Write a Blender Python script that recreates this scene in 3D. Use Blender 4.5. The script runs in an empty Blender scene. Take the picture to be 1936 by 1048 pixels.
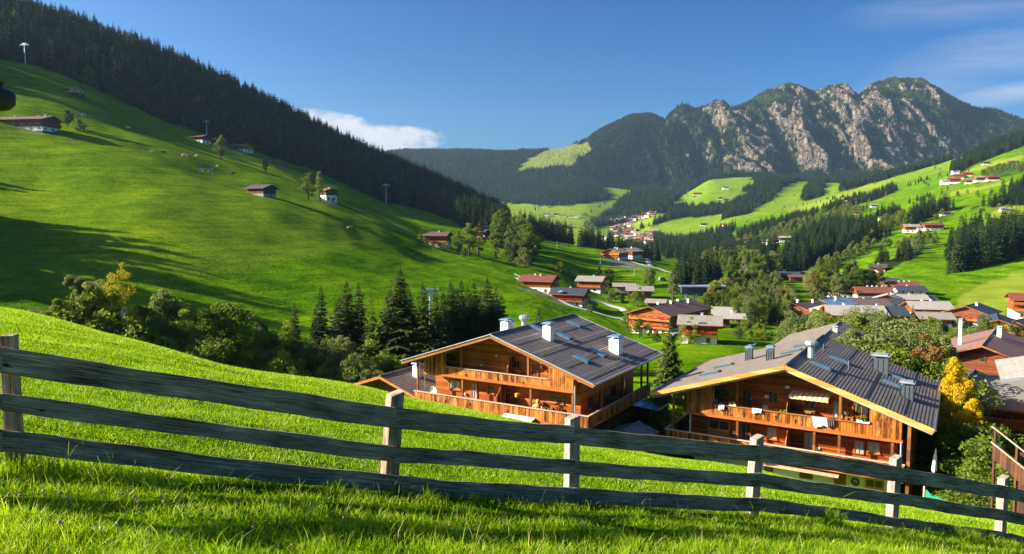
import bpy, math, random
import numpy as np
from mathutils import Vector, Matrix, noise as mn

# ------------------------------------------------------------------ camera, sky, sun, exposure
SC = bpy.context.scene
COL = SC.collection
F, CX, CY = 1380.0, 968.0, 524.0            # focal length and centre in photograph pixels
PITCH = math.radians(4.23)
cam_d = bpy.data.cameras.new("camera")
cam = bpy.data.objects.new("camera", cam_d)
COL.objects.link(cam)
cam_d.sensor_width = 36.0
cam_d.lens = 36.0 * F / 1936.0
cam_d.clip_start, cam_d.clip_end = 0.1, 40000.0
cam.location = (0, 0, 0)
cam.rotation_euler = (math.pi / 2 - PITCH, 0, 0)
SC.camera = cam

SUN_EL = math.radians(24.0)
SUN_AZ = math.atan2(-1.0, 0.02)             # clockwise from +Y: the sun stands on the left
sdir = Vector((math.sin(SUN_AZ) * math.cos(SUN_EL), math.cos(SUN_AZ) * math.cos(SUN_EL), math.sin(SUN_EL)))
sun_d = bpy.data.lights.new("sun", 'SUN')
sun_d.energy = 5.0
sun_d.angle = math.radians(0.5)
sun_d.color = (1.0, 0.89, 0.70)
sun = bpy.data.objects.new("sun", sun_d)
COL.objects.link(sun)
sun.location = sdir * 500
sun.rotation_euler = (-sdir).to_track_quat('-Z', 'Y').to_euler()

world = bpy.data.worlds.new("World")
SC.world = world
world.use_nodes = True
wn, wl = world.node_tree.nodes, world.node_tree.links
wn.clear()
w_out = wn.new('ShaderNodeOutputWorld')
w_bg = wn.new('ShaderNodeBackground')
w_bg.inputs['Strength'].default_value = 0.05
w_sky = wn.new('ShaderNodeTexSky')
w_sky.sky_type = 'NISHITA'
w_sky.sun_disc = False
w_sky.sun_elevation = SUN_EL
w_sky.sun_rotation = SUN_AZ
w_sky.altitude = 1000
w_sky.air_density = 0.85
w_sky.dust_density = 5.0
w_sky.ozone_density = 3.0
# clouds: a bank low in the north and thin cirrus to the right, masked noise over direction
w_geo = wn.new('ShaderNodeTexCoord')


def wmath(op, a, b=None, clamp=False):
    n = wn.new('ShaderNodeMath')
    n.operation = op
    n.use_clamp = clamp
    for i, v in enumerate((a, b)):
        if v is None:
            continue
        if isinstance(v, (int, float)):
            n.inputs[i].default_value = v
        else:
            wl.new(v, n.inputs[i])
    return n.outputs[0]


w_sep = wn.new('ShaderNodeSeparateXYZ')
wl.new(w_geo.outputs['Generated'], w_sep.inputs[0])
w_ax = wmath('DIVIDE', w_sep.outputs[0], wmath('MAXIMUM', w_sep.outputs[1], 0.05))
w_tz = wmath('DIVIDE', w_sep.outputs[2], wmath('MAXIMUM', w_sep.outputs[1], 0.05))
w_comb = wn.new('ShaderNodeCombineXYZ')
wl.new(w_ax, w_comb.inputs[0])
wl.new(w_tz, w_comb.inputs[1])


def wnoise(scale, detail, rough, sx, sy, off=(0, 0, 0), rot=0.0):
    mp = wn.new('ShaderNodeMapping')
    mp.inputs['Scale'].default_value = (sx, sy, 1)
    mp.inputs['Location'].default_value = off
    mp.inputs['Rotation'].default_value = (0, 0, rot)
    wl.new(w_comb.outputs[0], mp.inputs[0])
    n = wn.new('ShaderNodeTexNoise')
    n.inputs['Scale'].default_value = scale
    n.inputs['Detail'].default_value = detail
    n.inputs['Roughness'].default_value = rough
    wl.new(mp.outputs[0], n.inputs['Vector'])
    return n.outputs['Fac']


def wblob(cx, cz, rx, rz, slope=0.0):
    """1 in the middle of an ellipse of sky, 0 at its edge"""
    dx = wmath('SUBTRACT', w_ax, cx)
    dz = wmath('SUBTRACT', wmath('SUBTRACT', w_tz, cz), wmath('MULTIPLY', dx, slope))
    a = wmath('POWER', wmath('DIVIDE', wmath('ABSOLUTE', dx), rx), 2.0)
    b = wmath('POWER', wmath('DIVIDE', wmath('ABSOLUTE', dz), rz), 2.0)
    return wmath('SUBTRACT', 1.0, wmath('ADD', a, b), True)


CL = []   # (density socket)
n1 = wnoise(30, 8, 0.62, 1, 1.7)
bank = wmath('MAXIMUM', wblob(-0.245, 0.128, 0.115, 0.030, -0.16), wblob(-0.15, 0.115, 0.078, 0.022, -0.05))
bank = wmath('MAXIMUM', bank, wblob(-0.20, 0.102, 0.12, 0.024, -0.05))
d1 = wmath('MULTIPLY', wmath('SUBTRACT', wmath('ADD', wmath('MULTIPLY', bank, 0.75), n1), 0.80), 3.2, True)
n2 = wnoise(9, 6, 0.6, 0.55, 5.0, rot=-0.10)
cir = wmath('MAXIMUM', wblob(0.72, 0.182, 0.17, 0.020, 0.16), wmath('MULTIPLY', wblob(0.66, 0.225, 0.22, 0.05, 0.25), 0.5))
cir = wmath('MAXIMUM', cir, wmath('MULTIPLY', wblob(0.62, 0.29, 0.2, 0.03, 0.1), 0.4))
d2 = wmath('MULTIPLY', wmath('MULTIPLY', cir, wmath('SUBTRACT', n2, 0.22)), 2.3, True)
d2 = wmath('MULTIPLY', d2, 0.62)
wd = wmath('MAXIMUM', d1, d2)
w_hs = wn.new('ShaderNodeHueSaturation')
w_hs.inputs['Saturation'].default_value = 1.42
w_hs.inputs['Value'].default_value = 0.71
w_hs.inputs['Hue'].default_value = 0.495
wl.new(w_sky.outputs[0], w_hs.inputs['Color'])
w_mix = wn.new('ShaderNodeMixRGB')
w_shade = wn.new('ShaderNodeMixRGB')
w_shade.inputs[1].default_value = (3.6, 3.9, 4.5, 1)
w_shade.inputs[2].default_value = (6.2, 6.1, 6.2, 1)
wl.new(n1, w_shade.inputs[0])
wl.new(wd, w_mix.inputs[0])
w_gam = wn.new('ShaderNodeGamma')
w_gam.inputs[1].default_value = 1.35
wl.new(w_hs.outputs[0], w_gam.inputs[0])
wl.new(w_gam.outputs[0], w_mix.inputs[1])
wl.new(w_shade.outputs[0], w_mix.inputs[2])
wl.new(w_mix.outputs[0], w_bg.inputs['Color'])
wl.new(w_bg.outputs[0], w_out.inputs['Surface'])

SC.view_settings.view_transform = 'Standard'
SC.view_settings.look = 'None'
SC.view_settings.gamma = 1.0
SC.view_settings.use_curve_mapping = False
SC.view_settings.exposure = 1.65
SC.render.engine = 'CYCLES'
cy = SC.cycles
cy.max_bounces = 5
cy.diffuse_bounces = 2
cy.glossy_bounces = 2
cy.transmission_bounces = 2
cy.transparent_max_bounces = 6
cy.volume_bounces = 0
cy.use_denoising = True

rng = np.random.default_rng(7)
random.seed(7)

# ------------------------------------------------------------------ measuring helpers
cp, sp = math.cos(PITCH), math.sin(PITCH)


def P(u, v, Y):
    a = (u - CX) / F
    b = -(v - CY) / F
    k = Y / (cp + b * sp)
    return Vector((a * k, Y, (-sp + b * cp) * k))


def proj(x, y, z):
    """world -> photograph pixels (arrays)"""
    d = y * cp - z * sp
    h = y * sp + z * cp
    return CX + F * x / d, CY - F * h / d


def pchip_tab(X, V):
    """monotone cubic coefficients on the last axis"""
    h = np.diff(X, axis=-1)
    dl = np.diff(V, axis=-1) / h
    m = np.zeros_like(V)
    a, b = dl[..., :-1], dl[..., 1:]
    with np.errstate(divide='ignore', invalid='ignore'):
        hm = 2 * a * b / (a + b)
    m[..., 1:-1] = np.where(a * b > 0, hm, 0)
    m[..., 0] = dl[..., 0]
    m[..., -1] = dl[..., -1]
    return m


def herm(X, V, m, idx, x, rows):
    x0, x1 = X[rows, idx], X[rows, idx + 1]
    h = x1 - x0
    t = np.clip((x - x0) / h, 0, 1)
    v0, v1 = V[rows, idx], V[rows, idx + 1]
    m0, m1 = m[rows, idx] * h, m[rows, idx + 1] * h
    t2, t3 = t * t, t * t * t
    return (2 * t3 - 3 * t2 + 1) * v0 + (t3 - 2 * t2 + t) * m0 + (-2 * t3 + 3 * t2) * v1 + (t3 - t2) * m1


class Relief:
    """Height field: semantic lines (crest, gully, shelf, ridge ...) ordered from near to far, each one a list of
    (u, Y, v) or (u, Y, None, z); between two lines the ground follows a monotone curve."""
    def __init__(self, curves, lo=-1.9, hi=1.9, n=1400):
        self.az = np.linspace(lo, hi, n)
        Ys, Zs = [], []
        for c in curves:
            A, Yc, Z = [], [], []
            for k in c:
                if len(k) == 4:
                    A.append((k[0] - CX) / F); Yc.append(k[1]); Z.append(k[3])
                else:
                    p = P(k[0], k[2], k[1])
                    A.append(p.x / p.y); Yc.append(k[1]); Z.append(p.z)
            A, Yc, Z = np.array(A, float), np.array(Yc, float), np.array(Z, float)
            q = np.clip(self.az, A[0], A[-1])
            idx = np.clip(np.searchsorted(A, q, side='right') - 1, 0, len(A) - 2)
            r = np.zeros(len(q), int)
            Ys.append(herm(A[None], Yc[None], pchip_tab(A[None], Yc[None]), idx, q, r))
            Zs.append(herm(A[None], Z[None], pchip_tab(A[None], Z[None]), idx, q, r))
        self.Y = np.stack(Ys, 1)
        self.Z = np.stack(Zs, 1)
        for k in range(1, self.Y.shape[1]):
            self.Y[:, k] = np.maximum(self.Y[:, k], self.Y[:, k - 1] + 4)
        self.m = pchip_tab(self.Y, self.Z)

    def __call__(self, x, y):
        x, y = np.asarray(x, float), np.asarray(y, float)
        yy = np.maximum(y, self.Y[0, 0])
        a = np.clip(x / yy, self.az[0], self.az[-1])
        fa = (a - self.az[0]) / (self.az[1] - self.az[0])
        i0 = np.clip(fa.astype(int), 0, len(self.az) - 2)
        w = fa - i0
        out = 0
        for i, ww in ((i0, 1 - w), (i0 + 1, w)):
            YK = self.Y[i]
            k = np.clip((yy[:, None] >= YK).sum(1) - 1, 0, YK.shape[1] - 2)
            out = out + ww * herm(self.Y, self.Z, self.m, k, yy, i)
        return out


def plane_z(x, y):
    return -1.63 - .163 * x - .2096 * y


def plane_curve(Y):
    return [(u, Y, None, plane_z((u - CX) / F * Y, Y)) for u in range(-1700, 3701, 200)]


N = None
GROUND = Relief([
    plane_curve(4), plane_curve(13),
    # crest of the near meadow
    [(-1700, 90, 470), (-600, 70, 535), (-200, 62, 556), (0, 52, 583), (225, 46, 640), (400, 45, 690), (655, 52, 731),
     (800, 62, 758), (1000, 58, 800), (1200, 46, 853), (1400, 42, 893), (1514, 40, 921), (1650, 38, 955), (1850, 34, 992),
     (2100, 30, 1012), (2600, 28, 1080), (3700, 26, 1200)],
    # foot of the near meadow, where the two big houses stand
    [(-1700, 120, N, -6), (-600, 98, N, -14), (0, 76, N, -17), (400, 68, N, -19), (655, 72, N, -20), (800, 80, N, -20.3),
     (1000, 76, N, -20.8), (1200, 66, N, -21), (1400, 57, N, -22), (1514, 54, N, -22), (1800, 50, N, -22.5),
     (1936, 48, N, -23), (3700, 45, N, -25)],
    # gully with the spruce row, then the flat behind the houses
    [(-1700, 220, N, 20), (-600, 150, N, -14), (0, 122, N, -24), (400, 122, N, -28), (800, 122, N, -28.5), (1000, 112, N, -26),
     (1200, 104, N, -24), (1400, 100, N, -25), (1600, 98, N, -27.5), (1936, 100, N, -29.5), (3700, 100, N, -33)],
    [(-1700, 320, N, 70), (-600, 205, N, 24), (0, 170, 580), (300, 170, 640), (600, 175, 680), (800, 180, 668), (900, 185, 655),  # unseen left ends, here and next line, raised to lengthen the tree shadows
     (1100, 190, 632), (1200, 190, 648), (1300, 190, 640), (1480, 175, 655), (1700, 180, 662), (1936, 190, 655), (3700, 190, 640)],
    [(-1700, 460, N, 170), (-400, 270, 275), (0, 262, 385), (300, 255, 430), (600, 255, 500), (800, 262, 540), (1000, 275, 566),
     (1100, 275, 590), (1200, 260, 612), (1300, 262, 602), (1500, 270, 604), (1700, 270, 604), (1936, 270, 602), (3700, 270, 560)],
    [(-1700, 650, N, 300), (-400, 420, 150), (0, 365, 230), (200, 370, 268), (495, 345, 370), (600, 372, 388), (700, 385, 420),
     (827, 395, 468), (960, 385, 505), (1050, 355, 537), (1160, 345, 577), (1300, 345, 568), (1500, 350, 577), (1700, 355, 574),
     (1800, 355, 574), (1936, 365, 562), (3700, 365, 480)],
    # upper edge of the hillside meadow / top of the lawn strip beyond the farms / crest of the right-hand field
    [(-1700, 950, N, 520), (-400, 600, 40), (0, 600, 108), (130, 605, 146), (350, 620, 243), (500, 650, 292), (640, 700, 345),
     (730, 740, 385), (800, 740, 402), (850, 700, 418), (930, 660, 436), (1000, 650, 446), (1100, 620, 463), (1180, 575, 483),
     (1260, 530, 505), (1400, 490, 533), (1550, 460, 545), (1700, 460, 520), (1800, 480, 505), (1936, 480, 488), (3700, 480, 400)],
    # wooded ridge on the left, valley bottom in the middle, hillside on the right
    [(-1700, 1400, N, 700), (-400, 900, -90), (0, 950, 35), (100, 960, 62), (300, 1000, 125), (430, 1050, 178), (570, 1150, 245),
     (700, 1250, 302), (770, 1300, 330), (850, 1350, 365), (900, 1350, 390), (960, 1200, 420), (1000, 1000, N, -38),
     (1100, 850, N, -42), (1180, 850, N, -45), (1300, 850, N, -48), (1400, 700, 500), (1500, 700, 488), (1600, 700, 471),
     (1700, 700, 453), (1800, 700, 436), (1936, 700, 415), (3700, 700, 300)],
    [(-1700, 1900, N, 600), (0, 1500, N, 180), (570, 1700, N, 40), (900, 1900, N, -45), (1000, 1900, N, -60), (1180, 1950, 457),
     (1250, 1900, 447), (1350, 1500, 455), (1400, 1300, 450), (1500, 1200, 428), (1600, 1200, 405), (1700, 1200, 383),
     (1800, 1250, 352), (1936, 1300, 312), (3700, 1300, 150)],
    [(-1700, 2600, N, 100), (700, 2600, N, -50), (900, 2600, 407), (1000, 2600, 403), (1100, 2600, 395), (1180, 2500, 412),
     (1240, 2350, 398), (1300, 2300, 402), (1400, 2200, 392), (1500, 2000, 390), (1600, 1900, 368), (1700, 1800, 348),
     (1800, 1700, 325), (1936, 1650, 290), (3700, 1700, 100)],
    [(-1700, 3300, N, 100), (700, 3300, 395), (900, 3300, 383), (1000, 3300, 372), (1100, 3300, 352), (1200, 3200, 362),
     (1280, 3100, 368), (1350, 3000, 337), (1420, 3000, 336), (1500, 2900, 346), (1600, 2800, 346), (1700, 2600, 332),
     (1830, 2300, 302), (1936, 2200, 262), (3700, 2200, 60)],
    [(-1700, 4300, N, -50), (3700, 4300, N, 60)],
    [(-1700, 12000, N, -100), (3700, 12000, N, -100)],
])


def fnoise(x, y, s, seed=0.0, octv=4):
    return np.array([mn.fractal(Vector((a / s + seed, b / s - seed, seed)), 1.0, 2.0, octv) for a, b in zip(x, y)])


def vnoise(x, y, s, seed=0):
    """cheap smooth value noise in numpy, -1..1"""
    r = np.random.default_rng(seed + 100)
    T = r.random((257, 257)) * 2 - 1
    gx, gy = x / s, y / s
    ix, iy = np.floor(gx).astype(int), np.floor(gy).astype(int)
    fx, fy = gx - ix, gy - iy
    fx, fy = fx * fx * (3 - 2 * fx), fy * fy * (3 - 2 * fy)
    g = lambda i, j: T[np.mod(i, 257), np.mod(j, 257)]
    return ((g(ix, iy) * (1 - fx) + g(ix + 1, iy) * fx) * (1 - fy) + (g(ix, iy + 1) * (1 - fx) + g(ix + 1, iy + 1) * fx) * fy)


def H(x, y):
    """terrain height with its small undulation"""
    x, y = np.atleast_1d(np.asarray(x, float)), np.atleast_1d(np.asarray(y, float))
    z = GROUND(x, y)
    k = np.clip((y - 150) / 200, 0, 1)
    far = np.clip((y - 700) / 600, 0, 1)
    z = z + k * (1.9 * vnoise(x, y, 46, 1) + .8 * vnoise(x, y, 17, 2) + .22 * vnoise(x, y, 5.5, 9)) + far * 7 * vnoise(x, y, 190, 3)
    near = np.clip((60 - y) / 40, 0, 1)
    z = z + near * (.05 * vnoise(x, y, 2.3, 4) + .02 * vnoise(x, y, .8, 5))
    return z


def Hs(x, y):
    return float(H(x, y)[0])


def ground_at(u, v, Ymin=20.0, Ymax=6000.0):
    """first point of the terrain met by the sight line through a pixel, beyond Ymin"""
    ys = np.exp(np.linspace(math.log(Ymin), math.log(Ymax), 900))
    p = P(u, v, 1.0)
    d = p.z * ys - H(p.x * ys, ys)
    i = int(np.argmax(d <= 0))
    if d[i] > 0:
        i = int(np.argmin(d))
    if i == 0:
        y = ys[0]
    else:
        y = ys[i - 1] + (ys[i] - ys[i - 1]) * d[i - 1] / (d[i - 1] - d[i] + 1e-9)
        y = min(max(y, ys[i - 1]), ys[i])
    return Vector((p.x * y, y, Hs(p.x * y, y)))


def inpoly(u, v, poly):
    c = np.zeros(len(u), bool)
    n = len(poly)
    for i in range(n):
        x0, y0 = poly[i]
        x1, y1 = poly[(i + 1) % n]
        if y0 == y1:
            continue
        s = ((y0 > v) != (y1 > v)) & (u < (x1 - x0) * (v - y0) / (y1 - y0) + x0)
        c ^= s
    return c


# ------------------------------------------------------------------ object helpers
def tag(o, label=None, cat=None, group=None, kind=None):
    if label: o['label'] = label
    if cat: o['category'] = cat
    if group: o['group'] = group
    if kind: o['kind'] = kind
    return o


def root(name, loc, rz, label, cat, group=None):
    o = bpy.data.objects.new(name, None)
    o.empty_display_size = 0.5
    o.location = loc
    o.rotation_euler = (0, 0, rz)
    COL.objects.link(o)
    return tag(o, label, cat, group)


def raw_mesh(name, V, Fc, mats, fm=None, smooth=False):
    me = bpy.data.meshes.new(name)
    V = np.asarray(V, np.float32)
    if isinstance(Fc, np.ndarray):
        n, k = Fc.shape
        me.vertices.add(len(V))
        me.vertices.foreach_set('co', V.ravel())
        me.loops.add(n * k)
        me.loops.foreach_set('vertex_index', Fc.astype(np.int32).ravel())
        me.polygons.add(n)
        me.polygons.foreach_set('loop_start', np.arange(0, n * k, k, dtype=np.int32))
        me.polygons.foreach_set('loop_total', np.full(n, k, np.int32))
        if fm is not None:
            me.polygons.foreach_set('material_index', np.asarray(fm, np.int32))
        me.update(calc_edges=True)
    else:
        me.from_pydata([tuple(v) for v in V], [], Fc)
        if fm is not None:
            me.polygons.foreach_set('material_index', np.asarray(fm, np.int32))
        me.update()
    if smooth:
        me.polygons.foreach_set('use_smooth', np.ones(len(me.polygons), bool))
    for m in mats:
        me.materials.append(m)
    return me


def link(name, me, parent=None, label=None):
    o = bpy.data.objects.new(name, me)
    COL.objects.link(o)
    if parent is not None:
        o.parent = parent
    if label:
        o['label'] = label
    return o


class MB:
    """collects boxes, bars, tubes, lathes ... and builds them as ONE mesh object"""
    def __init__(self):
        self.v, self.f, self.m = [], [], []

    def add(self, vs, fs, mi=0):
        o = len(self.v)
        self.v += [tuple(v) for v in vs]
        self.f += [tuple(i + o for i in f) for f in fs]
        self.m += [mi] * len(fs)
        return self

    def hexa(self, p, mi=0):
        """8 corners: bottom 4 ccw then top 4"""
        return self.add(p, [(3, 2, 1, 0), (4, 5, 6, 7), (0, 1, 5, 4), (1, 2, 6, 5), (2, 3, 7, 6), (3, 0, 4, 7)], mi)

    def box(self, x0, x1, y0, y1, z0, z1, mi=0):
        return self.hexa([(x0, y0, z0), (x1, y0, z0), (x1, y1, z0), (x0, y1, z0),
                          (x0, y0, z1), (x1, y0, z1), (x1, y1, z1), (x0, y1, z1)], mi)

    def bar(self, a, b, w, h, mi=0, up=(0, 0, 1)):
        a, b = Vector(a), Vector(b)
        d = (b - a).normalized()
        s = d.cross(Vector(up))
        if s.length < 1e-4:
            s = Vector((1, 0, 0))
        s.normalize()
        t = s.cross(d).normalized()
        q = []
        for p in (a, b):
            q.append([p - s * w / 2 - t * h / 2, p + s * w / 2 - t * h / 2, p + s * w / 2 + t * h / 2, p - s * w / 2 + t * h / 2])
        return self.add(q[0] + q[1], [(3, 2, 1, 0), (4, 5, 6, 7), (0, 1, 5, 4), (1, 2, 6, 5), (2, 3, 7, 6), (3, 0, 4, 7)], mi)

    def tube(self, pts, rad, n=8, mi=0, cap=True):
        pts = [Vector(p) for p in pts]
        if not hasattr(rad, '__len__'):
            rad = [rad] * len(pts)
        rings = []
        prev = None
        for i, p in enumerate(pts):
            d = (pts[min(i + 1, len(pts) - 1)] - pts[max(i - 1, 0)]).normalized()
            ref = Vector((1, 0, 0)) if abs(d.x) < .8 else Vector((0, 1, 0))
            s = d.cross(ref).normalized()
            t = d.cross(s)
            rings.append([p + (s * math.cos(2 * math.pi * k / n) + t * math.sin(2 * math.pi * k / n)) * rad[i] for k in range(n)])
        vs = [q for r in rings for q in r]
        fs = []
        for i in range(len(pts) - 1):
            for k in range(n):
                a, b = i * n + k, i * n + (k + 1) % n
                fs.append((a, a + n, b + n, b))
        if cap:
            fs.append(tuple(range(n)))
            fs.append(tuple(reversed(range((len(pts) - 1) * n, len(pts) * n))))
        return self.add(vs, fs, mi)

    def prism(self, poly, y0, y1, mi=0, axis='y'):
        """polygon in (x,z) extruded along y (or in (y,z) along x)"""
        n = len(poly)
        if axis == 'y':
            vs = [(a, y0, b) for a, b in poly] + [(a, y1, b) for a, b in poly]
        elif axis == 'x':
            vs = [(y0, a, b) for a, b in poly] + [(y1, a, b) for a, b in poly]
        else:
            vs = [(a, b, y0) for a, b in poly] + [(a, b, y1) for a, b in poly]
        fs = [tuple(range(n)), tuple(reversed(range(n, 2 * n)))]
        for i in range(n):
            j = (i + 1) % n
            fs.append((i, i + n, j + n, j))
        return self.add(vs, fs, mi)

    def blob(self, c, r, n=8, m=5, jit=0.0, mi=0):
        """an ellipsoid lump, r = (rx, ry, rz)"""
        vs = [(c[0], c[1], c[2] - r[2])]
        for i in range(1, m):
            th = math.pi * i / m
            for k in range(n):
                ph = 2 * math.pi * k / n
                j = 1 + random.uniform(-jit, jit)
                vs.append((c[0] + r[0] * math.sin(th) * math.cos(ph) * j, c[1] + r[1] * math.sin(th) * math.sin(ph) * j,
                           c[2] - r[2] * math.cos(th) * j))
        vs.append((c[0], c[1], c[2] + r[2]))
        fs = [(0, 1 + (k + 1) % n, 1 + k) for k in range(n)]
        for i in range(m - 2):
            for k in range(n):
                a, b = 1 + i * n + k, 1 + i * n + (k + 1) % n
                fs.append((a, b, b + n, a + n))
        L = len(vs) - 1
        fs += [(L, L - n + k, L - n + (k + 1) % n) for k in range(n)]
        return self.add(vs, fs, mi)

    def build(self, name, mats, parent=None, label=None, smooth=False, bevel=0):
        if not isinstance(mats, (list, tuple)):
            mats = [mats]
        me = raw_mesh(name, self.v, self.f, mats, self.m, smooth)
        o = link(name, me, parent, label)
        if bevel:
            b = o.modifiers.new("bevel", 'BEVEL')
            b.width = bevel
            b.segments = 2
            b.limit_method = 'ANGLE'
        return o


def copy_tree(o, parent=None):
    c = o.copy()
    COL.objects.link(c)
    c.parent = parent
    for ch in [k for k in o.children]:
        copy_tree(ch, c)
    return c


# ------------------------------------------------------------------ materials
def newmat(name, rough=0.8, spec=0.2):
    m = bpy.data.materials.new(name)
    m.use_nodes = True
    nt = m.node_tree
    b = nt.nodes['Principled BSDF']
    b.inputs['Roughness'].default_value = rough
    b.inputs['Specular IOR Level'].default_value = spec
    return m, nt, b


def nd(nt, typ, **kw):
    n = nt.nodes.new(typ)
    for k, v in kw.items():
        if k in n.inputs:
            n.inputs[k].default_value = v
        else:
            setattr(n, k, v)
    return n


def mth(nt, op, a, b=None, clamp=False, c=None):
    n = nt.nodes.new('ShaderNodeMath')
    n.operation = op
    n.use_clamp = clamp
    for i, v in enumerate((a, b, c)):
        if v is None:
            continue
        if isinstance(v, (int, float)):
            n.inputs[i].default_value = v
        else:
            nt.links.new(v, n.inputs[i])
    return n.outputs[0]


def mixc(nt, f, a, b, mode='MIX'):
    n = nt.nodes.new('ShaderNodeMixRGB')
    n.blend_type = mode
    for i, v in enumerate((f, a, b)):
        if isinstance(v, (int, float)):
            n.inputs[i].default_value = v
        elif isinstance(v, tuple):
            n.inputs[i].default_value = (*v, 1) if len(v) == 3 else v
        else:
            nt.links.new(v, n.inputs[i])
    return n.outputs[0]


def ramp(nt, f, stops, interp='LINEAR'):
    n = nt.nodes.new('ShaderNodeValToRGB')
    n.color_ramp.interpolation = interp
    e = n.color_ramp.elements
    while len(e) < len(stops):
        e.new(0.5)
    for i, (p, c) in enumerate(stops):
        e[i].position = p
        e[i].color = (*c, 1) if len(c) == 3 else c
    nt.links.new(f, n.inputs[0])
    return n.outputs[0]


def noise(nt, scale, detail=4, rough=.55, vec=None, sc=(1, 1, 1), dist=0.0):
    n = nt.nodes.new('ShaderNodeTexNoise')
    n.inputs['Scale'].default_value = scale
    n.inputs['Detail'].default_value = detail
    n.inputs['Roughness'].default_value = rough
    n.inputs['Distortion'].default_value = dist
    mp = nt.nodes.new('ShaderNodeMapping')
    mp.inputs['Scale'].default_value = sc
    if vec is None:
        vec = nt.nodes.new('ShaderNodeTexCoord').outputs['Object']
    nt.links.new(vec, mp.inputs[0])
    nt.links.new(mp.outputs[0], n.inputs['Vector'])
    return n.outputs['Fac']


def bump(nt, b, h, dist=.02, strength=.6):
    n = nt.nodes.new('ShaderNodeBump')
    n.inputs['Distance'].default_value = dist
    n.inputs['Strength'].default_value = strength
    nt.links.new(h, n.inputs['Height'])
    nt.links.new(n.outputs[0], b.inputs['Normal'])


def plain(name, c, rough=.7, spec=.25, var=.25, scale=6, metal=0.0):
    m, nt, b = newmat(name, rough, spec)
    f = noise(nt, scale, 5)
    col = mixc(nt, f, tuple(x * (1 - var) for x in c), tuple(min(1, x * (1 + var)) for x in c))
    nt.links.new(col, b.inputs['Base Color'])
    b.inputs['Metallic'].default_value = metal
    return m


def wood(name, dark, light, axis='z', pitch=.16, rough=.65, grain=1.0, seam=.5, weather=None):
    """planks: axis z = horizontal boards, axis s = upright boards (seams every `pitch` along x+y)"""
    m, nt, b = newmat(name, rough, .25)
    tc = nt.nodes.new('ShaderNodeTexCoord').outputs['Object']
    sp_ = nt.nodes.new('ShaderNodeSeparateXYZ')
    nt.links.new(tc, sp_.inputs[0])
    s = sp_.outputs[2] if axis == 'z' else mth(nt, 'ADD', sp_.outputs[0], sp_.outputs[1])
    q = mth(nt, 'DIVIDE', s, pitch)
    fl = mth(nt, 'FLOOR', q)
    fr = mth(nt, 'FRACT', q)
    wnn = nt.nodes.new('ShaderNodeTexWhiteNoise')
    wnn.noise_dimensions = '1D'
    nt.links.new(fl, wnn.inputs['W'])
    sc = (1.2, 1.2, 14) if axis == 'z' else (12, 12, .9)
    g = noise(nt, 1.6 * grain, 6, .6, tc, sc)
    big = noise(nt, .55, 3, .5, tc)
    f = mth(nt, 'ADD', mth(nt, 'MULTIPLY', wnn.outputs['Value'], .42), mth(nt, 'MULTIPLY', g, .55))
    f = mth(nt, 'ADD', f, mth(nt, 'MULTIPLY', mth(nt, 'SUBTRACT', big, .5), .5))
    mid = tuple((a + c) / 2 for a, c in zip(dark, light))
    col = ramp(nt, f, [(.28, dark), (.5, mid), (.72, light)])
    if weather:
        wz = noise(nt, 1.1, 5, .65, tc, (2, 2, .5))
        col = mixc(nt, ramp(nt, wz, [(.48, (0, 0, 0)), (.68, (1, 1, 1))]), col, weather)
    line = mth(nt, 'LESS_THAN', mth(nt, 'ABSOLUTE', mth(nt, 'SUBTRACT', fr, .5)), .45)
    col = mixc(nt, mth(nt, 'MULTIPLY', mth(nt, 'SUBTRACT', 1.0, line), seam), col, tuple(x * .25 for x in dark))
    nt.links.new(col, b.inputs['Base Color'])
    bump(nt, b, mth(nt, 'ADD', mth(nt, 'MULTIPLY', line, 1.0), mth(nt, 'MULTIPLY', g, .35)), .02, .7)
    return m


def leafmat(name, cols, trans=.3, rough=.6, nscale=.7, rnd=.5):
    """foliage: colour varies from tree to tree and clump to clump; some light passes through"""
    m = bpy.data.materials.new(name)
    m.use_nodes = True
    nt = m.node_tree
    nt.nodes.clear()
    out = nt.nodes.new('ShaderNodeOutputMaterial')
    oi = nt.nodes.new('ShaderNodeObjectInfo')
    n = noise(nt, nscale, 3)
    isl = nt.nodes.new('ShaderNodeNewGeometry')
    f = mth(nt, 'ADD', mth(nt, 'MULTIPLY', oi.outputs['Random'], rnd), mth(nt, 'MULTIPLY', n, .5))
    f = mth(nt, 'ADD', f, mth(nt, 'MULTIPLY', isl.outputs['Random Per Island'], .35))
    f = mth(nt, 'MULTIPLY', f, .8)
    k = len(cols)
    col = ramp(nt, f, [(.1 + .8 * i / max(1, k - 1), c) for i, c in enumerate(cols)])
    d = nt.nodes.new('ShaderNodeBsdfPrincipled')
    d.inputs['Roughness'].default_value = rough
    d.inputs['Specular IOR Level'].default_value = .18
    t = nt.nodes.new('ShaderNodeBsdfTranslucent')
    nt.links.new(col, d.inputs['Base Color'])
    tc = mixc(nt, 1.0, col, (1.15, 1.2, .55), 'MULTIPLY')
    nt.links.new(tc, t.inputs['Color'])
    mx = nt.nodes.new('ShaderNodeMixShader')
    mx.inputs[0].default_value = trans
    nt.links.new(d.outputs[0], mx.inputs[1])
    nt.links.new(t.outputs[0], mx.inputs[2])
    nt.links.new(mx.outputs[0], out.inputs['Surface'])
    return m


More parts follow.
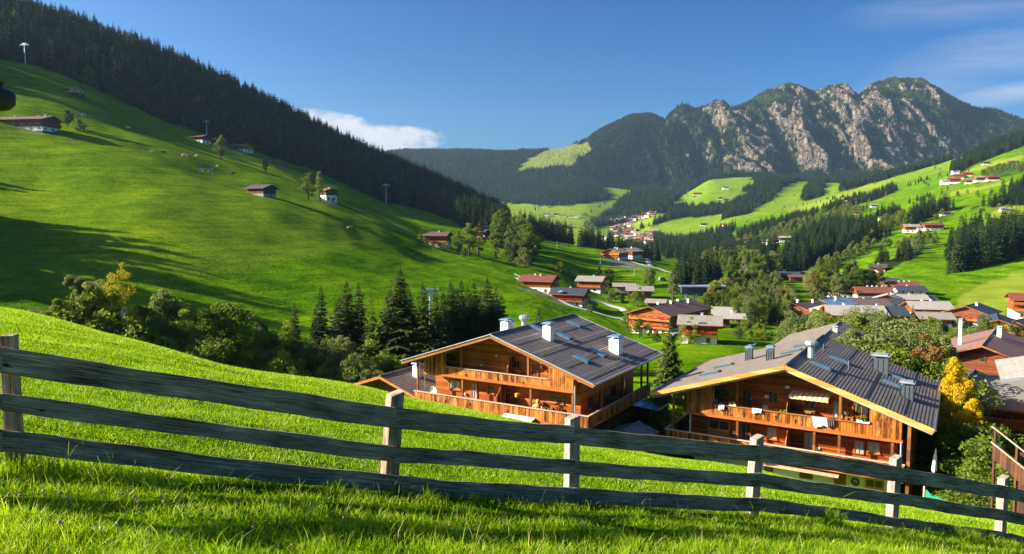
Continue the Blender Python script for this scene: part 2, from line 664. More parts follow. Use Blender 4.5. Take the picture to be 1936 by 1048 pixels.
MAT = {}
MAT['bark'] = plain('bark', (.09, .065, .045), .9, .1, .5, 9)
MAT['bark_pale'] = plain('bark_pale', (.5, .48, .42), .9, .1, .4, 5)
MAT['spruce'] = leafmat('spruce_needles', [(.018, .034, .009), (.042, .07, .014), (.10, .12, .025)], .2)
MAT['spruce_far'] = leafmat('spruce_needles_distant', [(.006, .020, .010), (.014, .038, .014), (.05, .08, .020)], .1, rnd=.8)
MAT['larch'] = leafmat('larch_needles', [(.07, .11, .02), (.14, .18, .03)], .3)
MAT['leaf'] = leafmat('leaves_green', [(.06, .105, .012), (.13, .19, .02), (.22, .28, .032)], .45, rnd=.75)
MAT['leaf_grey'] = leafmat('leaves_willow', [(.09, .12, .04), (.17, .21, .065), (.27, .30, .10)], .40, rnd=.6)
MAT['leaf_dark'] = leafmat('leaves_dark', [(.035, .066, .010), (.085, .135, .016), (.16, .22, .028)], .45, rnd=.5)
MAT['leaf_yellow'] = leafmat('leaves_yellow', [(.42, .26, .008), (.76, .54, .015), (.90, .74, .05)], .35, rnd=.1)
MAT['leaf_birch'] = leafmat('leaves_turning', [(.14, .17, .015), (.38, .33, .02), (.55, .42, .025)], .4, rnd=.1)
MAT['leaf_rust'] = leafmat('leaves_rust', [(.10, .065, .022), (.20, .115, .03), (.13, .13, .03)], .3, rnd=.5)
MAT['flower_red'] = leafmat('geranium_red', [(.40, .008, .006), (.75, .025, .012)], .2, nscale=6)
MAT['white'] = plain('white_plaster', (.80, .78, .74), .85, .1, .08, 3)
MAT['chimney_white'] = plain('white_chimney_render', (.80, .79, .76), .85, .1, .07, 2)
MAT['metal'] = plain('galvanised_metal', (.50, .54, .58), .42, .5, .15, 4, .6)
MAT['metal_dark'] = plain('dark_sheet_metal', (.10, .13, .15), .45, .4, .2, 3, .3)
MAT['metal_blue'] = plain('bluish_sheet_metal', (.22, .36, .52), .35, .5, .15, 3, .4)
MAT['concrete'] = plain('concrete', (.34, .33, .31), .9, .1, .2, 4)
MAT['cloth_white'] = plain('white_cloth', (.86, .86, .88), .9, .1, .04, 5)
MAT['red'] = plain('red_paint', (.42, .04, .03), .6)
MAT['black'] = plain('black_rubber', (.02, .02, .022), .7)
MAT['terracotta'] = plain('terracotta', (.45, .16, .06), .8)
MAT['gate_wood'] = plain('pale_planed_wood', (.55, .36, .18), .7)


def glass_mat(name, c, rough=.08):
    m, nt, b = newmat(name, rough, .8)
    f = noise(nt, 3, 2)
    nt.links.new(mixc(nt, f, tuple(x * .6 for x in c), tuple(min(1, x * 1.5) for x in c)), b.inputs['Base Color'])
    return m


MAT['glass'] = glass_mat('window_glass', (.03, .045, .04))
MAT['glass_curtain'] = plain('curtained_glass', (.34, .40, .38), .25, .6, .35, 7)
MAT['glass_sky'] = glass_mat('skylight_glass', (.10, .28, .50), .15)

O_D, O_L = (.075, .018, .004), (.66, .19, .022)
MAT['log'] = wood('larch_logs', (.15, .030, .005), (.56, .140, .018), 'z', .155, seam=.75)
MAT['log_honey'] = wood('honey_logs', (.26, .060, .009), (.66, .20, .026), 'z', .155, seam=.7)
MAT['board'] = wood('upright_larch_boards', O_D, O_L, 's', .21, seam=.85, weather=(.66, .32, .075))
MAT['trim'] = wood('larch_trim', (.26, .075, .013), (.58, .20, .035), 'z', .5, seam=.2)
MAT['trim_pale'] = wood('fresh_bargeboard', (.58, .25, .05), (.78, .42, .11), 'z', .5, seam=.1)
MAT['rail'] = wood('pale_handrail', (.38, .27, .18), (.58, .46, .34), 'z', .5, seam=.1)
MAT['post'] = wood('brown_posts', (.16, .055, .016), (.36, .15, .04), 'z', .9, seam=.1)
MAT['dark_wood'] = wood('dark_barn_boards', (.045, .02, .011), (.13, .055, .026), 's', .2, seam=.7)
MAT['red_wood'] = wood('reddish_boards', (.12, .035, .018), (.30, .085, .035), 'z', .2, seam=.7)
MAT['orange_wood'] = wood('orange_boards', (.17, .042, .008), (.44, .125, .02), 'z', .2, seam=.6)
MAT['yellow_wood'] = wood('bright_new_timber', (.62, .28, .02), (.80, .42, .05), 'z', .3, seam=.3)


def roofmat(name, c, var=.35, pitch=.33, spec=.3, rough=.7, seam=.5, lines=True):
    m, nt, b = newmat(name, rough, spec)
    tc = nt.nodes.new('ShaderNodeTexCoord').outputs['Object']
    f = noise(nt, 2.2, 6, .7, tc)
    f2 = noise(nt, 18, 2, .5, tc, (1, .35, 1))
    k = mth(nt, 'ADD', mth(nt, 'MULTIPLY', f, .6), mth(nt, 'MULTIPLY', f2, .4))
    col = ramp(nt, k, [(.3, tuple(x * (1 - var) for x in c)), (.7, tuple(min(1, x * (1 + var)) for x in c))])
    if lines:
        s_ = nt.nodes.new('ShaderNodeSeparateXYZ')
        nt.links.new(tc, s_.inputs[0])
        cell = nt.nodes.new('ShaderNodeCombineXYZ')
        nt.links.new(mth(nt, 'FLOOR', mth(nt, 'DIVIDE', s_.outputs[1], pitch)), cell.inputs[0])
        nt.links.new(mth(nt, 'FLOOR', mth(nt, 'DIVIDE', s_.outputs[0], .28)), cell.inputs[1])
        tw = nt.nodes.new('ShaderNodeTexWhiteNoise')
        tw.noise_dimensions = '2D'
        nt.links.new(cell.outputs[0], tw.inputs['Vector'])
        col = mixc(nt, mth(nt, 'MULTIPLY', tw.outputs['Value'], .45), col, mixc(nt, 1.0, col, (.55, .58, .62), 'MULTIPLY'))
        dirt = noise(nt, .7, 6, .75, tc)
        col = mixc(nt, ramp(nt, dirt, [(.52, (0, 0, 0)), (.68, (.55, .55, .55))]), col, tuple(min(1, x * 1.5) for x in c))
        fr = mth(nt, 'FRACT', mth(nt, 'DIVIDE', s_.outputs[1], pitch))
        ln = mth(nt, 'LESS_THAN', fr, .10)
        col = mixc(nt, mth(nt, 'MULTIPLY', ln, seam), col, tuple(x * .3 for x in c))
    nt.links.new(col, b.inputs['Base Color'])
    bump(nt, b, k, .02, .5)
    return m


MAT['roof_slate'] = roofmat('brown_grey_concrete_tiles', (.215, .18, .155), .4, .30)
MAT['roof_shingle'] = roofmat('weathered_shingles', (.29, .265, .235), .3, .25)
MAT['roof_grey'] = roofmat('light_grey_roof', (.36, .34, .31), .2, .5)
MAT['roof_brown'] = roofmat('brown_roof', (.13, .085, .075), .25, .4)
MAT['roof_red'] = roofmat('red_brown_roof', (.20, .062, .048), .2, .4)
MAT['roof_blue'] = roofmat('blue_black_roof', (.045, .055, .085), .25, .4)
MAT['roof_dark'] = roofmat('anthracite_roof', (.075, .07, .075), .25, .4)

# ------------------------------------------------------------------ what covers the land (outlines of woods and fields)
# spruce woods: (outline in the picture of the ground they stand on, nearest Y, farthest Y, square metres per tree, height range)
def near_line(u0, u1, du, pts, up):
    """a thin band of ground above a polyline"""
    return pts + [(a, b - up) for a, b in reversed(pts)]


MEADOWS_FAR = [
    [(968, 330), (1000, 300), (1040, 281), (1112, 270), (1122, 285), (1095, 298), (1083, 318), (1040, 316), (1010, 322)],
    [(900, 372), (960, 384), (1060, 390), (1135, 380), (1150, 372), (1128, 352), (1165, 347), (1212, 352), (1180, 372), (1160, 390),
     (1140, 404), (1105, 432), (1020, 425), (940, 410), (880, 398)],
    [(1262, 388), (1300, 362), (1350, 337), (1420, 334), (1432, 345), (1405, 360), (1420, 370), (1370, 388), (1310, 391)],
    [(1190, 436), (1228, 428), (1290, 412), (1366, 404), (1362, 428), (1318, 446), (1225, 448)],
    [(1425, 405), (1460, 375), (1492, 345), (1535, 342), (1512, 372), (1536, 394), (1552, 370), (1560, 345), (1597, 344),
     (1585, 362), (1598, 380), (1570, 396), (1500, 402), (1450, 408)],
    [(1118, 428), (1190, 424), (1248, 402), (1262, 412), (1210, 430), (1150, 470), (1120, 450)],
]
WOODS_NEAR = [  # right and middle, Y 400..2600
    (([(1000, 448), (960, 425), (965, 402), (1000, 420), (1060, 440), (1092, 452), (1092, 470), (1040, 462)]), 640, 1200, 60, (16, 24)),
    ([(1095, 470), (1100, 440), (1150, 448), (1200, 470), (1250, 492), (1240, 500), (1180, 482)], 600, 1300, 70, (14, 22)),
    ([(1235, 450), (1300, 455), (1360, 440), (1392, 430), (1375, 452), (1395, 476), (1440, 481), (1470, 478), (1460, 495), (1400, 508),
      (1330, 500), (1262, 488), (1240, 470)], 540, 2300, 95, (16, 25)),
    ([(1478, 505), (1500, 470), (1530, 445), (1590, 428), (1645, 432), (1660, 448), (1620, 470), (1580, 492), (1540, 503), (1500, 520)],
     470, 1300, 55, (16, 25)),
    ([(1785, 520), (1795, 480), (1830, 462), (1880, 452), (1936, 440), (2300, 400), (2300, 470), (1936, 487), (1860, 503)], 440, 900, 55, (18, 29)),
    ([(1710, 425), (1750, 398), (1820, 396), (1870, 388), (1936, 350), (2300, 300), (2300, 360), (1936, 388), (1850, 393), (1780, 402),
      (1735, 424)], 700, 1700, 80, (14, 24)),
    ([(1548, 398), (1600, 380), (1650, 368), (1690, 352), (1696, 362), (1650, 380), (1600, 392), (1560, 402)], 900, 2000, 90, (12, 20)),
    ([(1795, 338), (1840, 312), (1936, 276), (2300, 190), (2300, 110), (1936, 250), (1850, 285), (1800, 315)], 1300, 3000, 110, (16, 26)),
    ([(1655, 415), (1665, 405), (1700, 402), (1705, 412), (1680, 420)], 700, 1600, 60, (12, 18)),
    ([(1390, 440), (1440, 425), (1500, 412), (1545, 400), (1545, 410), (1480, 432), (1400, 455)], 900, 2300, 110, (12, 20)),
    ([(1640, 520), (1660, 500), (1700, 484), (1742, 472), (1745, 482), (1700, 500), (1660, 522)], 400, 900, 75, (10, 17)),
    ([(838, 408), (900, 410), (962, 424), (968, 446), (930, 442), (880, 432)], 440, 760, 45, (18, 26)),
    ([(1270, 545), (1290, 528), (1340, 530), (1372, 548), (1360, 558), (1290, 562)], 380, 520, 30, (14, 24)),
]
BROADS = [  # loose broadleaf belts: outline, Ymin, Ymax, m2 per tree, height range, materials
    ([(1330, 600), (1350, 560), (1395, 520), (1470, 540), (1480, 560), (1500, 590), (1490, 640), (1440, 640), (1390, 610)], 230, 480, 38, (6, 10)),
    ([(1480, 668), (1500, 655), (1560, 652), (1640, 655), (1720, 660), (1800, 672), (1880, 690), (1940, 705), (2100, 720), (2100, 790),
      (1936, 775), (1780, 770), (1600, 745), (1480, 720)], 105, 235, 34, (6.5, 10)),
    ([(1520, 550), (1560, 545), (1640, 530), (1680, 545), (1640, 560), (1540, 575)], 330, 480, 70, (8, 15)),
    ([(1320, 470), (1400, 500), (1470, 510), (1480, 540), (1400, 528), (1330, 505)], 470, 900, 90, (10, 16)),
    ([(1740, 425), (1700, 432), (1660, 445), (1650, 430), (1700, 415)], 650, 1300, 110, (8, 14)),
    ([(1400, 460), (1470, 438), (1530, 420), (1560, 425), (1480, 450), (1420, 470)], 700, 1400, 120, (8, 14)),
    ([(1540, 412), (1600, 393), (1645, 398), (1600, 412), (1560, 424)], 800, 2300, 190, (8, 13)),
    ([(1655, 452), (1640, 474), (1600, 502), (1560, 522), (1540, 515), (1600, 484), (1640, 458)], 430, 900, 60, (7, 12)),
    ([(1850, 334), (1900, 318), (1936, 318), (1936, 328), (1880, 338)], 900, 2300, 170, (8, 14)),
    ([(1690, 474), (1740, 452), (1782, 466), (1700, 486)], 430, 900, 90, (7, 12)),
]


def in_spruce(u, v, y):
    m = np.zeros(len(u), bool)
    for poly, y0, y1, _, _ in WOODS_NEAR:
        m |= inpoly(u, v, poly) & (y > y0) & (y < y1)
    return m


def left_ridge(x, y):
    """the wooded ridge beyond the hillside meadow"""
    a = x / np.maximum(y, 1)
    ya = np.interp(a, GROUND.az, GROUND.Y[:, 8])
    yb = np.interp(a, GROUND.az, GROUND.Y[:, 9])
    e = 14 * vnoise(x, y, 60, 8)
    return (a < -.004) & (y > ya + 8 + e) & (y < yb + 380) & (y > 420)


def far_wood(u, v, x, y):
    m = (y > 1900) & (u < 1420) & (u > 640) & (v < 432)
    m |= (y > 2150) & (u >= 1400) & (u < 1800) & (v < 425)
    for poly in MEADOWS_FAR:
        m &= ~inpoly(u + 5 * vnoise(x, y, 70, 21), v + 2.5 * vnoise(x, y, 50, 22), poly)
    m |= (y > 1400) & (y < 2400) & (u < 965)
    return m


# ------------------------------------------------------------------ the ground: one sheet to the horizon
def gmix(nt, *a):
    return mixc(nt, *a)


def ground_material():
    m, nt, b = newmat('meadow_and_forest_floor', 1.0, .0)
    geo = nt.nodes.new('ShaderNodeNewGeometry')
    pos = geo.outputs['Position']
    fine = noise(nt, 1.3, 8, .7, pos)
    mid = noise(nt, .09, 5, .6, pos)
    big = noise(nt, .012, 4, .6, pos)
    strk = noise(nt, .35, 6, .65, pos, (.10, .10, 2.4), .6)
    k = mth(nt, 'ADD', mth(nt, 'MULTIPLY', fine, .42), mth(nt, 'MULTIPLY', mid, .30))
    k = mth(nt, 'ADD', k, mth(nt, 'MULTIPLY', strk, .28))
    g1 = ramp(nt, k, [(.42, (.055, .120, .003)), (.50, (.130, .240, .005)), (.58, (.225, .335, .010))])
    bright = mixc(nt, ramp(nt, big, [(.38, (0, 0, 0)), (.62, (1, 1, 1))]), (.92, .95, .9), (1.16, 1.04, 1.0))
    g1 = mixc(nt, 1.0, g1, bright, 'MULTIPLY')
    spk = noise(nt, .75, 3, .8, pos)
    g1 = mixc(nt, ramp(nt, spk, [(.40, (.7, .7, .7)), (.52, (0, 0, 0))]), g1, mixc(nt, 1.0, g1, (.55, .66, .6), 'MULTIPLY'))
    # cattle terraces and mowing lines follow the contours; rank and dry patches
    sz = nt.nodes.new('ShaderNodeSeparateXYZ')
    nt.links.new(pos, sz.inputs[0])
    ph = mth(nt, 'ADD', mth(nt, 'MULTIPLY', sz.outputs[2], 3.4), mth(nt, 'MULTIPLY', mid, 16.0))
    tr = mth(nt, 'MULTIPLY', mth(nt, 'ADD', mth(nt, 'SINE', ph), 1.0), .5)
    pat = noise(nt, .035, 6, .7, pos)
    g1 = mixc(nt, mth(nt, 'MULTIPLY', tr, .42), g1, mixc(nt, 1.0, g1, (.60, .66, .6), 'MULTIPLY'))
    g1 = mixc(nt, ramp(nt, pat, [(.40, (.9, .9, .9)), (.56, (0, 0, 0))]), g1, mixc(nt, 1.0, g1, (.60, .78, .7), 'MULTIPLY'))
    g1 = mixc(nt, ramp(nt, pat, [(.56, (0, 0, 0)), (.70, (.6, .6, .6))]), g1, mixc(nt, 1.0, g1, (1.5, 1.12, 1.1), 'MULTIPLY'))

    def att(nm):
        a = nt.nodes.new('ShaderNodeAttribute')
        a.attribute_name = nm
        return a.outputs['Fac']
    hay = ramp(nt, k, [(.34, (.15, .20, .02)), (.64, (.33, .34, .07))])
    row = mth(nt, 'ADD', mth(nt, 'MULTIPLY', sz.outputs[0], 1.1), mth(nt, 'ADD', mth(nt, 'MULTIPLY', sz.outputs[1], 1.3), mth(nt, 'MULTIPLY', mid, 9.0)))
    hay = mixc(nt, mth(nt, 'MULTIPLY', mth(nt, 'ADD', mth(nt, 'SINE', row), 1.0), .22), hay, (.15, .20, .02))
    g2 = mixc(nt, att('hay'), g1, hay)
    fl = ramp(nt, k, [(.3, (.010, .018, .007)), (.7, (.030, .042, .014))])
    lush = mixc(nt, 1.0, g2, (.86, .98, .55), 'MULTIPLY')  # greener grass tone, partly grazing-light shade of the slope put into the colour
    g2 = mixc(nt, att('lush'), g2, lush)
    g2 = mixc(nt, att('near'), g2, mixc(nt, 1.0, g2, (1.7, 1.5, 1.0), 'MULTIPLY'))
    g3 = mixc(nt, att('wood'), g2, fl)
    ea = ramp(nt, k, [(.3, (.10, .10, .04)), (.7, (.28, .24, .13))])
    g4 = mixc(nt, att('bare'), g3, ea)
    pv = ramp(nt, k, [(.3, (.15, .15, .155)), (.7, (.24, .24, .24))])
    g5 = mixc(nt, att('paved'), g4, pv)
    nt.links.new(g5, b.inputs['Base Color'])
    # tufts stand up and catch a low sun: strong small bump
    n = nt.nodes.new('ShaderNodeBump')
    n.inputs['Distance'].default_value = .5
    n.inputs['Strength'].default_value = .75
    n2 = nt.nodes.new('ShaderNodeBump')
    n2.inputs['Distance'].default_value = 1.6
    n2.inputs['Strength'].default_value = .35
    nt.links.new(strk, n2.inputs['Height'])
    nt.links.new(fine, n.inputs['Height'])
    nt.links.new(n2.outputs[0], n.inputs['Normal'])
    nt.links.new(n.outputs[0], b.inputs['Normal'])
    return m


MAT['ground'] = ground_material()
azs = np.linspace(-1.85, 1.85, 640)
ys_ = np.concatenate([np.arange(-24, 0, 3.0), np.arange(0, 14, .5), 14 * np.exp(np.arange(0, math.log(12000 / 14), .0175))])
A_, Y_ = np.meshgrid(azs, ys_)
X_ = A_ * np.sqrt(Y_ ** 2 + 18 ** 2 * np.clip(1 - Y_ / 60, 0, 1))
gx, gy = X_.ravel(), Y_.ravel()
gz = H(gx, gy)
behind = gy < 4
gz[behind] = plane_z(np.clip(gx[behind], -12, 12), np.clip(gy[behind], -2, 4)) + .05 * vnoise(gx[behind], gy[behind], 2.3, 4)
nr, nc = A_.shape
ii = (np.arange(nr - 1)[:, None] * nc + np.arange(nc - 1)[None]).ravel()
Fq = np.stack([ii, ii + 1, ii + nc + 1, ii + nc], 1)
me = raw_mesh('ground', np.stack([gx, gy, gz], 1), Fq, [MAT['ground']], smooth=True)
pu, pv = proj(gx, np.maximum(gy, 2), gz)
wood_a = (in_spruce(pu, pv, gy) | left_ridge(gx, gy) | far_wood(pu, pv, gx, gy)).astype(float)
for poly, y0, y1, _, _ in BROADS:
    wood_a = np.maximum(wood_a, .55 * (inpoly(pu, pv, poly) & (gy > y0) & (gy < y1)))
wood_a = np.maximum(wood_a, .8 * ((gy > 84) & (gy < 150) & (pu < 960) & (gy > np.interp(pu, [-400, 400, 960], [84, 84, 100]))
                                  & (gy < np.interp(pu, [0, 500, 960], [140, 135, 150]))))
HAY = [([(1800, 590), (1815, 560), (1860, 537), (1936, 512), (2200, 430), (2200, 620), (1936, 600), (1870, 600)], 240, 470),
       ([(1775, 380), (1800, 362), (1890, 345), (1936, 338), (1890, 352), (1800, 372)], 800, 2300),
       ([(1480, 395), (1560, 378), (1640, 350), (1700, 340), (1640, 362), (1580, 382), (1500, 405)], 900, 2300),
       ([(1800, 332), (1860, 310), (1936, 292), (1936, 302), (1870, 318)], 900, 2300),
       ([(975, 322), (1040, 285), (1115, 272), (1080, 318)], 2500, 5000),
       ([(1860, 410), (1890, 395), (1936, 385), (1936, 400), (1900, 412)], 500, 1200)]
hay_a = np.zeros(len(gx))
for poly, y0, y1 in HAY:
    hay_a = np.maximum(hay_a, .85 * (inpoly(pu, pv, poly) & (gy > y0) & (gy < y1)))
hay_a = np.maximum(hay_a, .35 * ((gy > 1800) & (wood_a < .1)))
crop = np.interp(pu, [-400, 0, 280, 500, 700, 760], [575, 560, 535, 503, 468, 430])
hay_a = np.maximum(hay_a, .22 * ((gy > 150) & (gy < 620) & (pu < 760) & (pv < crop)))
lush_shade_a = ((gy > 130) & (pu < 1270) & (gy < 900)).astype(float) * (.75 + .3 * vnoise(gx, gy, 60, 31))  # where the greener, partly painted-shade tone lies
lush_shade_a = np.clip(np.where(pv > crop, lush_shade_a + .2, lush_shade_a), 0, 1)
lush_shade_a = np.maximum(lush_shade_a, .75 * ((gy > 200) & (pu > 1270)))
bare_a = np.zeros(len(gx))
paved_a = np.zeros(len(gx))


def near_path(pts_, w):
    """distance mask to a polyline given in ground metres"""
    d = np.full(len(gx), 1e9)
    for (x0, y0), (x1, y1) in zip(pts_[:-1], pts_[1:]):
        vx, vy = x1 - x0, y1 - y0
        t = np.clip(((gx - x0) * vx + (gy - y0) * vy) / (vx * vx + vy * vy + 1e-9), 0, 1)
        d = np.minimum(d, np.hypot(gx - x0 - t * vx, gy - y0 - t * vy))
    return np.clip(1.3 - d / w, 0, 1)


BARE_SPOTS = [(1600, 575, 300, 10), (1640, 580, 300, 8), (1690, 565, 330, 9), (1010, 552, 300, 6), (1070, 575, 290, 6),
              (1180, 500, 500, 13), (1340, 575, 380, 16), (60, 240, 330, 7), (620, 382, 330, 6), (455, 290, 600, 9)]
for (u_, v_, ym, r_) in BARE_SPOTS:
    g_ = ground_at(u_, v_, ym - 60)
    paved_a = np.maximum(paved_a, np.clip(1.5 - np.hypot(gx - g_.x, gy - g_.y) / r_, 0, 1) * .8)
paved_a = np.maximum(paved_a, .9 * ((pu > 1140) & (pu < 1262) & (gy > 60) & (gy < 88)))
for nm, arr in (('wood', wood_a), ('hay', hay_a), ('bare', bare_a), ('paved', paved_a), ('lush', lush_shade_a), ('near', ((gy < 118)).astype(float))):
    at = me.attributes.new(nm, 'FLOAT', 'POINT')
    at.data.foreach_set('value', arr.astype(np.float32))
tag(link('ground', me), 'green alpine meadows sloping down into the valley', 'ground', kind='structure')

# ------------------------------------------------------------------ the rocky mountain
MT = Relief([
    [(200, 2950, N, -90), (3700, 2950, N, -90)],
    [(200, 3320, N, 60), (640, 3320, 402), (700, 3320, 399), (900, 3320, 388), (1000, 3320, 380), (1100, 3320, 366), (1200, 3320, 374), (1300, 3320, 374),
     (1400, 3320, 348), (1500, 3300, 354), (1600, 3300, 355), (1700, 3300, 345), (1830, 3300, 325), (1936, 3300, 300), (3700, 3300, 300)],
    [(200, 3650, N, 90), (640, 3650, 370), (700, 3650, 352), (900, 3650, 344), (1000, 3650, 334), (1100, 3650, 312), (1200, 3650, 322), (1300, 3650, 324),
     (1400, 3620, 316), (1500, 3600, 312), (1600, 3600, 306), (1700, 3600, 300), (1830, 3600, 290), (1936, 3600, 276), (3700, 3600, 280)],
    [(200, 3900, N, 110), (640, 3900, 345), (700, 3900, 318), (900, 3900, 308), (1000, 3900, 303), (1100, 3880, 288), (1150, 3860, 266), (1200, 3850, 252),
     (1300, 3850, 248), (1400, 3850, 236), (1500, 3850, 222), (1600, 3850, 222), (1700, 3850, 212), (1800, 3850, 232),
     (1900, 3850, 248), (1936, 3850, 252), (3700, 3850, 260)],
    [(200, 4300, N, 120), (560, 4300, 350), (640, 4300, 322), (700, 4300, 303), (740, 4300, 291), (770, 4300, 287), (830, 4300, 288), (900, 4300, 287), (960, 4300, 292),
     (1005, 4300, 289), (1040, 4300, 284), (1108, 4300, 276), (1122, 4300, 262), (1145, 4300, 244), (1168, 4300, 232), (1197, 4300, 220),
     (1225, 4300, 218), (1258, 4300, 227), (1268, 4300, 216), (1302, 4300, 208), (1340, 4300, 209), (1380, 4300, 209), (1410, 4300, 195),
     (1440, 4300, 177), (1468, 4300, 165), (1490, 4300, 157), (1515, 4300, 163), (1545, 4300, 172), (1562, 4300, 165), (1580, 4300, 163),
     (1604, 4300, 168), (1622, 4300, 182), (1640, 4300, 164), (1662, 4300, 152), (1690, 4300, 147), (1722, 4300, 148), (1760, 4300, 158),
     (1800, 4300, 184), (1850, 4300, 209), (1900, 4300, 226), (1936, 4300, 230), (1990, 4300, 222), (2300, 4300, 180), (3700, 4300, 120)],
    [(200, 5000, N, 80), (640, 5000, N, 260), (1100, 5000, N, 300), (1200, 5000, N, 420), (1500, 5000, N, 560), (1700, 5000, N, 600), (1936, 5000, N, 400), (3700, 5000, N, 400)],
    [(200, 6500, N, -100), (3700, 6500, N, -100)],
], lo=-.7, hi=1.9, n=1500)


def ridged(x, y, s, seed):
    return 1 - np.abs(vnoise(x, y, s, seed)) * 2


def mt_height(x, y):
    """mountain height with buttresses and gullies; also returns how rocky it is"""
    z = MT(x, y)
    u = CX + F * x / y
    rk = np.clip((u - 1130) / 120, 0, 1) * np.clip((2050 - u) / 200, 0, 1)
    body = np.clip((y - 3350) / 250, 0, 1) * np.clip((4900 - y) / 500, 0, 1)
    top = np.clip(1 - np.abs(y - 4300) / 120, 0, 1)
    wy = y + 60 * vnoise(x, y, 260, 40)
    wx = x + 34 * vnoise(x, y, 150, 41) + 13 * vnoise(x, y, 47, 54) + .07 * (y - 3900)
    r1 = -ridged(wx, wy * .16, 165, 42)
    r2 = -ridged(wx + 9 * vnoise(x, y, 30, 55), wy * .30, 74, 43)
    r3 = ridged(wx, wy * .55, 30, 44)
    r4 = np.abs(vnoise(x, y, 19, 45)) + .6 * np.abs(vnoise(x, y, 9, 56))
    # the ribs start lower or higher from place to place
    top = np.where(y > 4300, 1, np.clip(1 - (4300 - y) / 170, 0, 1))
    body = body * np.clip((4420 - y) / 100, 0, 1)
    a = body * (1 - .93 * top)
    rib = (48 * r1 + 30 * r2 + 15 * r3 + 13 * r4 - 14)
    soft = 22 * vnoise(x, y, 330, 46) + 18 * ridged(x, y * .5, 210, 47) + 8 * vnoise(x, y, 60, 48)
    z = z + a * (rk * rib + (1 - .6 * rk) * soft) + top * rk * 3.5 * r3
    # terraces: steep rock bands
    st = 74.0
    q = (z + 18 * vnoise(x, y, 200, 49)) / st
    fr = q - np.floor(q)
    sm = np.clip((fr - .35) / .3, 0, 1)
    sm = sm * sm * (3 - 2 * sm)
    z = z + rk * body * (sm - fr) * st * .16 * (1 - .7 * top)
    return z, rk, r1, r2


ncm, nrm = 900, 400
ma = np.linspace((180 - CX) / F, (2500 - CX) / F, ncm)
my = np.concatenate([np.linspace(2960, 3500, 70), np.linspace(3502, 4340, 290), np.linspace(4350, 6480, 40)])
MA, MY = np.meshgrid(ma, my)
mx, my_ = (MA * MY).ravel(), MY.ravel()
mz, mrk, mr1, mr2 = mt_height(mx, my_)
ZZ = mz.reshape(MA.shape)
dzy = np.gradient(ZZ, axis=0) / np.gradient(MY, axis=0)
dzx = np.gradient(ZZ, axis=1) / np.maximum(np.gradient(MA * MY, axis=1), 1e-3)
slope = np.hypot(dzx, dzy).ravel()
mu, mv = proj(mx, my_, mz)
pt = vnoise(mx, my_, 95, 51) * .5 + vnoise(mx, my_, 34, 52) * .35 + vnoise(mx, my_, 13, 53) * .2
pt2 = vnoise(mx, my_ * .45, 70, 57) + .6 * vnoise(mx, my_ * .6, 28, 58) + .35 * vnoise(mx, my_, 12, 59)
band = np.interp(mv, [150, 185, 300, 330, 350], [.25, 1, 1, .45, 0])
east = np.interp(mu, [1180, 1260, 1300, 1380, 1400, 1470, 1760, 1830, 1870], [.0, .25, .3, .35, .7, 1.0, 1.0, .45, 0])
rock = band * east * (.30 * np.clip((slope - .9) / .8, 0, 1.2) + .55 * (mr2 + mr1 * .6) + .50 * pt2 + .38)
rock = np.clip(rock * 2.4 - .8 * np.clip(vnoise(mx, my_, 24, 61), 0, 1) - .5 * np.clip(vnoise(mx, my_, 11, 62), 0, 1), 0, 1) * mrk * (east > 0)
fld = np.zeros(len(mx), bool)
for poly in MEADOWS_FAR[:1]:
    fld |= inpoly(mu + 7 * vnoise(mx, my_, 60, 21), mv + 3 * vnoise(mx, my_, 40, 22), poly)


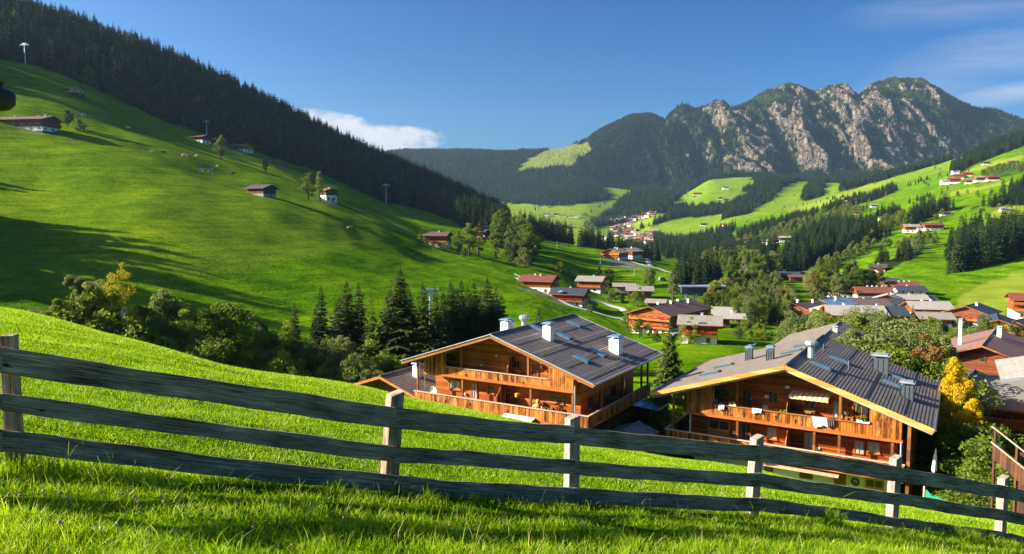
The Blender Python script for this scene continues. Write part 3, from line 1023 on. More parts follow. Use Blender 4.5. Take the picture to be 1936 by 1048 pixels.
def mountain_material():
    m, nt, b = newmat('limestone_and_scrub', .95, .05)
    pos = nt.nodes.new('ShaderNodeNewGeometry').outputs['Position']
    n1_ = noise(nt, .03, 9, .72, pos, (1, .6, .45))
    n2_ = noise(nt, .16, 8, .75, pos, (1.5, 1, .35), .5)
    n3_ = noise(nt, .045, 10, .8, pos, (2.2, 1, .35), .3)
    vo = nt.nodes.new('ShaderNodeTexVoronoi')
    vo.feature = 'DISTANCE_TO_EDGE'
    vo.inputs['Scale'].default_value = .03
    vm = nt.nodes.new('ShaderNodeMapping')
    vm.inputs['Scale'].default_value = (1.3, .6, .35)
    vadd = nt.nodes.new('ShaderNodeVectorMath')
    vadd.operation = 'ADD'
    nt.links.new(pos, vadd.inputs[0])
    wrp = nt.nodes.new('ShaderNodeTexNoise')
    wrp.inputs['Scale'].default_value = .02
    wsc = nt.nodes.new('ShaderNodeVectorMath')
    wsc.operation = 'SCALE'
    wsc.inputs['Scale'].default_value = 45
    nt.links.new(pos, wrp.inputs['Vector'])
    nt.links.new(wrp.outputs['Color'], wsc.inputs[0])
    nt.links.new(wsc.outputs[0], vadd.inputs[1])
    nt.links.new(vadd.outputs[0], vm.inputs[0])
    nt.links.new(vm.outputs[0], vo.inputs['Vector'])
    crack = ramp(nt, vo.outputs['Distance'], [(.0, (1, 1, 1)), (.10, (0, 0, 0))])
    stone = ramp(nt, mth(nt, 'ADD', mth(nt, 'MULTIPLY', n3_, .65), mth(nt, 'MULTIPLY', n2_, .35)),
                 [(.33, (.03, .027, .025)), (.44, (.09, .075, .064)), (.52, (.21, .172, .142)), (.63, (.46, .385, .315))])
    scrub = ramp(nt, n2_, [(.3, (.010, .020, .009)), (.55, (.028, .042, .014)), (.75, (.065, .072, .026))])
    at_ = nt.nodes.new('ShaderNodeAttribute')
    at_.attribute_name = 'rock'
    stone = mixc(nt, mth(nt, 'MULTIPLY', crack, .8), stone, (.035, .033, .026))
    f = mth(nt, 'ADD', at_.outputs['Fac'], mth(nt, 'MULTIPLY', mth(nt, 'SUBTRACT', n3_, .5), 1.9))
    f = ramp(nt, f, [(.40, (0, 0, 0)), (.60, (1, 1, 1))])
    c = mixc(nt, f, scrub, stone)
    af = nt.nodes.new('ShaderNodeAttribute')
    af.attribute_name = 'field'
    grass = ramp(nt, n1_, [(.35, (.12, .17, .022)), (.65, (.19, .225, .045))])
    c = mixc(nt, af.outputs['Fac'], c, grass)
    nt.links.new(c, b.inputs['Base Color'])
    bn = nt.nodes.new('ShaderNodeBump')
    bn.inputs['Distance'].default_value = 22
    bn.inputs['Strength'].default_value = .8
    nt.links.new(mth(nt, 'ADD', mth(nt, 'ADD', n1_, n3_), mth(nt, 'SUBTRACT', mth(nt, 'MULTIPLY', n2_, .5), mth(nt, 'MULTIPLY', crack, .5))), bn.inputs['Height'])
    nt.links.new(bn.outputs[0], b.inputs['Normal'])
    return m


MAT['mountain'] = mountain_material()
ii = (np.arange(len(my) - 1)[:, None] * ncm + np.arange(ncm - 1)[None]).ravel()
me = raw_mesh('mountain', np.stack([mx, my_, mz], 1), np.stack([ii, ii + 1, ii + ncm + 1, ii + ncm], 1), [MAT['mountain']], smooth=False)
for nm, arr in (('rock', rock), ('field', fld.astype(float))):
    at = me.attributes.new(nm, 'FLOAT', 'POINT')
    at.data.foreach_set('value', arr.astype(np.float32))
tag(link('mountain', me), 'rugged grey rock mountain with forested lower slopes behind the valley', 'mountain', kind='structure')

# ------------------------------------------------------------------ the air between here and the mountain
hz = MB().box(-6000, 6000, -200, 7400, -400, 1100)
hm = bpy.data.materials.new('valley_air')
hm.use_nodes = True
hm.node_tree.nodes.clear()
ho = hm.node_tree.nodes.new('ShaderNodeOutputMaterial')
hv = hm.node_tree.nodes.new('ShaderNodeVolumePrincipled')
hv.inputs['Color'].default_value = (.42, .68, 1.0, 1)
hv.inputs['Density'].default_value = 3.3e-5
hv.inputs['Anisotropy'].default_value = .2
hm.node_tree.links.new(hv.outputs[0], ho.inputs['Volume'])
HAZE_OBJ = hz.build('haze', hm)
tag(HAZE_OBJ, 'thin blue haze filling the valley', 'haze', kind='stuff')

# ------------------------------------------------------------------ trees
def spruce_crown(seed, H_, R, whorls, per, spr, bare=.06, gap=.12, slim=1.0, size=1.0, droop=.22):
    r = np.random.default_rng(seed)
    V, Fc = [], []
    lobes = r.random(7) * .35 + .8
    for w in range(whorls):
        t = (w + r.random() * .5) / whorls
        h = H_ * (bare + (1 - bare) * t ** .93)
        L0 = R * slim * ((1 - t) ** .78) * (1.0 if t > .12 else .72 + 2.3 * t) * (.84 + .3 * r.random())
        L0 = max(L0, .10 * R * (1.05 - t))
        n = max(4, int(round(per * (1.15 - .55 * t))))
        ph0 = r.random() * 6.28
        for k in range(n):
            if r.random() < gap:
                continue
            ph = ph0 + 6.283 * k / n + r.normal(0, .16)
            L = L0 * lobes[int(ph / 6.283 * 7) % 7] * (.62 + .5 * r.random())
            d = np.array([math.cos(ph), math.sin(ph)])
            s = np.array([-d[1], d[0]])
            m = max(3, int(spr * (L / R) ** .5))
            for j in range(m):
                q = (j + .4 + r.random() * .4) / m
                out = L * q
                z = h - droop * L * q + .26 * L * q * q * q
                px, py = d * out
                for sd in ((-1, 1) if j < m - 1 else (0,)):
                    wd = (.17 + .16 * r.random()) * L * (1.15 - .75 * q) * size + .10 * size
                    ang = .95 * sd + r.normal(0, .18)
                    e = d * math.cos(ang) + s * math.sin(ang)
                    f = np.array([-e[1], e[0]])
                    ln = wd * 1.9
                    dz = -ln * (.22 + .25 * r.random())
                    hw = wd * .36
                    o = len(V)
                    V += [(px - f[0] * hw * .5, py - f[1] * hw * .5, z), (px + f[0] * hw * .5, py + f[1] * hw * .5, z + .03),
                          (px + e[0] * ln * .7 + f[0] * hw, py + e[1] * ln * .7 + f[1] * hw, z + dz * .55 - hw * .25),
                          (px + e[0] * ln, py + e[1] * ln, z + dz),
                          (px + e[0] * ln * .7 - f[0] * hw, py + e[1] * ln * .7 - f[1] * hw, z + dz * .5 - hw * .5)]
                    Fc.append((o, o + 1, o + 2, o + 3, o + 4))
                    if r.random() < .55:   # hanging spray under the branch
                        hg = wd * (.7 + .7 * r.random())
                        o = len(V)
                        V += [(px, py, z), (px + e[0] * ln * .75, py + e[1] * ln * .75, z + dz * .6),
                              (px + e[0] * ln * .45 + f[0] * .1, py + e[1] * ln * .45 + f[1] * .1, z + dz * .3 - hg)]
                        Fc.append((o, o + 1, o + 2))
    # leader
    for k in range(4):
        o = len(V)
        a = k * 1.57 + r.random()
        c, s_ = math.cos(a) * .09 * R * .4, math.sin(a) * .09 * R * .4
        V += [(c, s_, H_ * .955), (-c, -s_, H_ * .955), (0, 0, H_ * 1.02)]
        Fc.append((o, o + 1, o + 2))
    return V, Fc


def trunk_mesh(name, H_, r0, mat, lean=0.0, forks=(), seed=0, n=8):
    r = random.Random(seed)
    mb = MB()
    pts = [(lean * H_ * t + r.uniform(-.012, .012) * H_ * (t > 0), r.uniform(-.012, .012) * H_ * (t > 0), H_ * t - (.5 if t == 0 else 0)) for t in (0, .2, .4, .6, .8, 1)]
    mb.tube(pts, [r0 * 1.25, r0, r0 * .82, r0 * .6, r0 * .36, r0 * .08], n)
    for (t, ln, ph, up) in forks:
        b = Vector((lean * H_ * t, 0, H_ * t))
        e = b + Vector((math.cos(ph) * ln, math.sin(ph) * ln, ln * up))
        mid = (b + e) / 2 + Vector((0, 0, -ln * .06))
        mb.tube([b, mid, e], [r0 * .5 * (1 - t * .5), r0 * .33, r0 * .08], 5)
    return raw_mesh(name, mb.v, mb.f, [mat], smooth=True)


def leaf_crown(seed, clumps, leaves, shape, leaf, hollow=.45, ragged=.16):
    """leaf-sized faces on the shells of many small clumps; shape = (H, crown base, rx, ry, top power)"""
    r = np.random.default_rng(seed)
    Ht, base, rx, ry, pw = shape
    C, Rr = [], []
    tries = 0
    lob = r.random((9,)) * .45 + .72
    while len(C) < clumps and tries < clumps * 40:
        tries += 1
        t = r.random() ** .85
        z = base + (Ht - base) * t
        prof = (math.sin(math.pi * min(1, (t * .86 + .10))) ** pw)
        ph = r.random() * 6.283
        rr = (hollow + (1 - hollow) * r.random() ** .5)
        lb = lob[int((ph / 6.283 * 5 + t * 4) % 9)]
        c = np.array([math.cos(ph) * rx * prof * rr * lb, math.sin(ph) * ry * prof * rr * lb, z])
        C.append(c)
        Rr.append((.16 + .13 * r.random()) * (rx + ry) * .5 * (.75 + .5 * prof))
    C, Rr = np.array(C), np.array(Rr)
    C[:, 2] += r.normal(0, ragged * .3, len(C)) * rx
    n = leaves
    idx = r.integers(0, len(C), n)
    d = r.normal(size=(n, 3))
    d /= np.linalg.norm(d, axis=1)[:, None]
    rad = Rr[idx] * (.55 + .5 * r.random(n))
    p = C[idx] + d * rad[:, None] * np.array([1, 1, .78])
    # leaf plane: partly facing outward, partly at random
    nrm = d + .9 * r.normal(size=(n, 3))
    nrm /= np.linalg.norm(nrm, axis=1)[:, None]
    a = np.cross(nrm, r.normal(size=(n, 3)))
    a /= np.linalg.norm(a, axis=1)[:, None]
    b = np.cross(nrm, a)
    s = (leaf * (.6 + .8 * r.random(n)))[:, None]
    V = np.stack([p - a * s, p + b * s * .62, p + a * s, p - b * s * .62], 1).reshape(-1, 3)
    Fc = np.arange(4 * n).reshape(n, 4)
    return V, Fc


CROWN, TRUNK = {}, {}


def proto(key, crown, cm, trunk):
    V, Fc = crown
    CROWN[key] = raw_mesh(key + '_crown', V, Fc, [MAT[cm]])
    TRUNK[key] = trunk


for i in range(4):     # tall forest spruces, 20 m, detailed
    proto('spruce%d' % i, spruce_crown(11 + i, 20, [3.3, 2.7, 3.6, 2.4][i], [46, 44, 48, 42][i], 10, 7, bare=[.06, .12, .04, .16][i],
                                       gap=[.10, .2, .08, .26][i]), 'spruce',
          trunk_mesh('spruce_trunk', 19, .26, MAT['bark'], seed=i))
proto('larch0', spruce_crown(31, 18, 2.6, 30, 7, 6, bare=.2, gap=.35, droop=.05), 'larch', trunk_mesh('larch_trunk', 17.4, .17, MAT['bark'], seed=5))
proto('youngspruce', spruce_crown(41, 12, 3.0, 34, 9, 7, bare=.03, gap=.08, droop=.0), 'larch', trunk_mesh('young_trunk', 11.5, .14, MAT['bark'], seed=6))
for i in range(3):     # mid-distance spruces
    proto('midspruce%d' % i, spruce_crown(51 + i, 20, [3.3, 2.8, 3.8][i], 20, 7, 3, bare=.05, gap=.07, size=1.75), 'spruce_far',
          trunk_mesh('mid_trunk', 18, .25, MAT['bark'], seed=i, n=5))

FK = [(.35, 3.0, .4, .8), (.45, 2.6, 2.4, .9), (.5, 2.4, 4.4, .9), (.62, 2.0, 1.3, 1.1), (.66, 1.8, 3.5, 1.1), (.75, 1.3, 5.4, 1.3)]
SHAPES = {'round': (10, 2.2, 3.6, 3.4, .75), 'oval': (13, 2.0, 3.2, 3.0, .85), 'tall': (15, 1.2, 2.7, 2.6, .5), 'bush': (5, .2, 2.9, 2.6, .6),
          'wide': (9, 1.6, 4.6, 4.2, .7)}
for key, (shp, cm, cl, lv, lf, sd) in {
        'round_g': ('round', 'leaf', 60, 11959, 0.130, 1), 'round_d': ('round', 'leaf_dark', 70, 14949, 0.130, 2), 'oval_g': ('oval', 'leaf', 70, 13799, 0.136, 3),
        'oval_w': ('oval', 'leaf_grey', 75, 14949, 0.124, 4), 'tall_w': ('tall', 'leaf_grey', 60, 11959, 0.124, 5), 'tall_y': ('tall', 'leaf_birch', 42, 5979, 0.099, 6),
        'wide_w': ('wide', 'leaf_grey', 80, 14949, 0.136, 7), 'wide_g': ('wide', 'leaf', 80, 14949, 0.136, 8), 'oval_r': ('oval', 'leaf_rust', 60, 11959, 0.136, 9),
        'bush_g': ('bush', 'leaf', 45, 8280, 0.105, 10), 'bush_w': ('bush', 'leaf_grey', 45, 8280, 0.105, 11), 'bush_d': ('bush', 'leaf_dark', 50, 9660, 0.105, 12),
        'bush_y': ('bush', 'leaf_birch', 40, 5979, 0.093, 13), 'maple': ('oval', 'leaf_yellow', 95, 27599, 0.093, 14)}.items():
    Ht = SHAPES[shp][0]
    sh = SHAPES[shp]
    proto(key, leaf_crown(sd, cl, lv, sh, lf, hollow=.3, ragged=.7), cm,
          trunk_mesh('broadleaf_trunk', Ht * .9, .05 * Ht ** .8, MAT['bark_pale' if key == 'tall_y' else 'bark'], .02,
                     [(t, l * sh[2] / 3.6, p, q) for t, l, p, q in FK] if shp != 'bush' else FK[:2], sd))
HT = {k: (20 if 'spruce' in k else 18 if k == 'larch0' else None) for k in CROWN}
HT['youngspruce'] = 12
for k in CROWN:
    if HT[k] is None:
        HT[k] = {'rou': 10, 'ova': 13, 'tal': 15, 'bus': 5, 'wid': 9, 'map': 13}[k[:3]]
ntree = 0


def tree(key, x, y, h, label, group=None, z=None, name=None, cat=None, sx=None, rot=None, parts=True):
    """a tree of its own: an Empty at its foot with trunk and crown"""
    global ntree
    ntree += 1
    z = Hs(x, y) if z is None else z
    kind = 'spruce_tree' if 'spruce' in key else 'larch_tree' if 'larch' in key else 'bush' if 'bush' in key else 'broadleaf_tree'
    o = root(name or kind, (x, y, z - .15), random.uniform(0, 6.28) if rot is None else rot, label, cat or {'spruce_tree': 'spruce', 'larch_tree': 'larch', 'bush': 'bush',
             'broadleaf_tree': 'tree'}[kind], group)
    s = h / HT[key]
    w = s * (sx or random.uniform(.88, 1.14))
    o.scale = (w, w, s)
    link('crown', CROWN[key], o)
    if parts:
        link('trunk', TRUNK[key], o)
    return o


def tree_px(key, u, Y, vtop, label, group=None, **kw):
    """tree whose foot stands at distance Y under column u and whose top reaches row vtop"""
    q = P(u, vtop, Y)
    z = Hs(q.x, Y)
    return tree(key, q.x, Y, max(2.0, q.z - z), label, group, z=z, **kw)


# --- the row of spruces in the gully between the near meadow and the hillside
GU = 'spruces in the gully behind the near meadow'
for u, Y, vt, k, lab in [
        (556, 118, 570, 3, 'thin ragged spruce, shortest and leftmost of the gully row'),
        (607, 118, 538, 3, 'slender brownish spruce standing second in the gully row'),
        (655, 120, 530, 0, 'dark full spruce, left one of a touching pair in the gully'),
        (677, 124, 536, 1, 'dark spruce, right one of a touching pair in the gully'),
        (757, 120, 506, 2, 'tallest and broadest spruce in the middle of the gully row'),
        (738, 126, 545, 1, 'lower spruce pressed against the left side of the tallest one'),
        (799, 118, 534, 0, 'narrow dark spruce to the right of the tallest one'),
        (822, 124, 540, 3, 'sparse spruce with visible trunk beside the narrow dark spruce'),
        (852, 122, 532, 2, 'dense dark spruce above the left eave of the left chalet'),
        (872, 127, 528, 1, 'dark spruce second behind the left chalet roof'),
        (896, 121, 533, 0, 'dark spruce third behind the left chalet roof'),
        (921, 124, 524, 2, 'tall dark spruce fourth behind the left chalet roof'),
        (938, 128, 540, 1, 'dark spruce at the right end of the gully row'),
        (908, 132, 545, 3, 'spruce tucked behind the others at the right end of the row'),
        (774, 126, 548, 0, 'spruce pressed against the right side of the tallest one'),
        (838, 118, 552, 1, 'lower dark spruce filling the gap above the left chalet eave'),
        (862, 132, 545, 0, 'spruce half hidden between two others behind the left chalet'),
        (884, 130, 541, 2, 'broad dark spruce half hidden behind the left chalet roof'),
        (948, 122, 556, 0, 'lowest spruce closing the right end of the gully row'),
        (640, 126, 560, 2, 'low broad spruce at the left foot of the touching pair'),
        (596, 124, 580, 0, 'low spruce at the left foot of the slender brownish one')]:
    tree_px('spruce%d' % k, u, Y, vt, lab, GU, sx=1.8 if 'tallest and' in lab else 1.6 if k != 3 else 1.3)
tree_px('larch0', 700, 117, 552, 'thin see-through larch with a bare pale trunk in the gully row')
tree_px('youngspruce', 1018, 112, 581, 'young spruce peeping over the ridge of the left chalet roof')
tree_px('youngspruce', 1267, 96, 605, 'pale green spruce with open branches between the two big chalets')
# --- broadleaf trees along the gully, left to right
GB = 'broadleaf trees in the gully along the near meadow'
for key, u, Y, vt, lab in [
        ('tall_w', 138, 92, 528, 'grey-green ash, tallest at the left end of the gully trees'),
        ('oval_g', 112, 90, 572, 'low light green tree at the far left end of the gully trees'),
        ('oval_w', 178, 95, 541, 'blue-green round-topped tree left of the yellow birch'),
        ('tall_y', 226, 92, 523, 'yellow birch with two white trunks above the meadow edge'),
        ('oval_w', 306, 100, 557, 'slim pale tree rising above the dark bushes right of the birch'),
        ('oval_g', 272, 96, 585, 'bushy green tree between birch and slim pale tree'),
        ('round_g', 355, 98, 606, 'light bushy tree left of the big dark round tree'),
        ('round_d', 425, 94, 584, 'big dark round tree standing out above the meadow edge'),
        ('oval_w', 492, 98, 612, 'olive tree right of the big dark round tree'),
        ('round_g', 545, 100, 632, 'low green tree below the shortest gully spruce'),
        ('wide_w', 592, 98, 660, 'grey willow bush at the foot of the slender spruce'),
        ('oval_w', 650, 96, 640, 'pale grey willow in front of the touching pair of spruces'),
        ('oval_w', 612, 92, 690, 'small pale willow at the meadow edge left of the annex'),
        ('bush_g', 715, 100, 672, 'green bush below the thin larch'),
        ('wide_g', 192, 96, 585, 'low wide tree under the blue-green tree'),
        ('oval_g', 330, 104, 615, 'green low tree behind the light bushy one')]:
    tree_px(key, u, Y, vt, lab, GB)
for i, (u, Y, vt, key) in enumerate([(95, 92, 606, 'bush_w'), (150, 90, 598, 'bush_g'), (245, 92, 612, 'bush_g'), (210, 92, 602, 'bush_g'), (290, 96, 624, 'bush_w'),
                                     (325, 96, 640, 'bush_g'), (380, 92, 650, 'bush_g'), (455, 94, 650, 'bush_g'), (470, 92, 662, 'bush_w'), (515, 94, 665, 'bush_g'),
                                     (540, 92, 672, 'bush_g'), (575, 94, 690, 'bush_d'), (675, 92, 680, 'bush_w'), (700, 90, 700, 'bush_w'), (725, 98, 690, 'bush_d'),
                                     (750, 104, 690, 'bush_d'), (640, 100, 672, 'bush_g'), (435, 100, 640, 'bush_d'), (175, 98, 590, 'bush_g'), (125, 98, 600, 'bush_w')]):
    tree_px(key, u, Y, vt, 'leafy bush filling the undergrowth along the gully edge', 'undergrowth bushes along the gully')

# --- trees standing alone on and around the hillside
for key, u, v, ym, hpx, lab in [
        ('round_g', 418, 301, 400, 38, 'lone round tree on the slope beside the upper barns'),
        ('oval_g', 502, 326, 350, 27, 'small lone oval tree above the barn on the hillside'),
        ('round_g', 583, 378, 300, 44, 'round tree left of the tall tree by the small white house'),
        ('tall_w', 605, 380, 300, 54, 'tall tree directly beside the small white house on the slope'),
        ('round_d', 128, 240, 250, 30, 'dark tree right of the long farmhouse on the left'),
        ('bush_d', 152, 248, 250, 18, 'bush between the dark tree and the portal mast'),
        ('oval_g', 866, 480, 330, 42, 'green tree just right of the hillside farmhouse'),
        ('round_g', 888, 482, 330, 52, 'bright green tree beside the autumn-tinted one'),
        ('oval_r', 905, 484, 330, 55, 'rust-tinted tree on the hillside below the dark hut'),
        ('oval_g', 937, 487, 330, 52, 'green tree with an orange top on the hillside path'),
        ('tall_w', 963, 490, 330, 62, 'tall grey-green tree next to the orange-topped one'),
        ('wide_w', 992, 508, 320, 34, 'brownish wide tree above the red-roofed house'),
        ('round_g', 1118, 448, 560, 34, 'bright green tree at the upper edge of the shaded lawn'),
        ('bush_y', 1057, 516, 300, 18, 'small yellow tree behind the red-roofed house'),
        ('round_d', 1150, 548, 300, 38, 'dark conical tree right of the grey-roofed house'),
        ('round_g', 1132, 540, 310, 30, 'light green tree behind the grey-roofed house'),
        ('wide_w', 1228, 540, 300, 32, 'pale bushy tree behind the twin barns'),
        ('oval_w', 1272, 575, 270, 62, 'tall olive tree above the long brown roof'),
        ('bush_w', 1155, 572, 280, 22, 'pale bush by the path above the long farmhouse'),
        ('bush_g', 1205, 580, 270, 28, 'green bush below the twin barns'),
        ('round_g', 1187, 628, 205, 42, 'leafy tree left of the flowered farmhouse gable'),
        ('round_g', 1208, 640, 200, 34, 'lower leafy tree in front of the flowered farmhouse'),
        ('bush_g', 1302, 650, 150, 40, 'green bush left of the small grey-roofed chalet')]:
    g_ = ground_at(u, v, ym)
    tree(key, g_.x, g_.y, hpx * g_.y / F, lab)
for i, (u, v, hp, key) in enumerate([(795, 455, 12, 'bush_g'), (806, 462, 12, 'bush_g'), (846, 470, 14, 'bush_y'), (878, 486, 14, 'bush_d'), (948, 488, 12, 'bush_y'),
                                     (980, 492, 12, 'bush_g'), (965, 495, 14, 'bush_w'), (1115, 590, 12, 'bush_d'), (1175, 570, 14, 'bush_d'), (1225, 635, 22, 'bush_g'),
                                     (1240, 655, 18, 'bush_d'), (1290, 640, 20, 'bush_g'), (1395, 640, 22, 'bush_w'), (1420, 645, 20, 'bush_g'), (1440, 650, 20, 'bush_y'),
                                     (1455, 655, 18, 'bush_w'), (1410, 630, 24, 'bush_g'), (1435, 635, 24, 'bush_g')]):
    g_ = ground_at(u, v, 190)
    tree(key, g_.x, g_.y, max(2.2, hp * g_.y / F), 'garden bush among the farmhouses in the middle distance', 'garden bushes among the farmhouses')

for i in range(34):
    yy = rng.uniform(415, 620)
    uu = np.interp(yy, [415, 620], [985, 958]) + rng.uniform(-30, 22)
    key = ['midspruce0', 'midspruce1', 'round_d', 'midspruce2', 'oval_g'][i % 5]
    xx = (uu - CX) / F * yy
    tree(key, xx, yy, rng.uniform(15, 24), ('dark spruce' if 'spruce' in key else 'dark rounded tree' if key == 'round_d' else 'green leafy tree') + ' in the wood left of the shaded lawn strip',
         ('spruces' if 'spruce' in key else 'dark trees' if key == 'round_d' else 'green trees') + ' of the wood left of the shaded lawn')
# --- around the big chalet on the right
tree_px('maple', 1809, 66, 690, 'bright yellow maple beside the right chalet', sx=.58)
tree_px('maple', 1838, 63, 765, 'lower yellow-green maple under the tall yellow one', sx=.9)
tree_px('youngspruce', 1800, 60, 775, 'dark columnar conifer in the shade beside the right chalet', sx=.35)
for u, Y, vt, key in [(1758, 70, 770, 'bush_d'), (1775, 72, 760, 'bush_d'), (1835, 58, 845, 'bush_d'), (1868, 50, 880, 'bush_d'), (1890, 46, 885, 'bush_g'), (1905, 60, 840, 'bush_d'),
                      (1230, 80, 750, 'bush_g'), (1255, 78, 745, 'bush_g'), (1240, 70, 790, 'bush_d')]:
    tree_px(key, u, Y, vt, 'shrub in the shaded garden beside the big chalets', 'garden shrubs beside the big chalets')

for u, Y, vt, k, lab in [(1642, 90, 604, 'spruce2', 'dark spruce rising just behind the ridge of the right chalet roof'),
                         (1612, 93, 628, 'oval_w', 'grey-green tree left of the dark spruce behind the right chalet'),
                         (1680, 88, 640, 'wide_w', 'spreading pale tree right of the dark spruce behind the right chalet'),
                         (1722, 90, 628, 'spruce1', 'second dark spruce behind the right slope of the right chalet roof'),
                         (1752, 84, 652, 'oval_r', 'reddish tree behind the right slope of the right chalet roof'),
                         (1700, 80, 672, 'round_d', 'dark low tree right behind the eave of the right chalet'),
                         (1735, 78, 690, 'wide_g', 'green tree nearest the back corner of the right chalet'),
                         (1775, 96, 640, 'oval_w', 'grey-green tree left of the brown-roofed house')]:
    tree_px(k, u, Y, vt, lab)
# --- woods: scatter in world space, the trees that show largest become things, the rest one mass per wood
SPR, MASS = [], {'left': [], 'valley': [], 'far': [], 'mtn': []}


def scatter(n, a0, a1, y0, y1):
    a = rng.uniform(a0, a1, n)
    y = np.sqrt(rng.uniform(y0 ** 2, y1 ** 2, n))
    return a * y, y


def area(a0, a1, y0, y1):
    return (a1 - a0) * (y1 ** 2 - y0 ** 2) / 2


for poly, y0, y1, m2, (h0, h1) in WOODS_NEAR:
    us = [p[0] for p in poly]
    a0, a1 = (min(us) - CX) / F - .02, (max(us) - CX) / F + .02
    n = int(area(a0, a1, y0, y1) / m2)
    x, y = scatter(n, a0, a1, y0, y1)
    z = H(x, y)
    u, v = proj(x, y, z)
    ok = inpoly(u + 2 * vnoise(x, y, 25, 61), v + 1.5 * vnoise(x, y, 18, 62), poly)
    for xx, yy, zz in zip(x[ok], y[ok], z[ok]):
        SPR.append((xx, yy, zz, random.uniform(h0, h1), 'valley'))
x, y = scatter(int(area(-.95, 0, 430, 1650) / 62), -.95, 0.0, 430, 1650)
ok = left_ridge(x, y)
x, y = x[ok], y[ok]
z = H(x, y)
for xx, yy, zz in zip(x, y, z):
    SPR.append((xx, yy, zz, random.choice([random.uniform(19, 27), random.uniform(11, 21), random.uniform(22, 31)]), 'left'))
# single conifers and small rows on the right-hand hillside
for pts_, n, h in [([(1400, 470), (1500, 430), (1560, 412)], 26, 11), ([(1560, 442), (1640, 420), (1700, 396)], 22, 10),
                   ([(1690, 360), (1740, 345), (1800, 330)], 16, 11), ([(1480, 400), (1540, 385), (1600, 372)], 14, 10),
                   ([(1720, 385), (1760, 372), (1790, 365)], 10, 11), ([(1380, 452), (1400, 445), (1440, 432)], 12, 12),
                   ([(1290, 360), (1300, 368), (1310, 372)], 4, 12), ([(1150, 382), (1120, 400), (1100, 410)], 10, 14), ([(1040, 392), (1010, 398)], 6, 14),
                   ([(1600, 470), (1640, 456), (1690, 440)], 14, 13)]:
    us, vs = [p[0] for p in pts_], [p[1] for p in pts_]
    for _ in range(n):
        t = random.random() * (len(pts_) - 1)
        uu = float(np.interp(t, range(len(us)), us)) + random.uniform(-3, 3)
        vv = float(np.interp(t, range(len(us)), vs)) + random.uniform(-2, 2)
        g_ = ground_at(uu, vv, 620)
        SPR.append((g_.x, g_.y, g_.z, random.uniform(.75, 1.2) * h, 'valley'))
for uu, vv in [(1002, 445), (1010, 440), (1018, 446), (992, 440), (1045, 458), (1052, 460), (984, 436), (1030, 455), (1066, 462), (1080, 466)]:
    q = P(uu, vv, 690)
    SPR.append((q.x, 690, Hs(q.x, 690), random.uniform(18, 27), 'valley'))

SPR.sort(key=lambda s: -s[3] / s[1] * (1 if -30 < proj(s[0], s[1], s[2])[0] < 1966 else .2))
nind = 0
for i, (xx, yy, zz, hh, reg) in enumerate(SPR):
    u_ = proj(xx, yy, zz)[0]
    if nind < 180 and -30 < u_ < 1966:
        nind += 1
        if reg == 'left':
            lab, grp = 'dark spruce at the lower edge of the forested ridge above the hillside meadow', 'spruces along the lower forest edge on the left'
        elif yy < 560 and u_ < 1400:
            lab, grp = 'dark spruce in the compact clump beyond the blue-roofed lift station', 'spruces in the clump beyond the lift station'
        elif u_ > 1750:
            lab, grp = 'tall dark spruce in the wood at the right edge above the hamlet', 'spruces in the wood at the right edge'
        elif u_ > 1400:
            lab, grp = 'spruce in the wood between the meadows above the hamlet', 'spruces in the wood above the hamlet'
        else:
            lab, grp = 'dark spruce in the belt of trees across the valley middle', 'spruces in the belt across the valley middle'
        tree('midspruce%d' % (i % 3), xx, yy, hh, lab, grp, z=zz)
    else:
        MASS[reg].append((xx, yy, zz, hh))


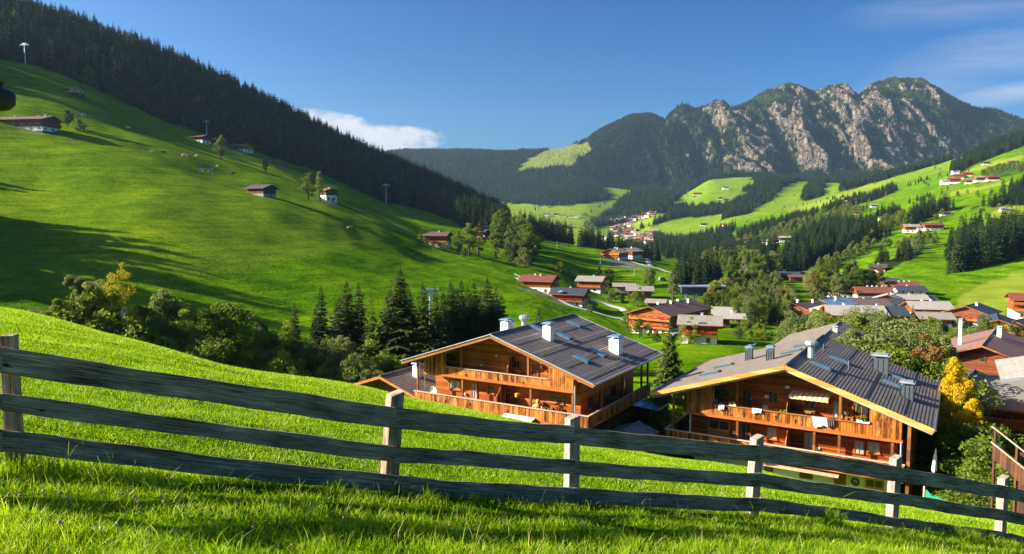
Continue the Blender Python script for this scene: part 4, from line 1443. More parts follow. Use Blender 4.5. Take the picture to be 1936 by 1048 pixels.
def gn_forest(name, pts_, protos, label, cat='forest', w=None):
    """many trees of one mass: points that carry scale and turn, each showing one of a few crowns"""
    pts_ = np.array(pts_)
    me = bpy.data.meshes.new(name)
    me.vertices.add(len(pts_))
    me.vertices.foreach_set('co', np.ascontiguousarray(pts_[:, :3], np.float32).ravel())
    for nm, arr in (('hs', pts_[:, 3]), ('rz', rng.random(len(pts_)) * 6.28), ('fat', rng.uniform(.85, 1.3, len(pts_))),
                    ('pick', rng.choice(len(protos), len(pts_), p=w))):
        at = me.attributes.new(nm, 'FLOAT' if nm != 'pick' else 'INT', 'POINT')
        at.data.foreach_set('value', arr.astype(np.float32 if nm != 'pick' else np.int32))
    o = link(name, me)
    ng = bpy.data.node_groups.new(name + '_nodes', 'GeometryNodeTree')
    ng.interface.new_socket('Geometry', in_out='INPUT', socket_type='NodeSocketGeometry')
    ng.interface.new_socket('Geometry', in_out='OUTPUT', socket_type='NodeSocketGeometry')
    gi, go = ng.nodes.new('NodeGroupInput'), ng.nodes.new('NodeGroupOutput')
    join = ng.nodes.new('GeometryNodeJoinGeometry')

    def attr(nm, t='FLOAT'):
        a = ng.nodes.new('GeometryNodeInputNamedAttribute')
        a.data_type = t
        a.inputs['Name'].default_value = nm
        return a.outputs['Attribute']
    rzc = ng.nodes.new('ShaderNodeCombineXYZ')
    ng.links.new(attr('rz'), rzc.inputs[2])
    scc = ng.nodes.new('ShaderNodeCombineXYZ')
    mf = ng.nodes.new('ShaderNodeMath')
    mf.operation = 'MULTIPLY'
    ng.links.new(attr('hs'), mf.inputs[0])
    ng.links.new(attr('fat'), mf.inputs[1])
    ng.links.new(mf.outputs[0], scc.inputs[0])
    ng.links.new(mf.outputs[0], scc.inputs[1])
    ng.links.new(attr('hs'), scc.inputs[2])
    for k, src in enumerate(protos):
        cmp_ = ng.nodes.new('FunctionNodeCompare')
        cmp_.data_type = 'INT'
        cmp_.operation = 'EQUAL'
        ng.links.new(attr('pick', 'INT'), cmp_.inputs[2])
        cmp_.inputs[3].default_value = k
        oi = ng.nodes.new('GeometryNodeObjectInfo')
        oi.inputs['Object'].default_value = src
        oi.inputs['As Instance'].default_value = True
        iop = ng.nodes.new('GeometryNodeInstanceOnPoints')
        ng.links.new(gi.outputs[0], iop.inputs['Points'])
        ng.links.new(cmp_.outputs[0], iop.inputs['Selection'])
        ng.links.new(oi.outputs['Geometry'], iop.inputs['Instance'])
        ng.links.new(rzc.outputs[0], iop.inputs['Rotation'])
        ng.links.new(scc.outputs[0], iop.inputs['Scale'])
        ng.links.new(iop.outputs[0], join.inputs[0])
    ng.links.new(join.outputs[0], go.inputs[0])
    md = o.modifiers.new('scatter', 'NODES')
    md.node_group = ng
    return tag(o, label, cat, kind='stuff')


def crown_source(key):
    """a crown already standing in the scene; its own geometry (unscaled) is what the mass repeats"""
    for o in bpy.data.objects:
        if o.data is CROWN.get(key):
            return o


# a light crown for the far slopes, standing first on a real tree of the far hillside
proto('farspruce0', spruce_crown(71, 20, 4.3, 9, 6, 2, bare=.02, gap=.0, size=3.0), 'spruce_far', trunk_mesh('far_trunk', 15, .3, MAT['bark'], n=4))
proto('farspruce1', spruce_crown(72, 20, 3.7, 9, 5, 2, bare=.02, gap=.05, size=3.0), 'spruce_far', TRUNK['farspruce0'])
HT['farspruce0'] = HT['farspruce1'] = 20
for k, (uu, vv) in enumerate([(1296, 366), (1118, 402)]):
    g_ = ground_at(uu, vv, 2200)
    tree('farspruce%d' % k, g_.x, g_.y, 15, ['lone spruce on the green field left of the middle of the far slope', 'lone spruce on the meadow left of the distant village'][k])
mid_src = [crown_source('midspruce%d' % k) for k in range(3)]
far_src = [crown_source('farspruce%d' % k) for k in range(2)]


def norm(pts_, h=20.0):
    a = np.array(pts_, float)
    a[:, 2] -= .3
    a[:, 3] /= h
    return a


# trees beyond the left edge of the picture, which throw the long shadows over the hillside
for i in range(50):
    xx, yy = rng.uniform(-255, -185), rng.uniform(186, 246)
    xx = min(xx, -.82 * yy)
    MASS['left'].append((xx, yy, Hs(xx, yy), rng.uniform(20, 28)))
for xx, yy, hh in ((-228, 284, 15), (-234, 280, 14), (-250, 174, 20)):
    MASS['left'].append((xx, yy, Hs(xx, yy), hh))
x, y = scatter(int(area(-1.25, -.72, 440, 660) / 75), -1.25, -.72, 440, 660)
for xx, yy, zz in zip(x, y, H(x, y)):
    if yy > 400 + 30 * (xx / yy + 1.25) and not left_ridge(np.array([xx]), np.array([yy]))[0]:
        MASS['left'].append((xx, yy, zz, random.uniform(22, 30)))
gn_forest('ridge_forest', norm(MASS['left']), mid_src + [crown_source('oval_g'), crown_source('larch0')], 'dark spruce forest covering the ridge on the left', w=[.31, .31, .31, .03, .04])
gn_forest('valley_woods', norm(MASS['valley']), mid_src, 'spruce woods on the slopes and in the bottom of the valley')
# far slopes on the ground sheet
x, y = scatter(int(area(-.28, .75, 1400, 3350) / 115), -.28, .75, 1400, 3350)
z = H(x, y)
u, v = proj(x, y, z)
ok = far_wood(u, v, x, y)
gn_forest('far_slope_forest', norm(np.stack([x[ok], y[ok], z[ok], rng.uniform(16, 26, ok.sum())], 1)), far_src,
          'spruce forest on the lower slopes around the distant village')
# the mountain and the long wooded back to its left
x, y = scatter(int(area(-.25, .80, 3250, 4420) / 105), -.25, .80, 3250, 4420)
z, rk, _, _ = mt_height(x, y)
u, v = proj(x, y, z)
ci = np.clip(((x / y - ma[0]) / (ma[1] - ma[0])).astype(int), 0, ncm - 1)
ri = np.clip(np.searchsorted(my, y), 0, len(my) - 1)
rk_here = rock.reshape(MA.shape)[ri, ci]
fl_here = fld.reshape(MA.shape)[ri, ci]
topfade = np.interp(v, [150, 190, 250], [.35, .8, 1.0])
topfade = np.where(u < 1330, 1.0, topfade)
ok = (rk_here < .25 + .5 * rng.random(len(x)) ** 2) & ~fl_here & (rng.random(len(x)) < topfade * np.where(slope.reshape(MA.shape)[ri, ci] > 1.9, .5, 1))
hh = np.interp(v[ok], [150, 200, 260], [9, 13, 22]) * rng.uniform(.75, 1.2, ok.sum())
hh = np.where(u[ok] < 1330, rng.uniform(16, 25, ok.sum()), hh)
gn_forest('mountain_forest', norm(np.stack([x[ok], y[ok], z[ok], hh], 1)), far_src, 'spruce forest climbing the mountain and the long ridge beside it')

# --- broadleaf belts of the valley floor
BL = []
for bi, (poly, y0, y1, m2, (h0, h1)) in enumerate(BROADS):
    us = [p[0] for p in poly]
    a0, a1 = (min(us) - CX) / F - .02, (max(us) - CX) / F + .02
    x, y = scatter(int(area(a0, a1, y0, y1) / m2), a0, a1, y0, y1)
    z = H(x, y)
    u, v = proj(x, y, z)
    ok = inpoly(u, v, poly)
    for xx, yy, zz in zip(x[ok], y[ok], z[ok]):
        BL.append((xx, yy, zz, random.uniform(h0, h1), bi))
BLAB = [('tree in the leafy belt left of the hamlet', 'leafy belt left of the hamlet'),
        ('tree in the leafy belt along the stream behind the right chalet', 'leafy belt along the stream'),
        ('tree among the houses at the upper end of the hamlet', 'trees at the upper end of the hamlet'),
        ('tree in the mixed belt below the distant village', 'mixed belt below the distant village'),
        ('tree in the hedge climbing the right-hand slope', 'hedge trees on the right-hand slope'),
        ('tree in the hedge between the middle meadows', 'hedge trees between the middle meadows'),
        ('tree in the upper hedge right of the farm pair', 'upper hedge trees right of the farm pair'),
        ('tree fringing the wood above the hamlet', 'fringe trees of the wood above the hamlet'),
        ('tree beside the upper slope village road', 'trees beside the upper slope village road'),
        ('tree in the row climbing towards the lift pylon', 'row of trees climbing towards the lift pylon'),
        ('tree standing singly on the right-hand meadows', 'single trees on the right-hand meadows')]
KEYS = ['oval_w', 'wide_w', 'oval_g', 'round_g', 'tall_w', 'round_d', 'wide_g', 'round_d', 'oval_r', 'oval_w', 'oval_g', 'spruce0', 'spruce2']
for _ in range(130):
    g_ = ground_at(random.uniform(1400, 1936), random.uniform(320, 500), 640)
    if g_.y < 2300 and not in_spruce(*[np.array([q]) for q in proj(g_.x, g_.y, g_.z)], np.array([g_.y]))[0]:
        BL.append((g_.x, g_.y, g_.z, random.uniform(6, 11), 10))
BL.sort(key=lambda s: -s[3] / s[1])
for i, (xx, yy, zz, hh, bi) in enumerate(BL[:290]):
    k = random.choice(KEYS)
    l_, g_ = BLAB[bi]
    if 'spruce' in k:
        tree('spruce%d' % (i % 3), xx, yy, hh * 1.25, 'dark spruce standing ' + l_[5:], 'spruces of the ' + g_, z=zz)
    else:
        tree(k, xx, yy, hh, {'oval_r': 'rusty autumn ', 'round_d': 'dark '}.get(k, 'green ' if k[-1] == 'g' else 'grey-green ') + l_,
             {'oval_r': 'rusty trees of the ', 'round_d': 'dark trees of the '}.get(k, 'green trees of the ' if k[-1] == 'g' else 'grey-green trees of the ') + g_, z=zz)
rest = np.array([(a, b, c - .2, d / 13.0) for a, b, c, d, e in BL[290:]])
if len(rest):
    gn_forest('hedge_trees', rest, [o for o in bpy.data.objects if o.data in (CROWN['oval_w'], CROWN['oval_g'])][:2], 'small broadleaf trees in the hedges of the far right slopes')
print('trees', ntree, 'mass', {k: len(v) for k, v in MASS.items()}, 'broad', len(BL))

# ------------------------------------------------------------------ chalets, barns and farmhouses
def gable_roof(mb, W, L, ze, pitch, o, og, th=.22, courses=0, cx=0.0):
    """two slopes over the box |x|<W/2, |y|<L/2; ze = height of the wall head; o, og = overhang at eaves and gables"""
    hx, hy = W / 2 + o, L / 2 + og
    zr = ze + math.tan(pitch) * W / 2
    z0 = ze - math.tan(pitch) * o
    for s in (-1, 1):
        a, b = (s * hx + cx, z0), (cx, zr)
        q = [(a[0], -hy, a[1]), (b[0], -hy, b[1]), (b[0], hy, b[1]), (a[0], hy, a[1])]
        if s > 0:
            q = q[::-1]
        p = q + [(x, y, z + th) for x, y, z in q]
        mb.add(p, [(3, 2, 1, 0), (4, 5, 6, 7)], 0)
        mb.m[-2] = 1
        mb.add(p, [(0, 1, 5, 4), (1, 2, 6, 5), (2, 3, 7, 6), (3, 0, 4, 7)], 1)
    # ridge cap
    mb.add([(cx - .18, -hy - .01, zr + th - .02), (cx + .18, -hy - .01, zr + th - .02), (cx + .18, hy + .01, zr + th - .02), (cx - .18, hy + .01, zr + th - .02),
            (cx, -hy - .01, zr + th + .09), (cx, hy + .01, zr + th + .09)], [(0, 1, 4), (3, 5, 2), (0, 4, 5, 3), (1, 2, 5, 4)], 0)
    return zr


def window(parent, c, w, h, face, frame='trim', pane='glass', sill=True, box=None, label=None, cross=True):
    """frame with a pane (sub-part); face = 'f' (-y), 'l' (-x), 'r' (+x); c = centre on the wall plane"""
    mb = MB()
    t = max(.07, w * .07)

    def put(m, x0, x1, z0, z1, d0, d1, mi=0):
        if face == 'f':
            m.box(c[0] + x0, c[0] + x1, c[1] - d1, c[1] - d0, c[2] + z0, c[2] + z1, mi)
        elif face == 'r':
            m.box(c[0] + d0, c[0] + d1, c[1] + x0, c[1] + x1, c[2] + z0, c[2] + z1, mi)
        else:
            m.box(c[0] - d1, c[0] - d0, c[1] + x0, c[1] + x1, c[2] + z0, c[2] + z1, mi)
    put(mb, -w / 2, -w / 2 + t, -h / 2, h / 2, .005, .09)
    put(mb, w / 2 - t, w / 2, -h / 2, h / 2, .005, .09)
    put(mb, -w / 2 + t, w / 2 - t, h / 2 - t, h / 2, .005, .09)
    put(mb, -w / 2 + t, w / 2 - t, -h / 2, -h / 2 + t, .005, .09)
    if cross:
        put(mb, -t * .35, t * .35, -h / 2 + t, h / 2 - t, .012, .07)
    if sill:
        put(mb, -w / 2 - .06, w / 2 + .06, -h / 2 - .07, -h / 2 - .002, .005, .18)
    f = mb.build('window', MAT[frame], parent, label)
    g = MB()
    put(g, -w / 2 + t, w / 2 - t, -h / 2 + t, h / 2 - t, .008, .035)
    g.build('pane', MAT[pane], f)
    if box:
        b = MB()
        put(b, -w / 2, w / 2, -h / 2 - .30, -h / 2 - .09, .19, .42)
        bo = b.build('flower_box', MAT['post'], f)
        fl = MB()
        for _ in range(int(w * 9)):
            xx, zz, dd = random.uniform(-w / 2, w / 2), random.uniform(-.34, .10) - h / 2, random.uniform(.18, .5)
            r_ = random.uniform(.05, .1)
            p = (c[0] + xx, c[1] - dd, c[2] + zz) if face == 'f' else (c[0] + dd * (1 if face == 'r' else -1), c[1] + xx, c[2] + zz)
            fl.blob(p, (r_, r_, r_), 5, 4, .3)
        fl.build('flowers', MAT[box], bo)
    return f


def door(parent, c, w, h, face='f', mat='post', label=None, name='door'):
    mb = MB()
    if face == 'f':
        mb.box(c[0] - w / 2, c[0] + w / 2, c[1] - .08, c[1] - .005, c[2], c[2] + h)
        hb = (c[0] + w * .36, c[0] + w * .42, c[1] - .14, c[1] - .082, c[2] + h * .45, c[2] + h * .49)
    else:
        s = 1 if face == 'r' else -1
        xs = sorted((c[0] + s * .005, c[0] + s * .08))
        mb.box(xs[0], xs[1], c[1] - w / 2, c[1] + w / 2, c[2], c[2] + h)
        xh = sorted((c[0] + s * .082, c[0] + s * .14))
        hb = (xh[0], xh[1], c[1] + w * .36, c[1] + w * .42, c[2] + h * .45, c[2] + h * .49)
    d = mb.build(name, MAT[mat], parent, label)
    MB().box(*hb).build('handle', MAT['metal'], d)
    return d


def chimney(parent, x, y, z0, z1, w=.7, mat='chimney_white', cap='metal', label=None):
    c = MB().box(x - w / 2, x + w / 2, y - w / 2, y + w / 2, z0, z1).build('chimney', MAT[mat], parent, label)
    k = MB()
    for a in (-1, 1):
        for b in (-1, 1):
            k.box(x + a * w * .38 - .04, x + a * w * .38 + .04, y + b * w * .38 - .04, y + b * w * .38 + .04, z1, z1 + .22)
    k.hexa([(x - w * .72, y - w * .66, z1 + .22), (x + w * .72, y - w * .66, z1 + .22), (x + w * .72, y + w * .66, z1 + .22), (x - w * .72, y + w * .66, z1 + .22),
            (x - w * .6, y - w * .6, z1 + .32), (x + w * .6, y - w * .6, z1 + .32), (x + w * .6, y + w * .6, z1 + .32), (x - w * .6, y + w * .6, z1 + .32)])
    k.build('chimney_cap', MAT[cap], c)
    return c


def balcony(parent, x0, x1, y0, y1, z, face, mat='trim', boxes=None, h=1.0):
    """deck with a boarded railing on a facade; y0/y1 = projection range"""
    mb = MB()
    if face == 'f':
        mb.box(x0, x1, y0, y1, z - .14, z)
        n = max(3, int((x1 - x0) / .45))
        for i in range(n):
            a = x0 + (x1 - x0) * i / n
            mb.box(a + .01, a + (x1 - x0) / n - .01, y0, y0 + .05, z + .02, z + h - .06)
        mb.box(x0 - .02, x1 + .02, y0 - .04, y0 + .09, z + h - .06, z + h + .03)
    else:
        s = 1 if face == 'r' else -1
        lo, hi = sorted((x0, x1))
        mb.box(lo, hi, y0, y1, z - .14, z)
        xo = x1
        n = max(3, int((y1 - y0) / .45))
        for i in range(n):
            a = y0 + (y1 - y0) * i / n
            mb.box(min(xo, xo - s * .05), max(xo, xo - s * .05), a + .01, a + (y1 - y0) / n - .01, z + .02, z + h - .06)
        mb.box(xo - .06, xo + .06, y0 - .02, y1 + .02, z + h - .06, z + h + .03)
    b = mb.build('balcony', MAT[mat], parent)
    if boxes:
        fl, bx = MB(), MB()
        if face == 'f':
            bx.box(x0 + .2, x1 - .2, y0 - .26, y0 - .045, z + h - .24, z + h - .02)
        else:
            s = 1 if face == 'r' else -1
            xx = sorted((x1 + s * .065, x1 + s * .28))
            bx.box(xx[0], xx[1], y0 + .2, y1 - .2, z + h - .24, z + h - .02)
        for _ in range(int(((x1 - x0) if face == 'f' else (y1 - y0)) * 9)):
            r_ = random.uniform(.09, .17)
            if face == 'f':
                fl.blob((random.uniform(x0 + .2, x1 - .2), y0 - .2 + random.uniform(-.1, .1), z + h + random.uniform(-.32, .14)), (r_, r_, r_), 5, 4, .3)
            else:
                s = 1 if face == 'r' else -1
                fl.blob((x1 + s * .2 + random.uniform(-.1, .1), random.uniform(y0 + .2, y1 - .2), z + h + random.uniform(-.32, .14)), (r_, r_, r_), 5, 4, .3)
        bo = bx.build('flower_box', MAT['post'], b)
        fl.build('flowers', MAT[boxes], bo)
    return b


def chalet(name, label, cat, loc, rz, W, L, hw, base=2.6, lower='white', upper='log', roof='roof_shingle', pitch=19, o=1.1, og=1.3,
           storeys=2, chim=((.2, .1),), balc=None, detail=2, group=None, sink=1.5, shutters=False, porch=False):
    """origin at the middle of the base; ridge along local y, front gable at -y"""
    r = root(name, loc, rz, label, cat, group)
    pt_ = math.radians(pitch)
    x, y = W / 2, L / 2
    if detail == 0:      # far away: one mesh of walls, gables and roof
        mb = MB()
        mb.box(-x + .1, x - .1, -y + .1, y - .1, -sink, -.3, 4)
        mb.box(-x, x, -y, y, -.3, base * .8, 0)
        zr = hw + math.tan(pt_) * x
        mb.prism([(-x, base * .8), (x, base * .8), (x, hw), (0, zr), (-x, hw)], -y, y, 1)
        hx, hy, z0 = x + o, y + og, hw - math.tan(pt_) * o
        for s in (-1, 1):
            q = [(s * hx, -hy, z0), (0, -hy, zr), (0, hy, zr), (s * hx, hy, z0)]
            if s > 0:
                q = q[::-1]
            mb.hexa(q + [(a, b, c + .25) for a, b, c in q], 2)
        for k in (-.3, .3):
            mb.box(W * k - W * .09, W * k + W * .09, -y - .06, -y + .1, base * .35, base * .8, 3)
            mb.box(W * k - W * .08, W * k + W * .08, -y - .06, -y + .1, base + (hw - base) * .3, base + (hw - base) * .75, 3)
            mb.box(x - .1, x + .06, L * k - L * .07, L * k + L * .07, base * .35, base * .8, 3)
        me_ = raw_mesh('house_shell', mb.v, mb.f, [MAT[lower], MAT[upper], MAT[roof], MAT['glass'], MAT['dark_wood']], mb.m)
        bpy.data.objects.remove(r)
        ob = link(name, me_)
        ob.location = loc
        ob.rotation_euler = (0, 0, rz)
        return tag(ob, label, cat, group)
    MB().box(-x + .04, x - .04, -y + .04, y - .04, -.4, base).build('ground_floor_wall', MAT[lower], r)
    MB().box(-x + .10, x - .10, -y + .10, y - .10, -sink, -.4).build('foundation', MAT['dark_wood' if detail < 2 or sink > 3 else 'concrete'], r)
    zr = hw + math.tan(pt_) * x
    w = MB()
    w.prism([(-x, base), (x, base), (x, hw), (0, zr), (-x, hw)], -y, y, 0)
    w.build('wall', MAT[upper], r)
    mb = MB()
    zr = gable_roof(mb, W, L, hw, pt_, o, og)
    rf = mb.build('roof', [MAT[roof], MAT['post']], r)
    for k, (fx, fy) in enumerate(chim):
        cxx = fx * x
        zz = hw + math.tan(pt_) * (x - abs(cxx))
        chimney(r, cxx, fy * y, zz - .1, zr + .55, w=.62 if detail > 1 else .7)
    # windows: ground floor and upper floors on the front, both long sides
    fh = (hw - base) / max(1, storeys - 1) if storeys > 1 else 0
    rows = [(base * .55, min(1.25, base * .45))] if base > 1.6 else []
    for s in range(storeys - 1):
        rows.append((base + fh * s + min(1.4, fh * .5), min(1.2, fh * .45)))
    nf = max(2, int(W / 3.3))
    for zz, hh in rows:
        for i in range(nf):
            xx = -x + W * (i + .5) / nf
            if porch and i == nf // 2 and zz == rows[0][0]:
                continue
            window(r, (xx, -y - .001, zz), .95, hh, 'f', sill=detail > 1, cross=detail > 1)
        ns = max(2, int(L / 4.2))
        for i in range(ns):
            yy = -y + L * (i + .5) / ns
            for fc, sx in (('l', -x), ('r', x)):
                window(r, (sx, yy, zz), .95, hh, fc, sill=False, cross=detail > 1)
    window(r, (0, -y - .001, hw + (zr - hw) * .35), .8, .8, 'f', sill=False, cross=False)
    door(r, (W * .5 / nf * .0 + W * .12, -y + .035, 0), 1.0, min(2.1, base * .85), 'f')
    if balc:
        for (face, zb, flo) in balc:
            if face == 'f':
                balcony(r, -x - .3, x + .3, -y - 1.1, -y - .005, zb, 'f', 'trim', flo)
            elif face == 'r':
                balcony(r, x + .005, x + 1.0, -y, y, zb, 'r', 'trim', flo)
            else:
                balcony(r, -x - .005, -x - 1.0, -y, y, zb, 'l', 'trim', flo)
    return r


def chalet_px(name, label, cat, u, v, ymin, rz, **kw):
    g = ground_at(u, v, ymin)
    cr_, sr_ = math.cos(math.radians(rz)), math.sin(math.radians(rz))
    lo_ = min(Hs(g.x + a * kw['W'] / 2 * cr_ - b * kw['L'] / 2 * sr_, g.y + a * kw['W'] / 2 * sr_ + b * kw['L'] / 2 * cr_) for a in (-1, 1) for b in (-1, 1))
    g.z = .35 * g.z + .65 * lo_
    return chalet(name, label, cat, (g.x, g.y, g.z + kw.pop('lift', 0)), math.radians(rz), **kw)


chalet_px('farmhouse', 'long brown farmhouse with a part-white ground floor at the left edge', 'farmhouse', 52, 238, 250, 82, W=12, L=27, hw=5.6, base=1.8,
          upper='red_wood', roof='roof_brown', pitch=17, chim=((.0, .5), (.2, -.4), (-.1, -.8)), balc=(('r', 2.7, None),), sink=5)
chalet_px('house', 'small pale-gabled house high on the shaded meadow', 'house', 138, 178, 400, 58, W=9, L=13, hw=5, base=2.4, lower='dark_wood', upper='gate_wood',
          roof='roof_dark', chim=(), sink=4)
chalet_px('barn', 'dark barn left of the wider pale one below the forest edge', 'barn', 374, 265, 450, 72, W=9, L=16, hw=4.4, base=1.8, lower='white', upper='red_wood',
          roof='roof_dark', chim=(), sink=5)
chalet_px('barn', 'dark wooden barn in the middle of the row below the forest edge', 'barn', 413, 272, 450, 70, W=10, L=14, hw=4.6, base=1.8, lower='dark_wood',
          upper='dark_wood', roof='roof_brown', chim=(), sink=5)
chalet_px('farmhouse', 'pale wooden farmhouse with white ground floor below the forest edge', 'farmhouse', 452, 283, 450, 70, W=11, L=20, hw=5.2, base=2.4,
          upper='trim', roof='roof_dark', chim=((.1, .4),), sink=5)
chalet_px('barn', 'dark log barn on stone base alone in the hillside meadow', 'barn', 495, 369, 250, 66, W=8.4, L=9.6, hw=4.0, base=1.3, lower='concrete', upper='dark_wood',
          roof='roof_dark', chim=(), storeys=1, sink=3)
chalet_px('house', 'small white-walled house half hidden behind two trees on the slope', 'house', 621, 379, 300, 40, W=6.5, L=7.5, hw=6.6, base=4.0, upper='dark_wood',
          roof='roof_brown', sink=3, balc=(('r', 4.0, None),))
chalet_px('farmhouse', 'brown-roofed farmhouse with white lower storey on the hillside shelf', 'farmhouse', 827, 463, 330, 78, W=10.5, L=12.5, hw=6.6, base=2.6,
          roof='roof_brown', chim=((-.1, -.2),), balc=(('r', 2.8, None), ('l', 2.8, None)), sink=4)
chalet_px('hut', 'dark hut with a pale roof in the shade below the forest', 'hut', 884, 424, 500, 75, W=7, L=11, hw=3.6, base=1, lower='dark_wood', upper='dark_wood',
          roof='metal', chim=(), storeys=1, sink=3)
chalet_px('house', 'red-brown house with white base peeping out behind the autumn trees', 'house', 911, 450, 430, 62, W=8, L=9, hw=5.4, base=2.4, upper='red_wood',
          roof='roof_blue', sink=4)
chalet_px('farmhouse', 'red-roofed chalet beside the hillside path', 'farmhouse', 1020, 548, 280, 70, W=11.5, L=13.5, hw=5.8, base=2.9, upper='orange_wood', roof='roof_red',
          chim=((-.1, -.1), (.0, .3)), balc=(('r', 2.9, 'flower_red'), ('f', 2.9, None)), sink=3)
chalet_px('farmhouse', 'blue-grey-roofed chalet with parasol terrace by the path', 'farmhouse', 1078, 571, 270, 70, W=10.5, L=13, hw=5.8, base=2.9, upper='orange_wood',
          roof='roof_blue', chim=((.1, .0),), balc=(('l', 2.9, 'flower_red'), ('f', 2.9, None)), sink=3)
chalet_px('farmhouse', 'light-grey-roofed chalet right behind the blue-grey-roofed one', 'farmhouse', 1118, 549, 290, 70, W=11, L=12, hw=6, base=2.8, upper='log', roof='roof_shingle',
          chim=((.0, -.2),), balc=(('l', 2.8, None), ('f', 2.8, None)), sink=3)
chalet_px('barn', 'small pale-roofed barn with an open dark door', 'barn', 1180, 553, 300, 82, W=7, L=10, hw=3.6, base=1, lower='concrete', upper='gate_wood', roof='roof_shingle',
          chim=(), storeys=1, sink=3)
chalet_px('barn', 'larger pale-shingled barn overlapping the small one', 'barn', 1209, 563, 290, 82, W=9.5, L=11.5, hw=4.2, base=1, lower='red_wood', upper='red_wood',
          roof='roof_shingle', chim=((.2, .1),), storeys=1, sink=3)
chalet_px('shed', 'low dark shed with curved shingle roof behind the long farmhouse', 'shed', 1241, 582, 260, 70, W=6, L=7, hw=3.0, base=1, lower='dark_wood', upper='dark_wood',
          roof='roof_shingle', chim=(), storeys=1, sink=3)
chalet_px('farmhouse', 'long brown-roofed farmhouse with red geranium balconies on its gable', 'farmhouse', 1268, 622, 190, -40, W=13, L=26, hw=6.6, base=2.4, upper='orange_wood',
          roof='roof_brown', pitch=18, chim=((-.1, -.55), (.1, -.1), (.0, .35), (.3, .6)), balc=(('f', 4.8, 'flower_red'), ('f', 2.4, 'flower_red')), storeys=3, sink=4)
chalet_px('chalet', 'small grey-shingled chalet with red flowers on the lawn edge', 'chalet', 1323, 647, 160, 74, W=8, L=8.3, hw=5.4, base=2.6, upper='orange_wood',
          roof='roof_shingle', chim=((.1, -.1),), balc=(('r', 2.7, 'flower_red'), ('l', 2.7, 'flower_red')), sink=3)

# open barn with posts behind the small chalet
g_ = ground_at(1378, 619, 190)
r_ = root('open_shed', (g_.x, g_.y, g_.z), math.radians(76), 'open-sided shed with a light grey roof on posts', 'shed')
mb = MB()
gable_roof(mb, 6.5, 8, 3.2, math.radians(17), .8, .9)
mb.build('roof', [MAT['roof_grey'], MAT['post']], r_)
for a, b in ((-3, -3.8), (3, -3.8), (-3, 3.8), (3, 3.8), (-3, 0), (3, 0)):
    MB().box(a - .13, a + .13, b - .13, b + .13, -1, 3.25).build('post', MAT['post'], r_)
MB().box(-3.1, 3.1, .3, 3.6, -1, 2.6).build('wall', MAT['dark_wood'], r_)
chimney(r_, .2, -.6, 4.2, 5.3, .5)
chimney(r_, .5, -2.0, 4.0, 5.1, .4)

# valley station of the lift
g_ = ground_at(1326, 577, 330)
r_ = root('lift_station', (g_.x, g_.y, g_.z), math.radians(-4), 'blue-black lift station with a long white roof edge behind the farmhouse', 'lift station')
MB().box(-9.5, 8, -4, 4, 4.6, 7.6).build('machine_hall', MAT['metal_blue' if False else 'roof_blue'], r_)
MB().box(-10.2, 10.5, -4.6, 4.6, 7.62, 8.1).build('roof', MAT['metal'], r_)
for xx in (-8, -3, 3, 8):
    MB().bar((xx, -3, -1), (xx * .9, -3, 4.6), .5, .6).build('column', MAT['metal'], r_)
    MB().bar((xx, 3, -1), (xx * .9, 3, 4.6), .5, .6).build('column', MAT['metal'], r_)
MB().box(2.5, 13, -2.5, 5, -1, 3.2).build('ticket_office', MAT['white'], r_)
MB().box(2.2, 13.4, -3.2, 5.4, 3.22, 3.5).build('canopy', MAT['red'], r_)
for k in range(4):
    window(r_, (4 + 2.4 * k, -2.5, 1.6), 1.5, 1.4, 'f', 'metal', sill=False)

# the inn further up the valley with its yard
chalet_px('inn', 'broad orange-fronted inn with terrace above the shaded lawn', 'inn', 1163, 489, 520, -38, W=14, L=13, hw=5.6, base=2.2, upper='orange_wood', roof='roof_shingle',
          storeys=3, balc=(('f', 2.3, 'flower_red'), ('f', 4.0, None)), chim=((.2, .1), (-.2, .3)), sink=4)
chalet_px('house', 'grey-roofed house directly right of the orange-fronted inn', 'house', 1190, 487, 520, -38, W=13, L=15, hw=5.6, base=2.4, upper='red_wood', roof='roof_grey', sink=4)
chalet_px('house', 'small red-walled house behind the orange-fronted inn', 'house', 1152, 470, 600, 70, W=8, L=10, hw=4.6, base=2, upper='red_wood', roof='roof_dark', sink=3, detail=1)

